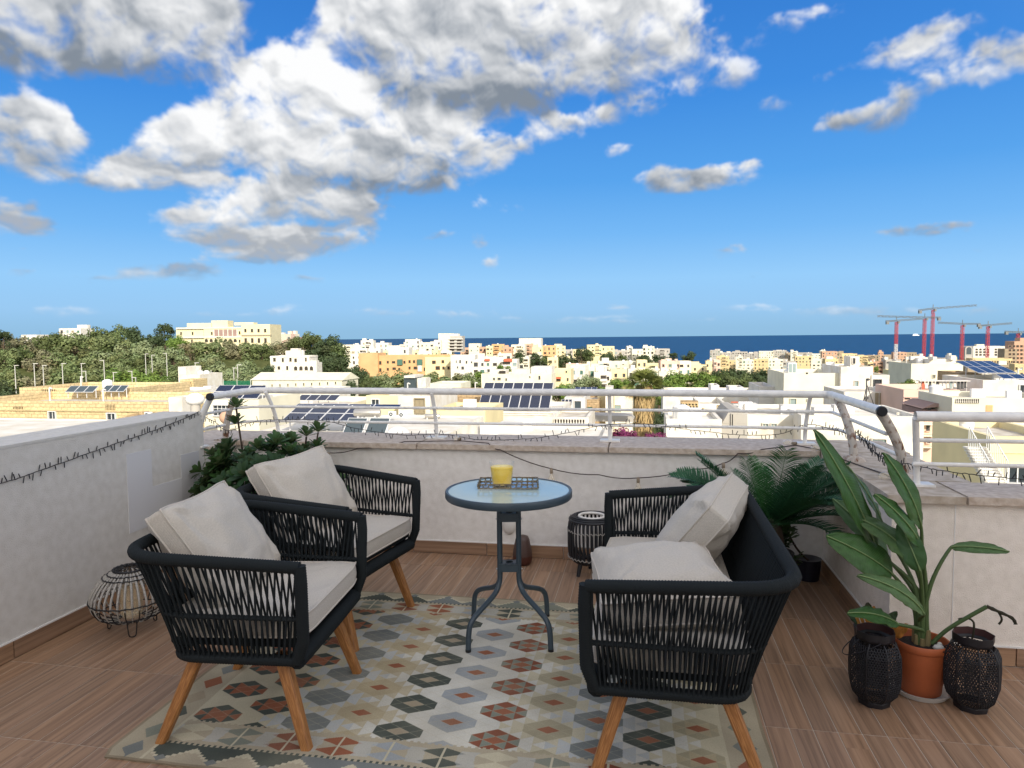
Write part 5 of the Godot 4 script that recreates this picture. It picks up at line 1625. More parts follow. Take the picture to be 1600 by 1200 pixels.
# ---------------------------------------------------------------- land and sea
func land(x: float, z: float) -> float:
	var d := Vector2(x, z).length()
	var keys := [[0.0, -14.0], [90.0, -15.0], [180.0, -18.5], [300.0, -23.0], [450.0, -28.0], [650.0, -36.0], [900.0, -45.0], [1300.0, -56.0], [1700.0, -64.0], [2600.0, -75.0]]
	var y := -75.0
	for k in keys.size() - 1:
		if d <= keys[k + 1][0]:
			y = lerpf(keys[k][1], keys[k + 1][1], (d - keys[k][0]) / (keys[k + 1][0] - keys[k][0])); break
	var az := rad_to_deg(atan2(x, -z))
	var a := clampf((-18.0 - az) / 12.0, 0, 1)                       # the wooded hill on the left
	a = a * a * (3 - 2 * a)
	if absf(az) > 120: a = 1.0
	var up := clampf((d - 200.0) / 220.0, 0, 1)
	up = up * up * (3 - 2 * up)
	y += a * up * 21.0
	if d > 500.0: y += a * minf(40.0, (d - 500.0) * 0.03)
	return y

func build_land() -> void:
	var m := MB.new()
	var rad := [0.0, 12.0, 25.0, 45.0, 70.0, 100.0, 140.0, 180.0, 220.0, 260.0, 300.0, 340.0, 380.0, 420.0, 470.0, 530.0, 600.0, 700.0, 820.0, 950.0, 1100.0, 1300.0, 1500.0, 1700.0, 2100.0, 2600.0]
	var pts := []
	for r in rad:
		for k in 97:
			var a := TAU * k / 96.0
			var x: float = sin(a) * r; var z: float = -cos(a) * r
			pts.append(Vector3(x, land(x, z), z))
	m.grid(pts, 97, Vector3.UP)
	setting("ground", m.mesh(), M.ground)
	var s := MB.new()
	var sp := []
	for r in [300.0, 900.0, 2000.0, 5000.0, 14000.0, 40000.0, 76000.0]:
		for k in 65:
			var a := TAU * k / 64.0
			sp.append(Vector3(sin(a) * r, -61.0, -cos(a) * r))
	s.grid(sp, 65, Vector3.UP)
	setting("sea", s.mesh(), M.sea)

# ---------------------------------------------------------------- buildings
var near_plane := {}

func facing(turn: float) -> Vector3:
	return Vector3(sin(deg_to_rad(turn)), 0, cos(deg_to_rad(turn)))

func hit(px: float, py: float, p: Vector3, n: Vector3) -> Vector3:
	var d := eye_ray(px, py)
	return EYE + d * ((p - EYE).dot(n) / d.dot(n))

func window_mesh(w: float, h: float, style: String) -> ArrayMesh:
	var key := "win%s_%d_%d" % [style, roundi(w * 8), roundi(h * 8)]
	if shared.has(key): return shared[key]
	var a := MB.new(); var b := MB.new()
	var f := clampf(minf(w, h) * 0.09, 0.05, 0.14)
	if style == "arch":
		var poly := PackedVector2Array([Vector2(-w / 2, -h / 2), Vector2(w / 2, -h / 2)])
		for k in 9: poly.append(Vector2(cos(PI * k / 8.0) * w / 2, h / 2 - w / 2 + sin(PI * k / 8.0) * w / 2))
		b.prism(poly, -0.05, 0.03)
		a.box(Vector3(0, -h / 2 - f * 0.4, 0.06), Vector3(w + f * 2, f * 0.7, 0.2))
	else:
		for s in [1.0, -1.0]:
			a.box(Vector3((w / 2 + f / 2) * s, 0, 0.05), Vector3(f, h + f * 2, 0.16))
			a.box(Vector3(0, (h / 2 + f / 2) * s, 0.06), Vector3(w - 0.004, f, 0.20))
		b.box(Vector3(0, 0, 0.0), Vector3(w, h, 0.02))
		if style == "two": a.box(Vector3(0, 0, 0.03), Vector3(f * 0.7, h, 0.06))
		if style == "grid":
			for k in [-0.25, 0.0, 0.25]: a.box(Vector3(k * w, 0, 0.03), Vector3(f * 0.4, h, 0.04))
			for k in [-0.17, 0.17]: a.box(Vector3(0, k * h, 0.035), Vector3(w, f * 0.4, 0.04))
	var m := b.mesh()
	a.add_to(m)
	shared[key] = m
	return m

func put_window(o: Node3D, at: Vector3, w: float, h: float, style := "plain", mats := []) -> void:
	if mats.is_empty(): mats = [M.pane_far, o.get_meta("trim") if o.has_meta("trim") else M.cream]
	part("window", window_mesh(w, h, style), mats, o, at)

# front face between pixels x0..x1, roof line at ytop (mid), at that depth; local +z faces out
func bld(called: String, label: String, x0: float, x1: float, ytop: float, depth: float, deep: float, mat, opt := {}) -> Node3D:
	var turn: float = opt.get("turn", 0.0)
	var n := facing(turn)
	var p := spot((x0 + x1) * 0.5, ytop, depth)
	var a := hit(x0, ytop, p, n); var b := hit(x1, ytop, p, n)
	var w := Vector2(a.x - b.x, a.z - b.z).length()
	var mid := (a + b) * 0.5
	var top := p.y
	var c := Vector3(mid.x, 0, mid.z) - n * deep * 0.5
	var base := minf(land(mid.x, mid.z), land(c.x - n.x * deep * 0.5, c.z - n.z * deep * 0.5)) - 0.6
	if opt.has("base"): base = spot((x0 + x1) * 0.5, opt.base, depth).y
	var o := thing(called, label, opt.get("category", "house"), Vector3(c.x, base, c.z), deg_to_rad(turn), opt.get("group", ""))
	var h := top - base
	o.set_meta("size", Vector3(w, h, deep)); o.set_meta("plane", [p, n]); o.set_meta("trim", opt.get("trim", mat))
	var m := MB.new()
	var par: float = opt.get("parapet", 0.5)
	m.box(Vector3(0, (h - par) * 0.5, 0), Vector3(w, h - par, deep))
	part("wall", m.mesh(), mat, o)
	if par > 0.0:
		m = MB.new()
		var t := 0.22
		for s in [1.0, -1.0]:
			m.box(Vector3(0, h - par * 0.5, (deep * 0.5 - t * 0.5) * s), Vector3(w, par, t))
			m.box(Vector3((w * 0.5 - t * 0.5) * s, h - par * 0.5, 0), Vector3(t, par, deep - t * 2))
		part("parapet", m.mesh(), opt.get("parapet_mat", mat), o)
		m = MB.new(); m.box(Vector3(0, h - par + 0.02, 0), Vector3(w - t * 2 - 0.01, 0.04, deep - t * 2 - 0.01))
		part("roof", m.mesh(), opt.get("roof", M.roof), o)
	if opt.has("band"):
		m = MB.new(); m.box(Vector3(0, h - opt.band, 0), Vector3(w + 0.3, 0.25, deep + 0.3))
		part("cornice", m.mesh(), opt.get("trim", mat), o)
	for q in opt.get("win", []):
		var l := local_on(o, q[0], q[1])
		put_window(o, l, q[2] / FOCAL * depth, q[3] / FOCAL * depth, q[4] if q.size() > 4 else "plain", q[5] if q.size() > 5 else [])
	if par > 0.15 and depth < 135.0 and w > 3.0 and not opt.has("base"):
		# what stands on a flat roof here: tanks, vents, low kerbs, an aerial
		var r2 := RandomNumberGenerator.new(); r2.seed = int(x0 * 3 + ytop * 5 + depth)
		for q in r2.randi_range(1, 3):
			var rx := r2.randf_range(-0.42, 0.42) * w; var rz := r2.randf_range(-0.35, 0.25) * deep
			m = MB.new()
			match r2.randi() % 4:
				0:
					m.lathe([Vector2(0, 0), Vector2(0.42, 0), Vector2(0.45, 0.1), Vector2(0.45, 0.85), Vector2(0.2, 1.0), Vector2(0, 1.0)], 14, Vector3(rx, h - par, rz))
					part("water_tank", m.mesh(), M.tank, o)
				1:
					m.tube([Vector3(rx, h - par, rz), Vector3(rx, h + 0.7, rz)], 0.06, 6); m.tube([Vector3(rx + 0.02, h + 0.7, rz), Vector3(rx + 0.25, h + 0.62, rz)], 0.06, 6)
					part("vent_pipe", m.mesh(), M.white_old, o)
				2:
					m.box(Vector3(rx, h - par + 0.28, rz), Vector3(r2.randf_range(0.8, 2.2), 0.56, 0.9))
					part("roof_box", m.mesh(), M.white_old, o)
				3:
					m.box(Vector3(rx, h - par + 0.35, rz), Vector3(0.9, 0.62, 0.34))
					part("cooling_unit", m.mesh(), M.tank, o)
	if opt.has("auto"):
		var rr := RandomNumberGenerator.new(); rr.seed = int(x0 * 7 + ytop * 13 + depth)
		var rows: int = opt.auto[0]; var cols: int = opt.auto[1]
		var sc: float = opt.auto[2] if opt.auto.size() > 2 else 1.0
		for r in rows:
			for k in cols:
				if rr.randf() < 0.12: continue
				var y := h - par - 1.7 * sc - r * 3.2 * sc
				if y < 0.5: continue
				var x := -w * 0.5 + w * (k + 0.5 + rr.randf_range(-0.12, 0.12)) / cols
				put_window(o, Vector3(x, y, deep * 0.5), sc * (1.1 if rr.randf() < 0.7 else 1.9), sc * (1.4 if rr.randf() < 0.75 else 2.0), "plain", [[M.pane_far, M.pane_far, M.pane_far, M.opening, M.opening, M.shutter_brown, M.shutter_grey, M.balcony_green][rr.randi() % 8], opt.get("trim", mat)])
		if rr.randf() < 0.85 and not opt.has("bare"):
			# rooftop rooms of differing size, tank, aerial
			for q in rr.randi_range(0, 2):
				var rw := w * rr.randf_range(0.16, 0.55); var rh := rr.randf_range(1.2, 3.1) * sc
				m = MB.new()
				m.box(Vector3(rr.randf_range(-0.5, 0.5) * (w - rw), h - par + rh * 0.5, -deep * rr.randf_range(0.0, 0.25)), Vector3(rw, rh, deep * rr.randf_range(0.2, 0.45)))
				part("roof_room", m.mesh(), opt.get("room", mat if rr.randf() < 0.7 else M.white), o)
			if rr.randf() < 0.5:
				var ax := rr.randf_range(-0.4, 0.4) * w
				m = MB.new(); m.tube([Vector3(ax, h - par, 0), Vector3(ax, h + rr.randf_range(1.5, 3.5), 0)], 0.06, 4)
				part("aerial", m.mesh(), M.frame_dark, o)
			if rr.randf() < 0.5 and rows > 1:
				# a stack of balconies, their shade put in as flat dark panels
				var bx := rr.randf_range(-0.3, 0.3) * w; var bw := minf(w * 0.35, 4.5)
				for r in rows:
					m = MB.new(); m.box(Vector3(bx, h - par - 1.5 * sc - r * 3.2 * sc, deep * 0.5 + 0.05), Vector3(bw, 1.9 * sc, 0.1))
					part("balcony_shade", m.mesh(), M.opening, o)
					m = MB.new(); m.box(Vector3(bx, h - par - 2.25 * sc - r * 3.2 * sc, deep * 0.5 + 0.6), Vector3(bw + 0.3, 0.9 * sc, 1.1))
					part("balcony", m.mesh(), opt.get("room", mat), o)
			if rr.randf() < 0.7:
				m = MB.new(); m.lathe([Vector2(0, 0), Vector2(0.75, 0), Vector2(0.75, 1.5), Vector2(0.3, 1.75), Vector2(0, 1.75)], 10, Vector3(rr.randf_range(-0.4, 0.4) * w, h - par, deep * 0.2))
				part("water_tank", m.mesh(), M.tank, o)
	return o

func local_on(o: Node3D, px: float, py: float, proud := 0.0) -> Vector3:
	var pl: Array = o.get_meta("plane")
	return o.transform.affine_inverse() * (hit(px, py, pl[0] + pl[1] * proud, pl[1]))

# a block added to a house: pixels on the front plane moved `proud` metres out
func block(o: Node3D, called: String, x0: float, y0: float, x1: float, y1: float, proud: float, thick: float, mat) -> Node3D:
	var a := local_on(o, x0, y0, proud); var b := local_on(o, x1, y1, proud)
	var m := MB.new()
	m.box(Vector3((a.x + b.x) * 0.5, (a.y + b.y) * 0.5, a.z - thick * 0.5), Vector3(absf(b.x - a.x), absf(a.y - b.y), thick))
	return part(called, m.mesh(), mat, o)

func balusters(o: Node3D, x0: float, y0: float, x1: float, y1: float, n: int, mat) -> void:
	var a := local_on(o, x0, y0); var b := local_on(o, x1, y1)
	var m := MB.new()
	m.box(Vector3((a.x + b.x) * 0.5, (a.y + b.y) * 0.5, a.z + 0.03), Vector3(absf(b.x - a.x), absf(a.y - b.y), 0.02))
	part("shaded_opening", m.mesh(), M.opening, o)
	var bm := MB.new()
	var w := absf(b.x - a.x) / n
	bm.lathe([Vector2(w * 0.22, -0.5), Vector2(w * 0.34, -0.2), Vector2(w * 0.18, 0.15), Vector2(w * 0.26, 0.5)], 8)
	var bmm := bm.mesh()
	for k in n + 1:
		part("baluster", bmm, mat, o, Vector3(a.x + (b.x - a.x) * k / n, (a.y + b.y) * 0.5, a.z + 0.10), Basis.IDENTITY.scaled(Vector3(1, absf(a.y - b.y), 1)))

func ordinal(k: int) -> String:
	return ["first", "second", "third", "fourth", "fifth", "sixth", "seventh", "eighth", "ninth", "tenth", "eleventh", "twelfth", "thirteenth", "fourteenth", "fifteenth", "sixteenth", "seventeenth", "eighteenth", "nineteenth", "twentieth", "twenty-first", "twenty-second", "twenty-third", "twenty-fourth"][k]

func house_row(where: String, x0: float, x1: float, y0: float, y1: float, depth: float, n: int, mats: Array, sd: int, turn := 0.0, storeys := 3) -> void:
	var rr := RandomNumberGenerator.new(); rr.seed = sd
	var cuts := [x0]
	for k in n: cuts.append(cuts[-1] + rr.randf_range(0.45, 1.7))
	var sc: float = (x1 - x0) / (cuts[-1] - x0)
	for k in n:
		var a: float = x0 + (cuts[k] - x0) * sc; var b: float = x0 + (cuts[k + 1] - x0) * sc
		var mi := rr.randi() % mats.size()
		var d := depth * rr.randf_range(0.95, 1.08)
		var w := (b - a) / FOCAL * d
		var names := {M.white: "white", M.cream: "cream", M.yellow: "pale yellow", M.white_old: "weathered white", M.terra: "terracotta", M.concrete: "grey concrete", M.orange: "orange", M.limestone: "stone-coloured", M.brown: "brown", M.pink: "pinkish"}
		bld("far_house", "%s flat-roofed building, %s from left in the %s" % [names[mats[mi]], ordinal(k), where], a - 0.6, b + 0.6, rr.randf_range(y0, y1), d, clampf(w * 0.8, 8, 18), mats[mi], {"turn": turn + rr.randf_range(-8, 8), "auto": [storeys, clampi(int(w / 3.6), 2, 9), 1.15], "parapet": 0.9, "group": where, "category": "building"})

func solar(label: String, x0: float, x1: float, ytop: float, ybot: float, depth: float, cols: int, rows: int, tilt: float, turn := 0.0, plain := false) -> void:
	var n := facing(turn)
	var p := spot((x0 + x1) * 0.5, ybot, depth)
	var a := hit(x0, ybot, p, n); var b := hit(x1, ybot, p, n)
	var ti := deg_to_rad(tilt)
	var slope := Vector3(0, sin(ti), 0) - n * cos(ti)
	var pn := Vector3(0, cos(ti), 0) + n * sin(ti)
	var t := hit((x0 + x1) * 0.5, ytop, p, pn)
	var len := clampf((t - p).dot(slope), 0.5, 12.0)
	var o := thing("solar_array", label, "solar panels", p, deg_to_rad(turn))
	var w := (b - a).length() / cols; var l := len / rows
	var bs := Basis(Vector3.RIGHT, -ti).inverse()
	bs = Basis(Vector3.RIGHT, Vector3(0, cos(ti), sin(ti)), Vector3(0, -sin(ti), cos(ti)))
	var fr := MB.new(); var gl := MB.new()
	fr.box(Vector3.ZERO, Vector3(w - 0.02, 0.04, l - 0.02))
	gl.quad(Vector3(-w / 2 + 0.04, 0.023, -l / 2 + 0.04), Vector3(w / 2 - 0.04, 0.023, -l / 2 + 0.04), Vector3(w / 2 - 0.04, 0.023, l / 2 - 0.04), Vector3(-w / 2 + 0.04, 0.023, l / 2 - 0.04), Vector3.UP)
	var pm := fr.mesh(); gl.add_to(pm)
	for r in rows:
		for c in cols:
			var q := Vector3((c + 0.5) * w - w * cols * 0.5, 0, 0) + Vector3(0, sin(ti), -cos(ti)) * (r + 0.5) * l
			part("panel", pm, [M.solar_frame, M.solar if not plain else M.collector], o, q, bs)
	var st := MB.new()
	for c in cols + 1:
		var x := c * w - w * cols * 0.5
		st.box(Vector3(x, sin(ti) * len * 0.25 - 0.25, -cos(ti) * len * 0.5), Vector3(0.05, 0.5 + sin(ti) * len * 0.5, 0.05))
	part("stand", st.mesh(), M.solar_frame, o)

func crown(sd: int) -> ArrayMesh:
	var m := MB.new(); m.tinted = true
	var rr := RandomNumberGenerator.new(); rr.seed = sd
	for k in 22:
		var u := Vector3(rr.randf_range(-1, 1), rr.randf_range(-0.75, 1), rr.randf_range(-1, 1))
		u = u.normalized() * rr.randf_range(0.45, 0.78)
		var cr := rr.randf_range(0.22, 0.42)
		var tint := rr.randf_range(0.65, 1.3); var warm := rr.randf_range(0.88, 1.15)
		for i in 100:
			var d := Vector3(rr.randfn(), rr.randfn(), rr.randfn()).normalized()
			var c := u + d * cr * rr.randf_range(0.7, 1.08)
			var nn := (d + Vector3(rr.randfn(), rr.randfn(), rr.randfn()) * 0.35).normalized()
			var s := nn.cross(Vector3(rr.randfn(), rr.randfn(), rr.randfn())).normalized()
			var q := nn.cross(s)
			var l := rr.randf_range(0.05, 0.10)
			var f := tint * rr.randf_range(0.85, 1.15)
			m.col = Color(f * warm, f, f * 0.9)
			var j := m.vert(c - s * l, nn); m.vert(c + q * l * 0.55, nn); m.vert(c + s * l, nn); m.vert(c - q * l * 0.55, nn)
			m.tri(j, j + 1, j + 2); m.tri(j, j + 2, j + 3)
	return m.mesh()

func tree(label: String, px: float, ytop: float, wpx: float, depth: float, kind: int, tall := 0.85, group := "") -> void:
	var top := spot(px, ytop, depth)
	var g := land(top.x, top.z)
	var rx := wpx * 0.5 / FOCAL * depth * 0.94
	var ry := rx * tall
	var o := thing("tree", label, "tree", Vector3(top.x, g - 0.3, top.z), fmod(px * 1.7, TAU), group)
	var cy := maxf(top.y - ry * 1.12 - o.position.y, ry * 0.6)
	if not shared.has("crowns"):
		shared.crowns = []
		for k in 6: shared.crowns.append(crown(200 + k))
	part("crown", shared.crowns[int(px + ytop) % 6], M["crown_%d" % kind], o, Vector3(0, cy, 0), Basis.IDENTITY.scaled(Vector3(rx, ry, rx)))
	var m := MB.new()
	var tr := clampf(rx * 0.07, 0.12, 0.5)
	m.tube([Vector3.ZERO, Vector3(tr * 0.5, cy * 0.5, 0), Vector3(0, cy, 0)], [tr * 1.3, tr, tr * 0.4], 7)
	for k in 4:
		var an := k * 1.7 + px
		m.tube([Vector3(0, cy * 0.55, 0), Vector3(cos(an) * rx * 0.3, cy * 0.8, sin(an) * rx * 0.3), Vector3(cos(an) * rx * 0.55, cy + ry * 0.1, sin(an) * rx * 0.55)], [tr * 0.6, tr * 0.4, tr * 0.15], 5, false)
	part("trunk", m.mesh(), M.trunk, o)

func build_palm() -> void:
	var top := spot(1006, 602, 52.0)
	var g := land(top.x, top.z) - 0.3
	var o := thing("palm_tree", "fan palm with a thick skirt of dead fronds behind the railing", "palm tree", Vector3(top.x, g, top.z))
	var h := top.y - g
	var m := MB.new()
	m.tube([Vector3.ZERO, Vector3(0.05, h * 0.5, 0), Vector3(0, h, 0)], [0.42, 0.34, 0.28], 12)
	part("trunk", m.mesh(), M.trunk, o)
	var rr := RandomNumberGenerator.new(); rr.seed = 71
	var fan := MB.new(); fan.tinted = true
	fan.col = Color(1.2, 1.0, 0.6)
	fan.tube([Vector3.ZERO, Vector3(0.75, 0.06, 0)], [0.02, 0.012], 4, false)
	for k in 22:
		var a := -1.15 + 2.3 * k / 21.0
		var d := Vector3(cos(a), 0.10 * rr.randf_range(-1, 1) - 0.10, sin(a))
		var l := 0.72 * (0.75 + 0.25 * cos(a)) * rr.randf_range(0.9, 1.1)
		var p := Vector3(0.72, 0.05, 0)
		var s := d.cross(Vector3.UP).normalized() * 0.035
		fan.col = Color.WHITE * rr.randf_range(0.7, 1.3); fan.col.a = 1
		var i := fan.vert(p, Vector3.UP); fan.vert(p + d * l * 0.55 + s, Vector3.UP); fan.vert(p + d * l * 0.55 - s, Vector3.UP); fan.vert(p + d * l + Vector3(0, -0.22, 0), Vector3.UP)
		fan.tri(i, i + 1, i + 2); fan.tri(i + 1, i + 3, i + 2)
	var fm := fan.mesh()
	for k in 52:
		var el := rr.randf_range(-0.35, 1.35)
		var b := Basis(Vector3.UP, k * 2.399) * Basis(Vector3(0, 0, 1), el) * Basis(Vector3.RIGHT, rr.randf_range(-0.9, 0.9))
		part("frond", fm, M.palm_frond if el > 0.0 or k % 3 else M.dead_frond, o, Vector3(0, h - 0.15, 0), b.scaled(Vector3.ONE * rr.randf_range(0.95, 1.3)))
	# the skirt: bundles of dry strips hanging down the trunk
	var dry := []
	for q in 4:
		var s := MB.new(); s.tinted = true
		for k in 12:
			var x := rr.randf_range(-0.16, 0.16); var z := rr.randf_range(0.0, 0.16)
			var l := rr.randf_range(0.7, 1.5); var out := rr.randf_range(0.02, 0.30)
			var w := rr.randf_range(0.015, 0.04)
			s.col = Color.WHITE * rr.randf_range(0.55, 1.35); s.col.a = 1
			var nn := Vector3(rr.randf_range(-0.5, 0.5), 0.25, 1).normalized()
			var i := s.vert(Vector3(x - w, 0, z), nn); s.vert(Vector3(x + w, 0, z), nn)
			s.vert(Vector3(x - w * 0.8 + rr.randf_range(-0.06, 0.06), -l * 0.55, z + out), nn); s.vert(Vector3(x + w + rr.randf_range(-0.03, 0.06), -l * 0.55, z + out), nn); s.vert(Vector3(x + rr.randf_range(-0.12, 0.12), -l, z + out * 0.8), nn)
			s.tri(i, i + 1, i + 2); s.tri(i + 1, i + 3, i + 2); s.tri(i + 2, i + 3, i + 4)
		dry.append(s.mesh())
	for k in 210:
		var y := h + 0.1 - 3.8 * pow(rr.randf(), 1.15)
		var girth := lerpf(0.62, 0.30, clampf((h - y) / 3.8, 0, 1))
		var an := k * 2.399
		part("dead_frond", dry[k % 4], M.dead_frond, o, Vector3(sin(an) * girth * 0.7, y, cos(an) * girth * 0.7), Basis(Vector3.UP, an).scaled(Vector3(1.1, 0.9, 1.1)))

func crane(label: String, px: float, ytop: float, ybase: float, xl: float, yl: float, xr: float, yr: float, cw: int, low_white := false) -> void:
	var depth := 620.0
	var t := spot(px, ytop, depth); var b := spot(px, ybase + 8, depth)
	var l := spot(xl, yl, depth); var r := spot(xr, yr, depth)
	var o := thing("tower_crane", label, "crane", Vector3(t.x, b.y, t.z), deg_to_rad(YAW), "tower cranes by the sea")
	var h := t.y - b.y
	var lat := func(m: MB, a: Vector3, e: Vector3, w: float, n: int, bar: float) -> void:
		var d := (e - a).normalized()
		var x := d.cross(Vector3(0, 0, 1)).normalized() * w * 0.5
		var z := Vector3(0, 0, 1) * w * 0.5
		for s in [x + z, x - z, -x - z, -x + z]: m.tube([a + s, e + s], bar, 4, false)
		for k in n:
			var p := a + (e - a) * k / n; var q := a + (e - a) * (k + 1) / n
			for f in [[x + z, -x + z], [x - z, -x - z], [x + z, x - z], [-x + z, -x - z]]:
				m.tube([p + f[k % 2], q + f[1 - k % 2]], bar * 0.8, 4, false)
	var m := MB.new()
	lat.call(m, Vector3(0, h * 0.42, 0), Vector3(0, h - 1.0, 0), 1.9, 12, 0.22)
	part("mast", m.mesh(), M.crane_red, o)
	m = MB.new(); lat.call(m, Vector3.ZERO, Vector3(0, h * 0.42, 0), 1.9, 9, 0.22)
	part("lower_mast", m.mesh(), M.crane_white if low_white else M.crane_red, o)
	var inv := o.transform.affine_inverse()
	m = MB.new(); lat.call(m, inv * l, Vector3(0, h, 0), 1.2, 14, 0.15); lat.call(m, Vector3(0, h, 0), inv * r, 1.2, 14, 0.15)
	part("jib", m.mesh(), M.crane_grey, o)
	m = MB.new(); m.box((inv * (l if cw < 0 else r)) + Vector3(-1.5 * cw, -1.4, 0), Vector3(2.4, 2.6, 1.8))
	part("counterweight", m.mesh(), M.crane_grey, o)
	m = MB.new(); m.box(Vector3(1.4, h - 1.6, 0.8), Vector3(1.6, 2.0, 1.6)); m.tube([Vector3(0, h, 0), Vector3(0, h + 3.5, 0)], 0.3, 5)
	part("cab", m.mesh(), M.crane_grey, o)

func lamp_pole(label: String, px: float, ytop: float, depth: float, arm: float, group: String) -> void:
	var t := spot(px, ytop, depth)
	var g := land(t.x, t.z)
	var o := thing("floodlight_pole", label, "lamp post", Vector3(t.x, g, t.z), deg_to_rad(YAW), group)
	var m := MB.new(); m.tube([Vector3.ZERO, Vector3(0, t.y - g, 0)], [0.16, 0.10], 6)
	part("pole", m.mesh(), M.pole, o)
	m = MB.new(); m.box(Vector3(arm * 0.5, t.y - g, 0), Vector3(absf(arm) + 0.3, 0.16, 0.3))
	part("lamp_head", m.mesh(), M.pole, o)

func heater(label: String, px: float, py: float, wpx: float, depth: float) -> void:
	var p := spot(px, py, depth); var w := wpx / FOCAL * depth
	var o := thing("water_heater", label, "water heater", p, 0.12)
	var m := MB.new(); var r := w * 0.15
	m.lathe([Vector2(0, -w / 2), Vector2(r * 0.8, -w / 2), Vector2(r, -w / 2 + r * 0.3), Vector2(r, w / 2 - r * 0.3), Vector2(r * 0.8, w / 2), Vector2(0, w / 2)], 20, Vector3.ZERO, Basis(Vector3(0, 0, 1), PI / 2))
	part("cylinder", m.mesh(), M.steel, o)
	m = MB.new()
	for s in [-0.32, 0.32]: m.box(Vector3(w * s, -r - 0.25, 0), Vector3(0.06, 0.6, 0.4))
	part("cradle", m.mesh(), M.solar_frame, o)

func aircon(label: String, px: float, py: float, wpx: float, depth: float, turn := 0.0) -> void:
	var p := spot(px, py, depth); var w := wpx / FOCAL * depth
	var o := thing("air_conditioner", label, "air conditioner", p, turn)
	var m := MB.new(); m.cbox(Vector3.ZERO, Vector3(w, w * 0.72, w * 0.38), 0.02)
	part("casing", m.mesh(), M.tank, o)
	m = MB.new(); m.lathe([Vector2(w * 0.10, 0), Vector2(w * 0.25, 0), Vector2(w * 0.25, 0.02), Vector2(w * 0.10, 0.02)], 16, Vector3(-w * 0.12, 0, w * 0.19), Basis(Vector3.RIGHT, PI / 2), false)
	part("fan_grille", m.mesh(), M.collector, o)

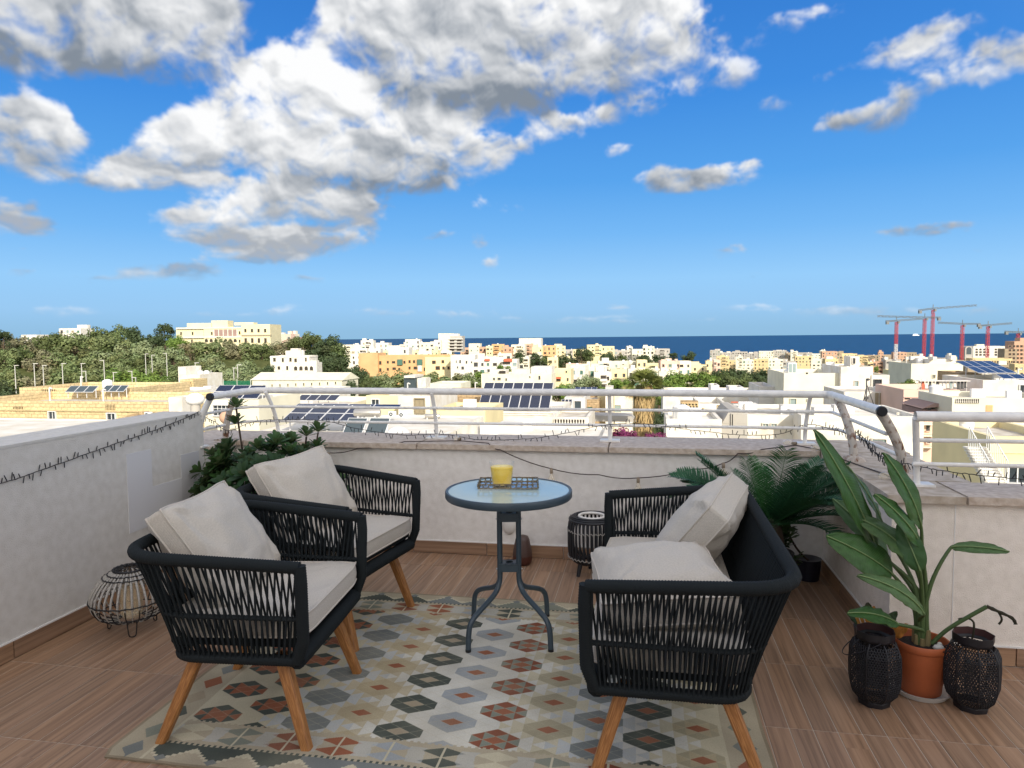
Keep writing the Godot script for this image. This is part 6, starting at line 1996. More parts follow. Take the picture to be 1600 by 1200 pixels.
func dome(called: String, label: String, cat: String, px: float, py: float, rpx: float, depth: float, squash: float, mat) -> void:
	var p := spot(px, py, depth); var r := rpx / FOCAL * depth
	var o := thing(called, label, cat, p)
	var m := MB.new(); m.ball(Vector3.ZERO, Vector3(r, r * squash, r), 18)
	part("shell", m.mesh(), mat, o)
	m = MB.new(); m.lathe([Vector2(r * 0.5, -r * squash * 0.8), Vector2(r * 0.55, -r * squash - 0.3), Vector2(0, -r * squash - 0.3)], 14)
	part("foot", m.mesh(), M.concrete, o)
func build_near_town() -> void:
	# left: yellow stone houses below the party wall
	var o := bld("stone_house", "long yellow limestone house with white windows below the left wall", -70, 262, 627, 52, 9, M.limestone, {"win": [[83, 656, 12, 26, "two", [M.pane, M.frame_white]], [175, 655, 14, 18, "two", [M.pane, M.frame_white]]], "parapet": 0.7, "roof": M.roof, "trim": M.frame_white})
	balusters(o, 22, 635, 36, 643, 6, M.limestone); balusters(o, 166, 632, 180, 640, 6, M.limestone)
	block(o, "string_course", -70, 641, 262, 642.5, 0.12, 0.2, M.limestone)
	o = bld("stone_house", "upper storey of pale stone with a balustrade behind the yellow limestone house", 30, 205, 606, 62, 8, M.limestone, {"parapet": 0.6})
	balusters(o, 66, 608, 88, 614, 8, M.limestone)
	solar("dark solar collectors leaning on the pale stone parapet at the left", 101, 145, 603, 613, 60, 3, 1, 35, 0, true)
	solar("second set of dark solar collectors right of the first on the stone parapet", 157, 193, 602, 612, 60, 3, 1, 35, 0, true)
	bld("white_shed", "flat white-roofed shed with a brown stone side in the lower left", -620, -174, 736, 22, 14, M.limestone_old, {"parapet": 0.1, "roof": M.white, "parapet_mat": M.white})
	o = bld("stone_gable", "brown rubble wall with a sloping top left of the small air conditioner", 120, 232, 672, 44, 0.6, M.limestone_old, {"parapet": 0.0, "category": "wall"})
	var m := MB.new()
	var a := local_on(o, 120, 672); var b := local_on(o, 228, 672); var c := local_on(o, 222, 643)
	m.prism(PackedVector2Array([Vector2(a.x, a.y), Vector2(b.x, b.y), Vector2(c.x, c.y)]), -0.3, 0.3)
	part("sloping_top", m.mesh(), M.limestone_old, o)
	aircon("white air conditioner unit at the top of the brown sloping wall", 232, 648, 12, 43)
	o = bld("garage", "low brown rendered garage with a thin white roof slab left of the white tank", 215, 284, 613, 66, 7, M.limestone_old, {"parapet": 0.35, "parapet_mat": M.white, "win": [[236, 621, 2, 4], [251, 621, 2, 4], [259, 621, 2, 4]]})
	o = bld("stone_screen", "square pigeon-holed stone tower beside the white house with green netting", 281, 302, 593, 92, 3, M.limestone, {"parapet": 0.3})
	for r in 4:
		for k in 4: put_window(o, local_on(o, 284.5 + k * 4.6 + (r % 2) * 1.0, 598 + r * 3.4), 0.14, 0.18, "plain", [M.opening, M.limestone])
	bld("white_house", "white house with a stepped roof in front of the green sports netting", 279, 312, 585, 110, 6, M.white, {"win": [[306, 600, 3, 5]]})
	bld("white_house", "small white rooftop cube with an aerial above the green netting house", 278, 290, 573, 112, 4, M.white, {"parapet": 0.2})
	dome("water_tank", "rounded white water tank behind the end of the left railing", "water tank", 305, 624, 14, 36, 0.72, M.tank)
	bld("white_plinth", "plain white chimney block beside the rounded water tank", 263, 284, 621, 45, 1.5, M.white, {"parapet": 0.1})
	# behind the left end of the railing
	o = bld("cream_house", "cream rooftop room with a barred window behind the left end of the railing", 318, 404, 624, 41, 5, M.cream, {"win": [[347, 641, 28, 16, "grid", [M.pane, M.frame_white]]]})
	solar("blue solar panels in three columns above the cream rooftop room", 326, 402, 602, 623, 41, 3, 2, 32)
	dome("orange_ball", "orange-pink round ornament by the corner post of the railing", "ornament", 353, 652, 10, 38, 1.0, M.terra)
	bld("cream_house", "low cream house carrying two rows of solar panels behind the railing", 400, 530, 634, 56, 9, M.cream, {"auto": [1, 5, 0.7], "bare": true})
	solar("short row of solar panels on the low cream house", 408, 447, 627, 635, 54, 3, 1, 30)
	solar("long flat row of dark panels on the low cream house", 462, 524, 617, 626, 58, 4, 1, 20)
	bld("white_roof", "broad white flat roof carrying the blue solar panels below the railing", 322, 655, 697, 27.5, 11, M.white, {"parapet": 0.12, "roof": M.white})
	solar("large array of blue solar panels on the white roof below the railing", 437, 556, 633, 660, 31.5, 4, 2, 18)
	solar("row of dark panels just behind the large blue solar array", 458, 622, 631.5, 637, 39, 4, 1, 14)
	heater("horizontal steel water heater beside the blue solar array", 574, 645, 42, 31)
	solar("pale framed solar collector left of a twin beside the water heater", 532, 564, 653, 684, 29, 1, 1, 40, 0, true)
	solar("pale framed solar collector right of its twin beside the water heater", 567, 600, 653, 684, 29, 1, 1, 40, 0, true)
	dome("white_dome", "white dome-shaped water tank on the white roof below the railing", "water tank", 622, 679, 18, 28.5, 0.7, M.tank)
	aircon("left white air conditioner in a pair behind the railing", 613, 647, 12, 36)
	aircon("right white air conditioner in a pair behind the railing", 629, 648, 12, 35)
	heater("small white water heater left of the middle railing post", 676, 650, 24, 37)
	solar("small dark collector under the small white water heater", 663, 690, 657, 669, 36, 2, 1, 35, 0, true)
	o = bld("cream_house", "cream house with a small white-framed window behind the railing", 572, 630, 618, 58, 8, M.yellow, {"win": [[587, 628, 12, 8, "two", [M.pane, M.frame_white]]]})
	o = bld("white_house", "white house with tall brown shutters behind the middle railing post", 622, 672, 619, 54, 8, M.white, {"win": [[656, 634, 15, 22, "two", [M.shutter_brown, M.shutter_brown]]]})
	bld("stone_house", "old stone house with a crumbling roof edge left of the tilted solar array", 668, 752, 617, 64, 9, M.limestone, {"parapet": 0.8, "parapet_mat": M.limestone_old, "auto": [1, 3, 0.7], "bare": true})
	bld("yellow_wall_house", "plain cream wall below the old stone house", 672, 758, 642, 46, 6, M.yellow, {"parapet": 0.3})
	# the house with the tilted array
	o = bld("white_house", "white house with grey-green shutters under the big tilted solar array", 752, 874, 643, 57, 9, M.white, {"win": [[762, 662, 6, 19, "plain", [M.shutter_grey, M.white]], [771, 662, 6, 19, "plain", [M.shutter_grey, M.white]]], "parapet": 0.4})
	block(o, "moulding", 780, 648, 856, 649.2, 0.08, 0.1, M.white_old); block(o, "moulding", 752, 645, 874, 646, 0.10, 0.12, M.white)
	solar("big tilted array of fourteen black solar panels on the white house", 746, 858, 598, 638, 57, 7, 2, 34)
	bld("white_house", "low white building along the foot of the railing in the middle", 640, 948, 680, 34, 5, M.white, {"parapet": 0.3, "roof": M.white})
	o = bld("balustrade_house", "white terrace with a row of balusters right of the tilted array house", 858, 920, 652, 47, 6, M.white, {"parapet": 0.3})
	balusters(o, 866, 655, 914, 663, 11, M.white)
	o = bld("grey_house", "pale house with a blue-grey glazed door in the middle distance", 882, 914, 621, 78, 8, M.white_old, {"win": [[903, 634, 9, 14, "plain", [M.collector, M.white_old]]]})
	bld("brick_house", "small house with a brown brick front beside the pale glazed house", 910, 936, 624, 80, 8, M.limestone_old, {"auto": [1, 1, 0.5], "bare": true})
	bld("yellow_house", "narrow yellow house left of the fan palm", 934, 958, 617, 82, 8, M.yellow, {"win": [[953, 633, 3, 14]]})
	bld("white_house", "plain white house directly left of the fan palm", 955, 988, 619, 86, 8, M.white, {"auto": [1, 2, 0.6], "bare": true})
	m = MB.new(); m.prism(PackedVector2Array([Vector2(-2.2, 0), Vector2(2.4, 0), Vector2(2.0, 0.45), Vector2(-1.2, 0.5)]), -1.2, 1.2)
	var aw := thing("grey_canopy", "flat grey canopy roof below the yellow house", "canopy", spot(948, 656, 58))
	part("canopy_sheet", m.mesh(), M.concrete, aw)
	solar("dark solar panels seen edge-on left of the white cube near the palm", 897, 932, 605, 613, 95, 4, 1, 18)
	solar("pair of solar panels on the roof right of the tilted array", 876, 893, 624, 634, 74, 3, 1, 30)
	bld("white_cube", "small white rooftop cube rising above the railing left of the palm", 946, 957, 605, 80, 3, M.white, {"parapet": 0.1})
	build_palm()
	# right of the palm
	o = bld("stone_house", "yellow stone house right of the breeze-block screen", 1091, 1136, 631, 62, 7, M.limestone, {"win": [[1098, 640, 2, 3], [1098, 649, 2, 3], [1123, 635, 2, 3]], "parapet": 0.5, "parapet_mat": M.white})
	o = bld("breeze_screen", "breeze-block screen wall of pierced yellow stone right of the palm", 1064, 1091, 627, 60.5, 1, M.limestone_old, {"parapet": 0.2, "category": "wall"})
	for r in 9:
		for k in 5: put_window(o, local_on(o, 1067.5 + k * 5.0 + (r % 2) * 1.2, 632 + r * 4.0), 0.13, 0.09, "plain", [M.opening, M.limestone])
	bld("white_house", "wide flat white roof in front of the green tree belt", 1036, 1190, 614, 92, 10, M.white, {"parapet": 0.5, "roof": M.white})
	bld("white_room", "white stair room standing on the wide flat roof by the trees", 1111, 1124, 602, 92, 4, M.white, {"parapet": 0.2})
	bld("white_room", "long low white rooftop block right of the stair room", 1140, 1162, 605, 94, 4, M.white_old, {"parapet": 0.3})
	bld("white_house", "low white house with a plain front at the foot of the palm", 1041, 1128, 655, 42, 5, M.white, {"parapet": 0.3, "roof": M.white})
	o = bld("concrete_gable", "grey concrete gable wall with a slit between the white houses", 1128, 1168, 662, 42.5, 5, M.concrete, {"parapet": 0.0, "win": [[1144, 656, 1.6, 18]]})
	m = MB.new()
	var g := [local_on(o, 1128, 662), local_on(o, 1168, 662), local_on(o, 1168, 648), local_on(o, 1151, 640), local_on(o, 1140, 641)]
	var poly := PackedVector2Array()
	for q in g: poly.append(Vector2(q.x, q.y))
	m.prism(poly, -2.5, 2.5)
	part("gable_top", m.mesh(), M.concrete, o)
	bld("white_house", "white house with two grey windows right of the concrete gable", 1166, 1262, 648, 44, 7, M.white, {"win": [[1196, 665, 8, 6, "two", [M.shutter_grey, M.white]], [1209, 665, 8, 6, "two", [M.shutter_grey, M.white]]], "parapet": 0.3})
	var pr := thing("red_pipe_roof", "rusty red roof beams on the terrace behind the concrete gable", "roof beams", spot(1160, 634, 52))
	for k in 2:
		m = MB.new(); m.box(Vector3(0, 0.22 * k, -0.4 * k), Vector3(1.7 - 0.2 * k, 0.09, 0.09))
		part("beam", m.mesh(), M.red_awning, pr)
	# the big white house
	o = bld("big_white_house", "large cream house with a plain front and shaded flank right of the tree belt", 1225, 1316, 583, 74, 10, M.cream, {"parapet": 0.7, "win": [[1239, 634, 9, 22, "plain", [M.shutter_grey, M.cream]], [1262, 625, 2, 1.5]]})
	block(o, "wall_vent", 1259.5, 582.0, 1262.5, 584.5, 0.05, 0.1, M.opening)
	bld("white_tower_house", "tall white house block with a narrow door and a barred window", 1314, 1364, 573, 72.5, 8, M.white, {"parapet": 0.4, "win": [[1338, 604, 5, 17, "plain", [M.shutter_grey, M.white]]]})
	bld("white_house", "lower white house with a dark barred window right of the tall block", 1362, 1390, 586, 72, 8, M.white, {"parapet": 0.3, "win": [[1371, 600, 10, 13, "grid", [M.pane, M.frame_dark]]]})
	bld("white_room", "small white roof turret with a dark opening on the tall block", 1329, 1343, 557, 75, 2.5, M.white, {"parapet": 0.1, "base": 573, "win": [[1334, 564, 4, 9]]})
	o = bld("roof_chiller", "tall grey ventilation unit on the roof of the large cream house", 1232, 1245, 567, 76, 1, M.frame_white, {"parapet": 0.0, "base": 583, "category": "ventilation unit"})
	for k in 2: block(o, "louvre_panel", 1233.0 + k * 6, 568.5, 1237.6 + k * 6, 582, 0.03, 0.05, M.shutter_grey)
	bld("white_house", "shaded white annexe left of the large cream house", 1186, 1212, 604, 80, 8, M.white_old, {"parapet": 0.4})
	o = bld("white_house", "white house with brown louvred screens below the tall white block", 1318, 1400, 612, 62, 7, M.white, {"parapet": 0.3})
	for k in 4: block(o, "louvred_screen", 1368 + k * 7, 614, 1372.5 + k * 7, 641, 0.08, 0.12, M.shutter_brown)
	balusters(o, 1324, 643, 1356, 650, 12, M.white)
	bld("white_house", "broad white house front behind the rusty railing posts", 1252, 1444, 650, 41, 7, M.white, {"parapet": 0.3, "roof": M.white, "win": [[1373, 692, 20, 12, "plain", [M.shutter_grey, M.white]], [1402, 646, 1, 1]]})
	var mast := thing("telecom_mast", "thin rooftop mast with a tripod behind the corner of the railing", "aerial", spot(1353, 640, 60))
	m = MB.new(); m.tube([Vector3(0, 0, 0), Vector3(0, 2.6, 0)], 0.05, 6); m.tube([Vector3(-0.35, -0.2, 0), Vector3(0, 1.9, 0)], 0.035, 5); m.tube([Vector3(0.75, 0, 0), Vector3(0, 2.2, 0)], 0.035, 5)
	part("mast_pole", m.mesh(), M.frame_dark, mast)
	m = MB.new(); m.ball(Vector3(0.1, 2.55, 0), Vector3(0.17, 0.11, 0.15), 8); m.box(Vector3(0, 1.0, 0.05), Vector3(0.3, 0.22, 0.2))
	part("mast_head", m.mesh(), M.frame_dark, mast)
	# pink house and washing
	o = bld("pink_house", "pink house with a breeze-block corner below the washing line", 1412, 1500, 609, 56, 7, M.pink, {"parapet": 0.5, "win": [[1465, 625, 9, 7, "plain", [M.tank, M.pink]]]})
	for r in 6: block(o, "breeze_slot", 1414, 622 + r * 4.2, 1422, 624 + r * 4.2, 0.04, 0.06, M.opening)
	block(o, "string_course", 1412, 621, 1500, 622, 0.06, 0.1, M.pink_dark)
	block(o, "downpipe", 1482.5, 617, 1484, 632, 0.06, 0.08, M.opening)
	o = bld("pink_porch", "dark pink gabled porch with an arched window below the pink house", 1441, 1486, 640, 50, 4, M.pink_dark, {"parapet": 0.0, "win": [[1452, 638, 5, 6, "arch"]]})
	m = MB.new()
	poly = PackedVector2Array()
	for q in [[1439, 638], [1486, 633], [1486, 630.5], [1458, 630]]:
		var l := local_on(o, q[0], q[1]); poly.append(Vector2(l.x, l.y))
	m.prism(poly, -2.0, 2.2)
	part("porch_roof", m.mesh(), M.pink_dark, o)
	o = bld("balcony_tower", "shaded pink stack of balconies left of the brown stair house", 1440, 1466, 655, 42, 4, M.pink, {"parapet": 0.2, "win": [[1450, 668, 5, 10, "arch"], [1450, 688, 5, 8]]})
	for y in [662, 680, 698]: block(o, "balcony_slab", 1438, y, 1466, y + 2.5, 0.7, 0.9, M.cream)
	var wl := thing("washing_line", "washing hung out in a row on the roof of the pink house", "laundry", spot(1473, 596, 57), 0)
	m = MB.new()
	for x in [-1.75, -0.6, 0.7, 1.75]: m.tube([Vector3(x, -0.85, 0), Vector3(x, 0.05, 0)], 0.03, 5)
	m.box(Vector3(0, 0.06, 0), Vector3(3.7, 0.06, 0.8))
	part("line_frame", m.mesh(), M.white_old, wl)
	var cols := [M.pink, M.red_awning, M.white, M.frame_dark, M.white, M.frame_dark, M.white, M.white_old, M.white, M.shutter_grey, M.white, M.frame_dark, M.frame_dark, M.frame_dark]
	for k in 14:
		m = MB.new()
		var x := -1.7 + k * 0.26
		var hh := 0.42 + 0.25 * absf(sin(k * 1.9))
		m.grid([Vector3(x - 0.1, 0.0, 0.02), Vector3(x + 0.1, 0.0, -0.01), Vector3(x - 0.12, -hh * 0.5, 0.05), Vector3(x + 0.1, -hh * 0.5, 0.0), Vector3(x - 0.1, -hh, 0.0), Vector3(x + 0.12, -hh, 0.04)], 2, Vector3.BACK)
		part("garment", m.mesh(), cols[k], wl)
	bld("cream_house", "long cream house with one small window behind the washing line", 1424, 1505, 568, 105, 10, M.cream, {"parapet": 0.4, "win": [[1459, 588, 4, 5, "two"]]})
	bld("cream_house", "raised middle block of the long cream house", 1452, 1494, 561, 107, 8, M.white, {"parapet": 0.3})
	bld("white_cube", "small white cube left on the raised cream block roof", 1458, 1464, 557.5, 106, 2, M.white, {"parapet": 0.0, "base": 562})
	bld("white_cube", "white box tank right on the raised cream block roof", 1486, 1494, 555.5, 106, 2, M.white, {"parapet": 0.0, "base": 562})
	bld("yellow_house", "small yellow house between the green shrub and the cream house", 1404, 1426, 580, 120, 8, M.yellow, {"auto": [1, 2, 0.7], "bare": true})
	bld("stone_room", "brown stone rooftop room under the tilted panels on the right", 1499, 1534, 583, 66, 5, M.limestone_old, {"parapet": 0.2})
	solar("big tilted roof of blue solar panels on the right skyline", 1529, 1590, 564, 583, 62, 4, 2, 10, 0)
	bld("white_house", "white house with a dark door below the tilted panels on the far right", 1536, 1650, 594, 57, 8, M.white, {"parapet": 0.4, "win": [[1596, 611, 6, 20, "plain", [M.pane, M.frame_white]]]})
	solar("flat dark panels at the right edge behind the white house", 1568, 1625, 585, 592, 58, 3, 1, 12)
	o = bld("cream_house", "long cream terrace wall with a brick patch at the far right", 1488, 1660, 622, 47, 6, M.cream, {"parapet": 0.4})
	balusters(o, 1494, 623, 1529, 630, 12, M.white)
	block(o, "brick_patch", 1541, 633, 1551, 645, 0.04, 0.1, M.orange)
	# the stair house
	o = bld("stair_house", "yellow house with a shaded brown flank and an outside staircase at lower right", 1548, 1680, 683, 28, 5.8, M.yellow, {"parapet": 0.35, "win": [[1589, 741, 26, 26, "two", [M.pane, M.frame_white]]]})
	block(o, "string_course", 1548, 708, 1680, 709.5, 0.05, 0.08, M.yellow)
	var st := thing("outside_staircase", "white outside staircase with thin railings against the yellow house", "staircase", Vector3.ZERO)
	for k in 13:
		var p := spot(1524 + k * 2.6, 700 + k * 4.6, 27.2 - k * 0.10)
		m = MB.new(); m.box(p, Vector3(0.75, 0.07, 0.35))
		part("step", m.mesh(), M.white, st)
		m = MB.new(); m.tube([p + Vector3(-0.3, 0, 0.15), p + Vector3(-0.3, 0.85, 0.15)], 0.014, 5)
		part("railing_bar", m.mesh(), M.frame_white, st)
		m = MB.new(); m.tube([p + Vector3(0.32, 0, 0.15), p + Vector3(0.32, 0.85, 0.15)], 0.014, 5)
		part("railing_bar", m.mesh(), M.frame_white, st)
	for s in [-0.3, 0.32]:
		m = MB.new(); m.tube([spot(1524, 700, 27.2) + Vector3(s, 0.85, 0.15), spot(1555.2, 755, 26.0) + Vector3(s, 0.85, 0.15)], 0.022, 6)
		part("handrail", m.mesh(), M.frame_white, st)
	var tk := thing("roof_tank", "white ribbed water tank on the roof of the stair house", "water tank", spot(1510, 671, 32))
	m = MB.new(); m.lathe([Vector2(0, 0), Vector2(0.28, 0), Vector2(0.30, 0.25), Vector2(0.285, 0.27), Vector2(0.30, 0.29), Vector2(0.30, 0.55), Vector2(0.22, 0.6), Vector2(0, 0.62)], 20)
	part("tank_shell", m.mesh(), M.tank, tk)
	# bougainvillea and shrubs
	var bo := thing("bougainvillea", "magenta flowering bougainvillea at the foot of the railing by the palm", "shrub", spot(992, 684, 38))
	if not shared.has("crowns"):
		shared.crowns = []
		for k in 6: shared.crowns.append(crown(200 + k))
	for k in 4: part("flower_mass", shared.crowns[k], M.bougain, bo, Vector3(-1.1 + k * 0.75, -0.35 + 0.15 * sin(k * 2.0), 0.3 * (k % 2)), Basis.IDENTITY.scaled(Vector3(0.85, 0.85, 0.7)))
	tree("dark upright conifer hedge beside the breeze-block screen", 1040, 640, 42, 60, 4, 1.2)
	tree("bright green shrub left of the washing line", 1420, 590, 42, 88, 3, 0.7)
	tree("small shrub on the roof in front of the long cream house", 1482, 584, 30, 82, 3, 0.8)
	tree("thin green tree in front of the large cream house's right corner", 1369, 570, 10, 90, 3, 1.5)
	tree("olive bushes growing over the edge of the white shed at far left", 8, 668, 34, 44, 1, 0.7)

func build_middle() -> void:
	# the palace on the hill
	var o := bld("palace", "pale yellow villa palace with loggia and arched windows on the wooded hill", 318, 378, 511, 420, 18, M.pale_yellow, {"turn": 8, "parapet": 1.0, "category": "palace", "band": 0.6})
	block(o, "left_wing", 275, 512, 319, 546, -1.0, 14, M.pale_yellow); block(o, "right_wing", 377, 507, 423, 548, 1.2, 18, M.pale_yellow)
	block(o, "attic_storey", 292, 505, 330, 512, -4.0, 8, M.pale_yellow); block(o, "attic_storey", 330, 501, 356, 511, -5.0, 8, M.pale_yellow); block(o, "attic_storey", 366, 504, 396, 508, -4.0, 6, M.pale_yellow)
	block(o, "cornice", 275, 526, 378, 527.6, 0.5, 1.0, M.cream); block(o, "cornice", 377, 523.2, 423, 524.6, 1.7, 1.0, M.brown); block(o, "cornice", 275, 512.2, 378, 513.2, 0.4, 0.8, M.cream)
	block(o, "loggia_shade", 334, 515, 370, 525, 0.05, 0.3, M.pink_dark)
	for k in 6: block(o, "loggia_column", 333.5 + k * 7.2, 514.6, 335.0 + k * 7.2, 525.6, 0.5, 0.5, M.white)
	for k in 7: put_window(o, local_on(o, 322.5 + k * 7.5, 532), 1.9, 2.0, "arch", [M.opening, M.pale_yellow])
	for k in 3: put_window(o, local_on(o, 345 + k * 7.5, 543), 2.0, 2.0, "arch", [M.opening, M.pale_yellow])
	for q in [[301, 521], [283, 521], [331, 521], [374.5, 520], [374.5, 533], [300, 533]]: put_window(o, local_on(o, q[0], q[1], -0.8 if q[0] < 319 else 0.0), 1.0, 1.8, "plain", [M.opening, M.pale_yellow])
	for k in 4:
		put_window(o, local_on(o, 383.5 + k * 10.3, 516.5, 1.25), 1.3, 2.0, "plain", [M.opening, M.pale_yellow])
		put_window(o, local_on(o, 384 + k * 10.3, 532, 1.25), 1.3, 2.6, "plain", [M.opening, M.brown])
	# white arcaded villa
	o = bld("arcaded_villa", "white two-storey villa with a four-arched porch below the wooded hill", 422, 483, 556, 265, 9, M.white, {"turn": 6, "parapet": 0.5, "category": "villa", "band": 0.5})
	block(o, "porch_wing", 458, 567, 495, 586, 2.0, 6, M.white); block(o, "porch_top", 482, 563.5, 494.5, 568, 1.8, 3, M.white)
	block(o, "roof_room", 446, 548, 470, 557, -2, 4, M.white); block(o, "roof_room", 454, 544.5, 466, 549, -2.2, 3, M.white); block(o, "chimney", 471, 547, 474, 557, -1, 1.2, M.white)
	for k in 4: put_window(o, local_on(o, 462.0 + k * 8.2, 575.5, 2.02), 1.25, 1.5, "arch", [M.opening, M.white])
	for q in [[429, 562, 1.0, 1.4], [442, 562.5, 0.8, 1.5], [462, 563, 1.0, 1.4], [436, 575, 1.0, 1.2], [449, 575, 0.8, 1.5], [454, 562, 0.9, 1.4], [478, 562, 0.7, 1.4], [426, 578, 1.2, 1.4]]: put_window(o, local_on(o, q[0], q[1]), q[2], q[3], "plain", [M.opening, M.cream])
	# long low roofed stable block
	o = bld("long_low_block", "long low cream building with a pitched stone roof below the arcaded villa", 394, 534, 594, 152, 8, M.cream, {"turn": -2, "parapet": 0.0})
	for k in 10: put_window(o, local_on(o, 413 + k * 12.4, 603 - k * 0.5), 0.3, 0.55, "plain", [M.opening, M.cream])
	var m := MB.new(); var sz: Vector3 = o.get_meta("size")
	m.prism(PackedVector2Array([Vector2(-sz.z / 2 - 0.3, sz.y), Vector2(sz.z / 2 + 0.3, sz.y), Vector2(0.0, sz.y + 1.5)]), -sz.x / 2 - 0.3, sz.x / 2 + 0.3, Transform3D(Basis(Vector3.UP, PI / 2), Vector3.ZERO))
	part("pitched_roof", m.mesh(), M.cream, o)
	bld("white_annexe", "dark-roofed white annexe in front of the long low block", 468, 530, 606, 130, 5, M.white, {"parapet": 0.3, "roof": M.collector})
	# orange flats
	o = bld("orange_flats", "long orange apartment block with green enclosed balconies", 590, 706, 555, 400, 14, M.orange, {"parapet": 0.9, "turn": 4, "category": "apartment block"})
	block(o, "end_wing", 560, 552, 591, 592, 2.5, 16, M.orange); block(o, "yellow_section", 664, 558, 706, 590, 0.6, 3, M.yellow)
	for q in [[594, 567, 1.6, 2.0], [606, 566, 1.2, 1.5], [615, 566, 2.0, 1.3], [632, 566, 1.2, 1.6], [640, 565, 1.2, 1.6], [647, 565, 1.2, 1.6], [678, 566, 2.0, 1.8], [692, 565, 1.4, 1.6], [594, 578, 1.6, 2.0], [606, 577, 1.2, 1.5], [616, 576, 2.0, 1.4], [624, 577, 1.2, 1.5], [640, 575, 1.2, 1.6], [649, 575, 2.0, 1.6], [684, 575, 2.4, 2.0], [693, 575, 1.2, 1.6], [701, 575, 1.2, 1.6], [664, 577, 1.4, 2.0]]: put_window(o, local_on(o, q[0], q[1], 0.62 if q[0] > 664 else 0.0), q[2], q[3], "plain", [M.opening, M.orange])
	for x in [624.5, 655.5]: block(o, "enclosed_balcony", x - 4, 561.5, x + 4, 570.5, 1.2, 1.2, M.balcony_green)
	block(o, "white_balcony", 652.5, 571, 659, 580.5, 1.1, 1.1, M.white)
	bld("white_house", "bright white house right of the orange flats", 704, 742, 555, 380, 12, M.white, {"win": [[713, 565, 1.4, 4], [719, 565, 2.5, 5], [729, 566, 2.5, 4], [737, 566, 2, 3], [715, 574, 2, 3], [723, 575, 4, 5]], "turn": 6})
	# unfinished concrete block
	o = bld("concrete_flats", "tall white apartment block with open grey balconies on the skyline", 685, 703, 521, 600, 14, M.cream, {"parapet": 0.6, "category": "apartment block"})
	block(o, "balcony_stack", 703, 525, 722, 550, -0.5, 10, M.concrete)
	for r in 4:
		block(o, "balcony_slab", 700.5, 529 + r * 4.8, 723, 530.2 + r * 4.8, 1.4, 1.6, M.white)
		for k in 2: block(o, "balcony_shade", 702.5 + k * 11.5, 530.6 + r * 4.8, 709.5 + k * 11.5, 533.4 + r * 4.8, 0.1, 0.4, M.opening)  # dark blocks painted in for the shade inside the balconies
	block(o, "top_room", 697, 521.5, 716, 526, -1.0, 6, M.white)
	bld("white_slab_block", "wide blank white building standing out on the sea skyline", 811, 845, 528.5, 700, 14, M.white, {"parapet": 0.6, "category": "building"})
	# garden room and arched house in front of the trees
	o = bld("garden_room", "dark glazed garden room on a lawn terrace above the railing", 631, 650, 591, 175, 6, M.collector, {"parapet": 0.0})
	block(o, "flat_roof", 631, 587, 648, 590.5, 0.8, 7, M.white)
	block(o, "lawn_edge", 620, 607, 668, 610, 2.0, 4, M.white)
	bld("white_kiosk", "small white kiosk right of the dark garden room", 652, 665, 591, 172, 4, M.white, {"parapet": 0.2})
	o = bld("arched_house", "cream house with a wide shallow arch left of the tilted solar array", 672, 720, 599, 140, 8, M.cream, {"parapet": 0.4, "win": [[694, 607, 18, 7, "arch", [M.opening, M.cream]]]})
	o = bld("cream_house", "wide low cream house with a covered balcony above the tilted solar array", 752, 862, 584, 230, 12, M.cream, {"parapet": 0.6, "win": [[772, 592, 3, 4], [780, 592, 5, 4], [791, 593, 2.5, 4], [843, 590, 3, 6], [828, 589, 2, 3]]})
	block(o, "upper_room", 766, 578, 790, 585, -1.0, 6, M.white); block(o, "dark_balcony", 780, 579.5, 789, 584, 0.1, 1.0, M.opening)
	block(o, "right_block", 830, 573, 862, 585, -1.0, 8, M.white); block(o, "middle_block", 800, 577, 831, 585, -2.0, 7, M.cream)
	o = bld("yellow_house", "yellow house with red awnings right of the wide cream house", 862, 892, 577, 240, 10, M.yellow, {"parapet": 0.5, "win": [[885, 581, 2.5, 3], [887, 593, 3, 5]]})
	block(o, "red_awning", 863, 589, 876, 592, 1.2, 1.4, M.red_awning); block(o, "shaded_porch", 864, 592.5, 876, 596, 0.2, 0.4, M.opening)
	o = bld("red_roofed_house", "white house with two small red awnings below the terracotta row", 738, 808, 562, 330, 12, M.white, {"parapet": 0.5, "auto": [2, 7, 1.0], "turn": 5})
	block(o, "red_awning", 757, 561, 765, 564, 1.0, 1.2, M.red_awning); block(o, "red_awning", 787, 560.5, 800, 565, 1.0, 1.2, M.red_awning)
	# rows of houses
	house_row("white skyline cluster left of the sea", 536, 688, 529, 542, 620, 9, [M.white, M.white, M.cream, M.white_old], 1, 6)
	house_row("row behind the orange flats", 548, 705, 541, 550, 500, 8, [M.white, M.white, M.cream, M.yellow], 2, 6)
	house_row("terracotta terrace below the sea horizon", 720, 868, 536, 544, 640, 10, [M.terra, M.cream, M.yellow, M.terra, M.orange], 3, 6)
	house_row("pale row under the terracotta terrace", 742, 890, 551, 559, 460, 9, [M.cream, M.white, M.yellow, M.cream], 4, 4)
	house_row("skyline row right of blank white building", 845, 1046, 537, 548, 760, 11, [M.white, M.cream, M.cream, M.concrete, M.yellow], 5, 4)
	house_row("cream row above the green tree belt", 885, 1125, 562, 570, 430, 13, [M.cream, M.cream, M.white, M.yellow, M.pink], 6, 0)
	house_row("second cream row behind the tree belt", 892, 1060, 571, 581, 300, 8, [M.cream, M.yellow, M.white, M.cream], 16, 0, 2)
	house_row("coastal row left of the cranes", 1110, 1318, 547, 553, 1150, 13, [M.concrete, M.limestone, M.cream, M.brown, M.concrete], 7, -4)
	house_row("grey-brown row before the coastal row", 1105, 1300, 556, 566, 800, 11, [M.concrete, M.cream, M.concrete, M.limestone], 8, -4)
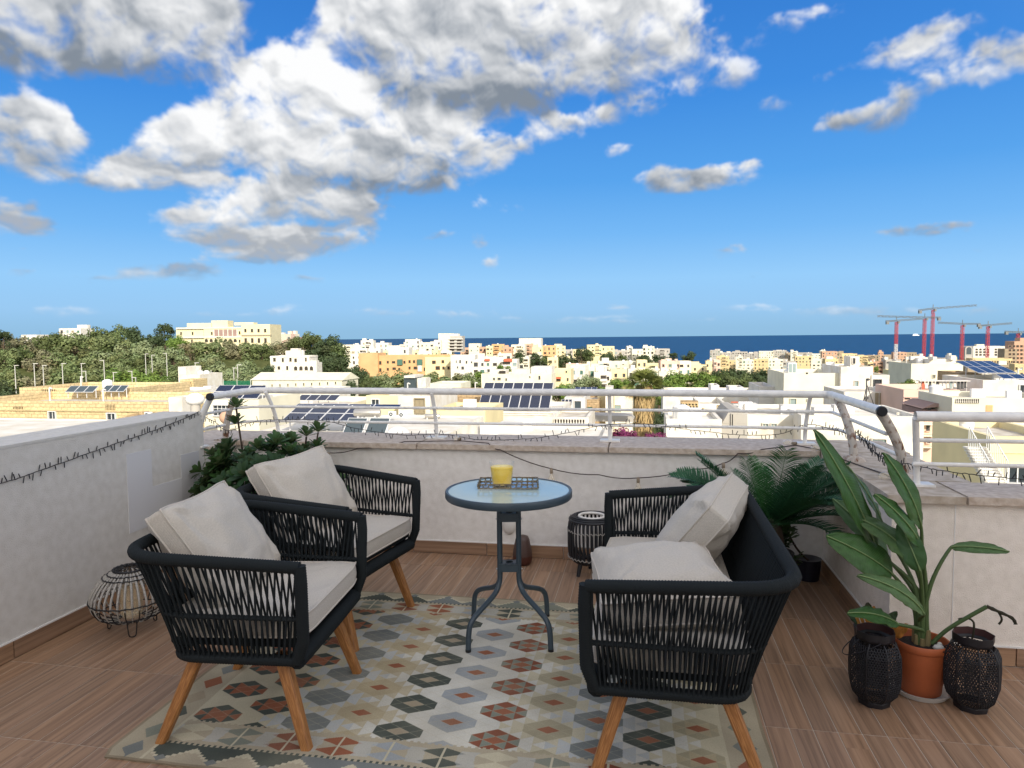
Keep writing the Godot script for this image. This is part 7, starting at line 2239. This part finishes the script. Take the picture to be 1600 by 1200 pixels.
	house_row("reddish row along the shore", 1285, 1432, 549, 556, 1000, 9, [M.terra, M.terra, M.brown, M.limestone], 9, -4)
	house_row("brown row behind tall white house", 1290, 1436, 560, 569, 620, 8, [M.terra, M.brown, M.limestone, M.concrete], 10, -4)
	house_row("stone row behind long cream house", 1425, 1525, 556, 566, 560, 6, [M.concrete, M.limestone, M.brown], 11, -4)
	house_row("outskirts behind the palace", 420, 470, 521, 527, 560, 4, [M.pink, M.cream, M.white], 12, 6)
	house_row("brown row under the arcaded hotel", 1500, 1600, 566, 572, 430, 5, [M.limestone, M.brown, M.concrete], 13, -6)
	# large buildings on the right
	o = bld("arcaded_hotel", "white hotel with rows of dark arches behind the cranes", 1521, 1574, 541, 700, 16, M.white, {"parapet": 0.8, "turn": -4, "category": "hotel"})
	for r in 3:
		for k in 8:
			if k == 4: continue
			put_window(o, local_on(o, 1526 + k * 6.0, 546 + r * 4.2), 2.2, 1.8, "arch" if r == 0 else "plain", [M.opening, M.white])
	block(o, "roof_room", 1526, 538, 1538, 541.5, -3, 6, M.cream)
	o = bld("glass_gable_block", "grey building with a glazed arched gable left of the white hotel", 1508, 1520, 545, 690, 12, M.concrete, {"parapet": 0.0, "category": "building"})
	var gp := local_on(o, 1514, 548)
	put_window(o, gp, 4.5, 7.0, "arch", [M.collector, M.concrete])
	m = MB.new(); sz = o.get_meta("size"); poly_arch(m, sz.x * 0.5, sz.y, sz.z * 0.5)
	part("arched_gable", m.mesh(), M.concrete, o)
	o = bld("stepped_flats", "tall brown stepped apartment block at the right edge", 1585, 1660, 533, 520, 18, M.terra, {"parapet": 0.8, "turn": -6, "category": "apartment block"})
	block(o, "lower_step", 1570, 545, 1588, 580, 2.0, 14, M.brown); block(o, "upper_step", 1594, 528, 1640, 534, -2, 10, M.terra)
	for r in 6:
		for k in 5: put_window(o, local_on(o, 1578 + k * 6, 541 + r * 6.2, 2.02 if k < 2 else 0.0), 1.6, 1.5, "plain", [M.opening, M.terra])
	o = bld("stone_arcade", "stone building with a long row of tall windows below the white hotel", 1520, 1582, 560, 470, 12, M.limestone, {"parapet": 0.8, "turn": -4, "category": "building"})
	for k in 9: put_window(o, local_on(o, 1551 + k * 3.7, 566), 0.8, 1.9, "plain", [M.opening, M.limestone])
	# cranes
	crane("grey-jibbed crane with a half white mast, leftmost by the sea", 1401, 501, 556, 1384, 502, 1442, 498, -1, true)
	crane("crane with a long level jib reaching left, second from the left", 1445, 496, 558, 1371, 494, 1470, 496, 1)
	crane("tallest red crane with a jib rising to the right", 1458, 482, 560, 1435, 485, 1526, 477, -1)
	crane("red crane with a grey upper mast in the middle of the right group", 1504, 506, 566, 1466, 504, 1532, 506, 1)
	crane("red crane in front of the white arcaded hotel", 1544, 508, 562, 1529, 509, 1581, 505, -1)
	crane("short red crane at the right edge beside the stepped flats", 1591, 519, 562, 1570, 518, 1640, 516, -1)
	# boats
	var sb := thing("sailboat", "tiny white sailboat on the blue sea", "boat", spot(1018.5, 534.5, 3000), 0.4)
	m = MB.new(); m.prism(PackedVector2Array([Vector2(-5, 0), Vector2(5, 0), Vector2(6, 1.8), Vector2(-5.5, 1.8)]), -1.4, 1.4)
	part("hull", m.mesh(), M.hull_white, sb)
	m = MB.new(); m.prism(PackedVector2Array([Vector2(-5, 3), Vector2(3.5, 3), Vector2(0.5, 15)]), -0.1, 0.1)
	part("sail", m.mesh(), M.hull_white, sb)
	sb.position.y = -61.2
	var sp := thing("ship", "faint white ship on the horizon between the cranes", "ship", spot(1431, 520, 20000), 0.2)
	sp.position.y = -61.5
	m = MB.new(); m.prism(PackedVector2Array([Vector2(-90, 0), Vector2(90, 0), Vector2(105, 22), Vector2(-95, 22)]), -12, 12)
	part("hull", m.mesh(), M.hull_white, sp)
	m = MB.new(); m.box(Vector3(-10, 36, 0), Vector3(120, 28, 20))
	part("superstructure", m.mesh(), M.hull_white, sp)

func poly_arch(m: MB, hw: float, y: float, hd: float) -> void:
	var p := PackedVector2Array([Vector2(-hw, y - 0.1), Vector2(hw, y - 0.1)])
	for k in range(1, 8): p.append(Vector2(cos(PI * k / 8.0) * hw, y + sin(PI * k / 8.0) * hw * 0.8))
	m.prism(p, -hd, hd)

func build_hill() -> void:
	# sports ground: courts, nets, floodlights
	var ct := thing("sports_court", "blue sports court with a pale rim among the trees at the left", "sports court", spot(205, 618, 165))
	ct.position.y = land(ct.position.x, ct.position.z) + 1.2
	var m := MB.new(); m.box(Vector3.ZERO, Vector3(12, 0.1, 22)); part("rim", m.mesh(), M.court_rim, ct)
	m = MB.new(); m.box(Vector3(0, 0.08, 0), Vector3(9, 0.1, 18)); part("surface", m.mesh(), M.court, ct)
	for q in [[180, 200, 604, 614, 175, "green netting beside the blue sports court"], [205, 243, 600, 612, 170, "tall green netting right of the blue sports court"], [288, 330, 581, 587, 118, "green netting over the white stepped house"], [328, 392, 595, 606, 125, "long green netting behind the solar panels"]]:
		var a := spot(q[0], q[3], q[4]); var b := spot(q[1], q[3], q[4])
		var n := thing("sports_netting", q[5], "netting", (a + b) * 0.5, deg_to_rad(YAW))
		var w := (b - a).length(); var h: float = (q[3] - q[2]) / FOCAL * q[4]
		m = MB.new(); m.box(Vector3(0, h * 0.5, 0), Vector3(w, h, 0.02)); part("net", m.mesh(), M.net_green, n)
		for k in 4:
			m = MB.new(); m.tube([Vector3(-w / 2 + w * k / 3.0, -3, 0), Vector3(-w / 2 + w * k / 3.0, h + 0.3, 0)], 0.06, 6)
			part("net_post", m.mesh(), M.pole, n)
	var nth := 0
	for q in [[23, 571], [53, 568], [67, 571], [97, 568], [127, 568], [134, 580], [162, 563], [177, 582], [206, 580], [212, 590], [227, 553], [237, 555], [260, 552], [305, 567], [365, 575], [371, 570]]:
		nth += 1
		lamp_pole("thin pale floodlight pole, %s counted among the left slope trees" % ordinal(nth - 1), q[0], q[1], 190.0 if q[1] > 560 else 240.0, 0.9 if int(q[0]) % 2 else -0.9, "floodlight poles on the wooded slope")
	bld("white_villa", "white villa with roof tanks showing above the trees at the far left", 33, 57, 523, 440, 10, M.white, {"auto": [2, 3, 1.0]})
	bld("white_villa", "white house on the ridge behind the tree tops left of the tall trees", 92, 126, 513, 470, 12, M.white, {"auto": [2, 4, 1.0]})
	bld("yellow_villa", "small yellow villa hidden in the trees on the ridge", 119, 131, 530, 400, 8, M.yellow, {"auto": [1, 2, 1.0], "bare": true})
	bld("white_hut", "small white hut at the foot of the hill trees", 116, 128, 614, 130, 4, M.white, {"parapet": 0.2})
	bld("white_hut", "white hut left of the blue sports court", 165, 178, 613, 130, 4, M.white, {"parapet": 0.2})
	var tops := [[4, 513, 34, 300, 4], [22, 533, 46, 400, 0], [62, 540, 56, 395, 5], [92, 536, 60, 390, 5], [112, 527, 48, 400, 4], [133, 518, 52, 415, 4], [160, 507, 58, 410, 0], [190, 502, 54, 410, 0], [217, 505, 54, 405, 4], [257, 502, 36, 440, 4], [243, 520, 34, 420, 4], [272, 521, 40, 390, 3], [284, 541, 40, 370, 3], [8, 548, 60, 330, 5], [40, 556, 60, 320, 5], [76, 553, 70, 320, 0], [115, 548, 70, 320, 1], [150, 545, 70, 320, 1], [182, 536, 66, 330, 1], [208, 533, 70, 300, 2], [240, 543, 60, 300, 2], [270, 549, 56, 300, 2], [298, 553, 50, 330, 5],
		[322, 553, 52, 330, 1], [346, 552, 50, 340, 1], [368, 552, 50, 340, 5], [392, 549, 46, 340, 1], [410, 546, 44, 340, 0], [334, 558, 60, 280, 2], [366, 560, 60, 270, 2], [398, 558, 54, 280, 1], [308, 562, 56, 270, 1], [414, 566, 40, 265, 4],
		[5, 562, 56, 280, 1], [34, 564, 54, 285, 0], [64, 562, 56, 280, 5], [94, 560, 58, 285, 1], [126, 558, 60, 280, 1], [156, 557, 58, 285, 2], [186, 556, 56, 280, 1], [216, 556, 56, 275, 0], [248, 559, 54, 275, 2], [278, 562, 50, 275, 1], [20, 572, 60, 230, 1], [60, 566, 66, 230, 5], [104, 566, 70, 230, 1], [150, 564, 70, 230, 1], [190, 562, 56, 240, 1], [180, 574, 62, 195, 3], [216, 572, 62, 195, 3], [246, 576, 54, 190, 3], [352, 574, 64, 190, 2], [384, 574, 60, 190, 2], [324, 576, 54, 190, 0],
		[10, 590, 80, 135, 4], [58, 602, 74, 120, 1], [104, 594, 76, 135, 0], [140, 598, 44, 132, 4], [82, 606, 50, 118, 1], [268, 588, 46, 120, 0], [244, 600, 40, 140, 0],
		[447, 527, 48, 380, 5], [467, 520, 46, 370, 0], [488, 515, 52, 350, 0], [510, 518, 54, 340, 4], [500, 532, 66, 320, 4], [524, 533, 48, 330, 0], [527, 552, 48, 300, 4], [505, 556, 54, 295, 4], [434, 536, 40, 350, 5], [548, 573, 46, 230, 4], [560, 568, 36, 260, 4], [578, 582, 40, 230, 0], [444, 581, 40, 175, 3], [490, 580, 60, 178, 3], [540, 590, 44, 150, 4], [416, 590, 50, 165, 0]]
	var count := {}
	for q in tops:
		var now: String = "ridge" if q[3] >= 390 else ("upper slope" if q[3] >= 330 else ("middle slope" if q[3] >= 260 else ("lower slope" if q[3] >= 150 else "foot of the slope")))
		if q[0] > 420: now = "clump beside the arcaded villa"
		var at: int = count.get(now, 0); count[now] = at + 1
	for q in tops:
		var now: String = "ridge" if q[3] >= 390 else ("upper slope" if q[3] >= 330 else ("middle slope" if q[3] >= 260 else ("lower slope" if q[3] >= 150 else "foot of the slope")))
		if q[0] > 420: now = "clump beside the arcaded villa"
		var before := 0
		for p in tops:
			var other: String = "ridge" if p[3] >= 390 else ("upper slope" if p[3] >= 330 else ("middle slope" if p[3] >= 260 else ("lower slope" if p[3] >= 150 else "foot of the slope")))
			if p[0] > 420: other = "clump beside the arcaded villa"
			if other == now and (p[0] < q[0] or (p[0] == q[0] and p[1] < q[1])): before += 1
		tree("%s tree, %s from left on the wooded %s" % [["mid green", "olive green", "silvery grey-green", "bright green", "dark green", "brownish"][q[4]], ordinal(before), now], q[0], q[1], q[2], q[3], q[4], 0.85, "trees of the left hillside wood")
	nth = 0
	for q in [[588, 592, 50, 180, 0], [600, 580, 56, 250, 2], [612, 596, 46, 170, 1], [627, 577, 56, 260, 1], [655, 580, 50, 260, 2], [682, 578, 56, 265, 1], [710, 580, 56, 260, 2], [738, 578, 48, 265, 1], [754, 577, 36, 270, 3]]:
		nth += 1
		tree("%s tree, %s in the row before the orange flats" % [["mid green", "olive green", "silvery", "bright green"][q[4]], ordinal(nth - 1)], q[0], q[1], q[2], q[3], q[4], 0.7, "trees in front of the orange flats")
	nth = 0
	for q in [[786, 567, 30, 300, 3], [814, 546, 36, 480, 4], [838, 548, 34, 480, 4], [858, 551, 40, 450, 0], [880, 552, 34, 470, 4], [893, 549, 30, 480, 4], [909, 541, 30, 470, 4], [918, 545, 26, 470, 0], [920, 583, 34, 330, 5], [948, 547, 34, 560, 4], [968, 550, 34, 560, 0], [1003, 550, 40, 560, 4], [1030, 551, 30, 600, 4], [1052, 549, 18, 640, 4], [1076, 546, 26, 600, 4]]:
		nth += 1
		tree("%s tree among the pale middle-distance houses, %s counted from the left" % [["mid green", "", "", "bright green", "dark green", "brownish"][q[4]], ordinal(nth - 1)], q[0], q[1], q[2], q[3], q[4], 0.85, "trees between the house rows")
	nth = 0
	for q in [[872, 594, 52, 175, 3], [898, 586, 54, 185, 2], [924, 583, 52, 185, 2], [950, 588, 52, 185, 3], [975, 588, 48, 180, 3], [1030, 584, 50, 185, 3], [1050, 596, 60, 160, 3], [1052, 578, 50, 190, 3], [1078, 577, 56, 190, 3], [1100, 594, 60, 160, 3], [1104, 576, 56, 190, 3], [1126, 573, 44, 260, 4], [1130, 578, 56, 190, 0], [1150, 571, 50, 260, 4], [1155, 580, 56, 190, 0], [1178, 578, 50, 200, 4], [1180, 592, 50, 160, 0], [1200, 573, 46, 230, 4], [1220, 575, 40, 220, 4]]:
		nth += 1
		tree("%s pine, %s counted in the green tree belt behind the palm" % [["mid green", "", "silvery", "bright green", "dark green"][q[4]], ordinal(nth - 1)], q[0], q[1], q[2], q[3], q[4], 0.75, "trees of the green belt behind the palm")

func _ready() -> void:
	cam_basis = Basis.from_euler(Vector3(deg_to_rad(PITCH), deg_to_rad(YAW), 0)) * Basis(Vector3(0, 0, 1), deg_to_rad(ROLL))
	var cam := Camera3D.new()
	cam.name = "camera"
	cam.fov = 2.0 * rad_to_deg(atan(600.0 / FOCAL))
	cam.near = 0.05; cam.far = 90000.0
	cam.transform = Transform3D(cam_basis, EYE)
	add_child(cam); cam.current = true
	var env := Environment.new()
	env.background_mode = Environment.BG_SKY
	env.sky = make_sky()
	env.background_energy_multiplier = 1.0
	env.tonemap_mode = Environment.TONE_MAPPER_LINEAR
	env.tonemap_exposure = 1.45
	env.sdfgi_enabled = true; env.ssao_enabled = true; env.ssil_enabled = true
	var we := WorldEnvironment.new(); we.name = "world"; we.environment = env
	add_child(we)
	var sun := DirectionalLight3D.new(); sun.name = "sun"
	sun.light_energy = 1.05
	sun.light_color = Color(1.0, 0.965, 0.90)
	sun.light_angular_distance = 0.5
	sun.shadow_enabled = true
	var to_sun := Vector3(sin(deg_to_rad(SUN_AZ)) * cos(deg_to_rad(SUN_EL)), sin(deg_to_rad(SUN_EL)), cos(deg_to_rad(SUN_AZ)) * cos(deg_to_rad(SUN_EL)))
	sun.basis = Basis.looking_at(-to_sun, Vector3.UP)
	add_child(sun)
	make_materials()
	build_land()
	build_terrace()
	build_rails()
	build_furniture()
	build_strelitzia()
	build_cycad()
	build_shrub()
	build_lanterns()
	build_strings()
	build_hill()
	build_middle()
	build_near_town()
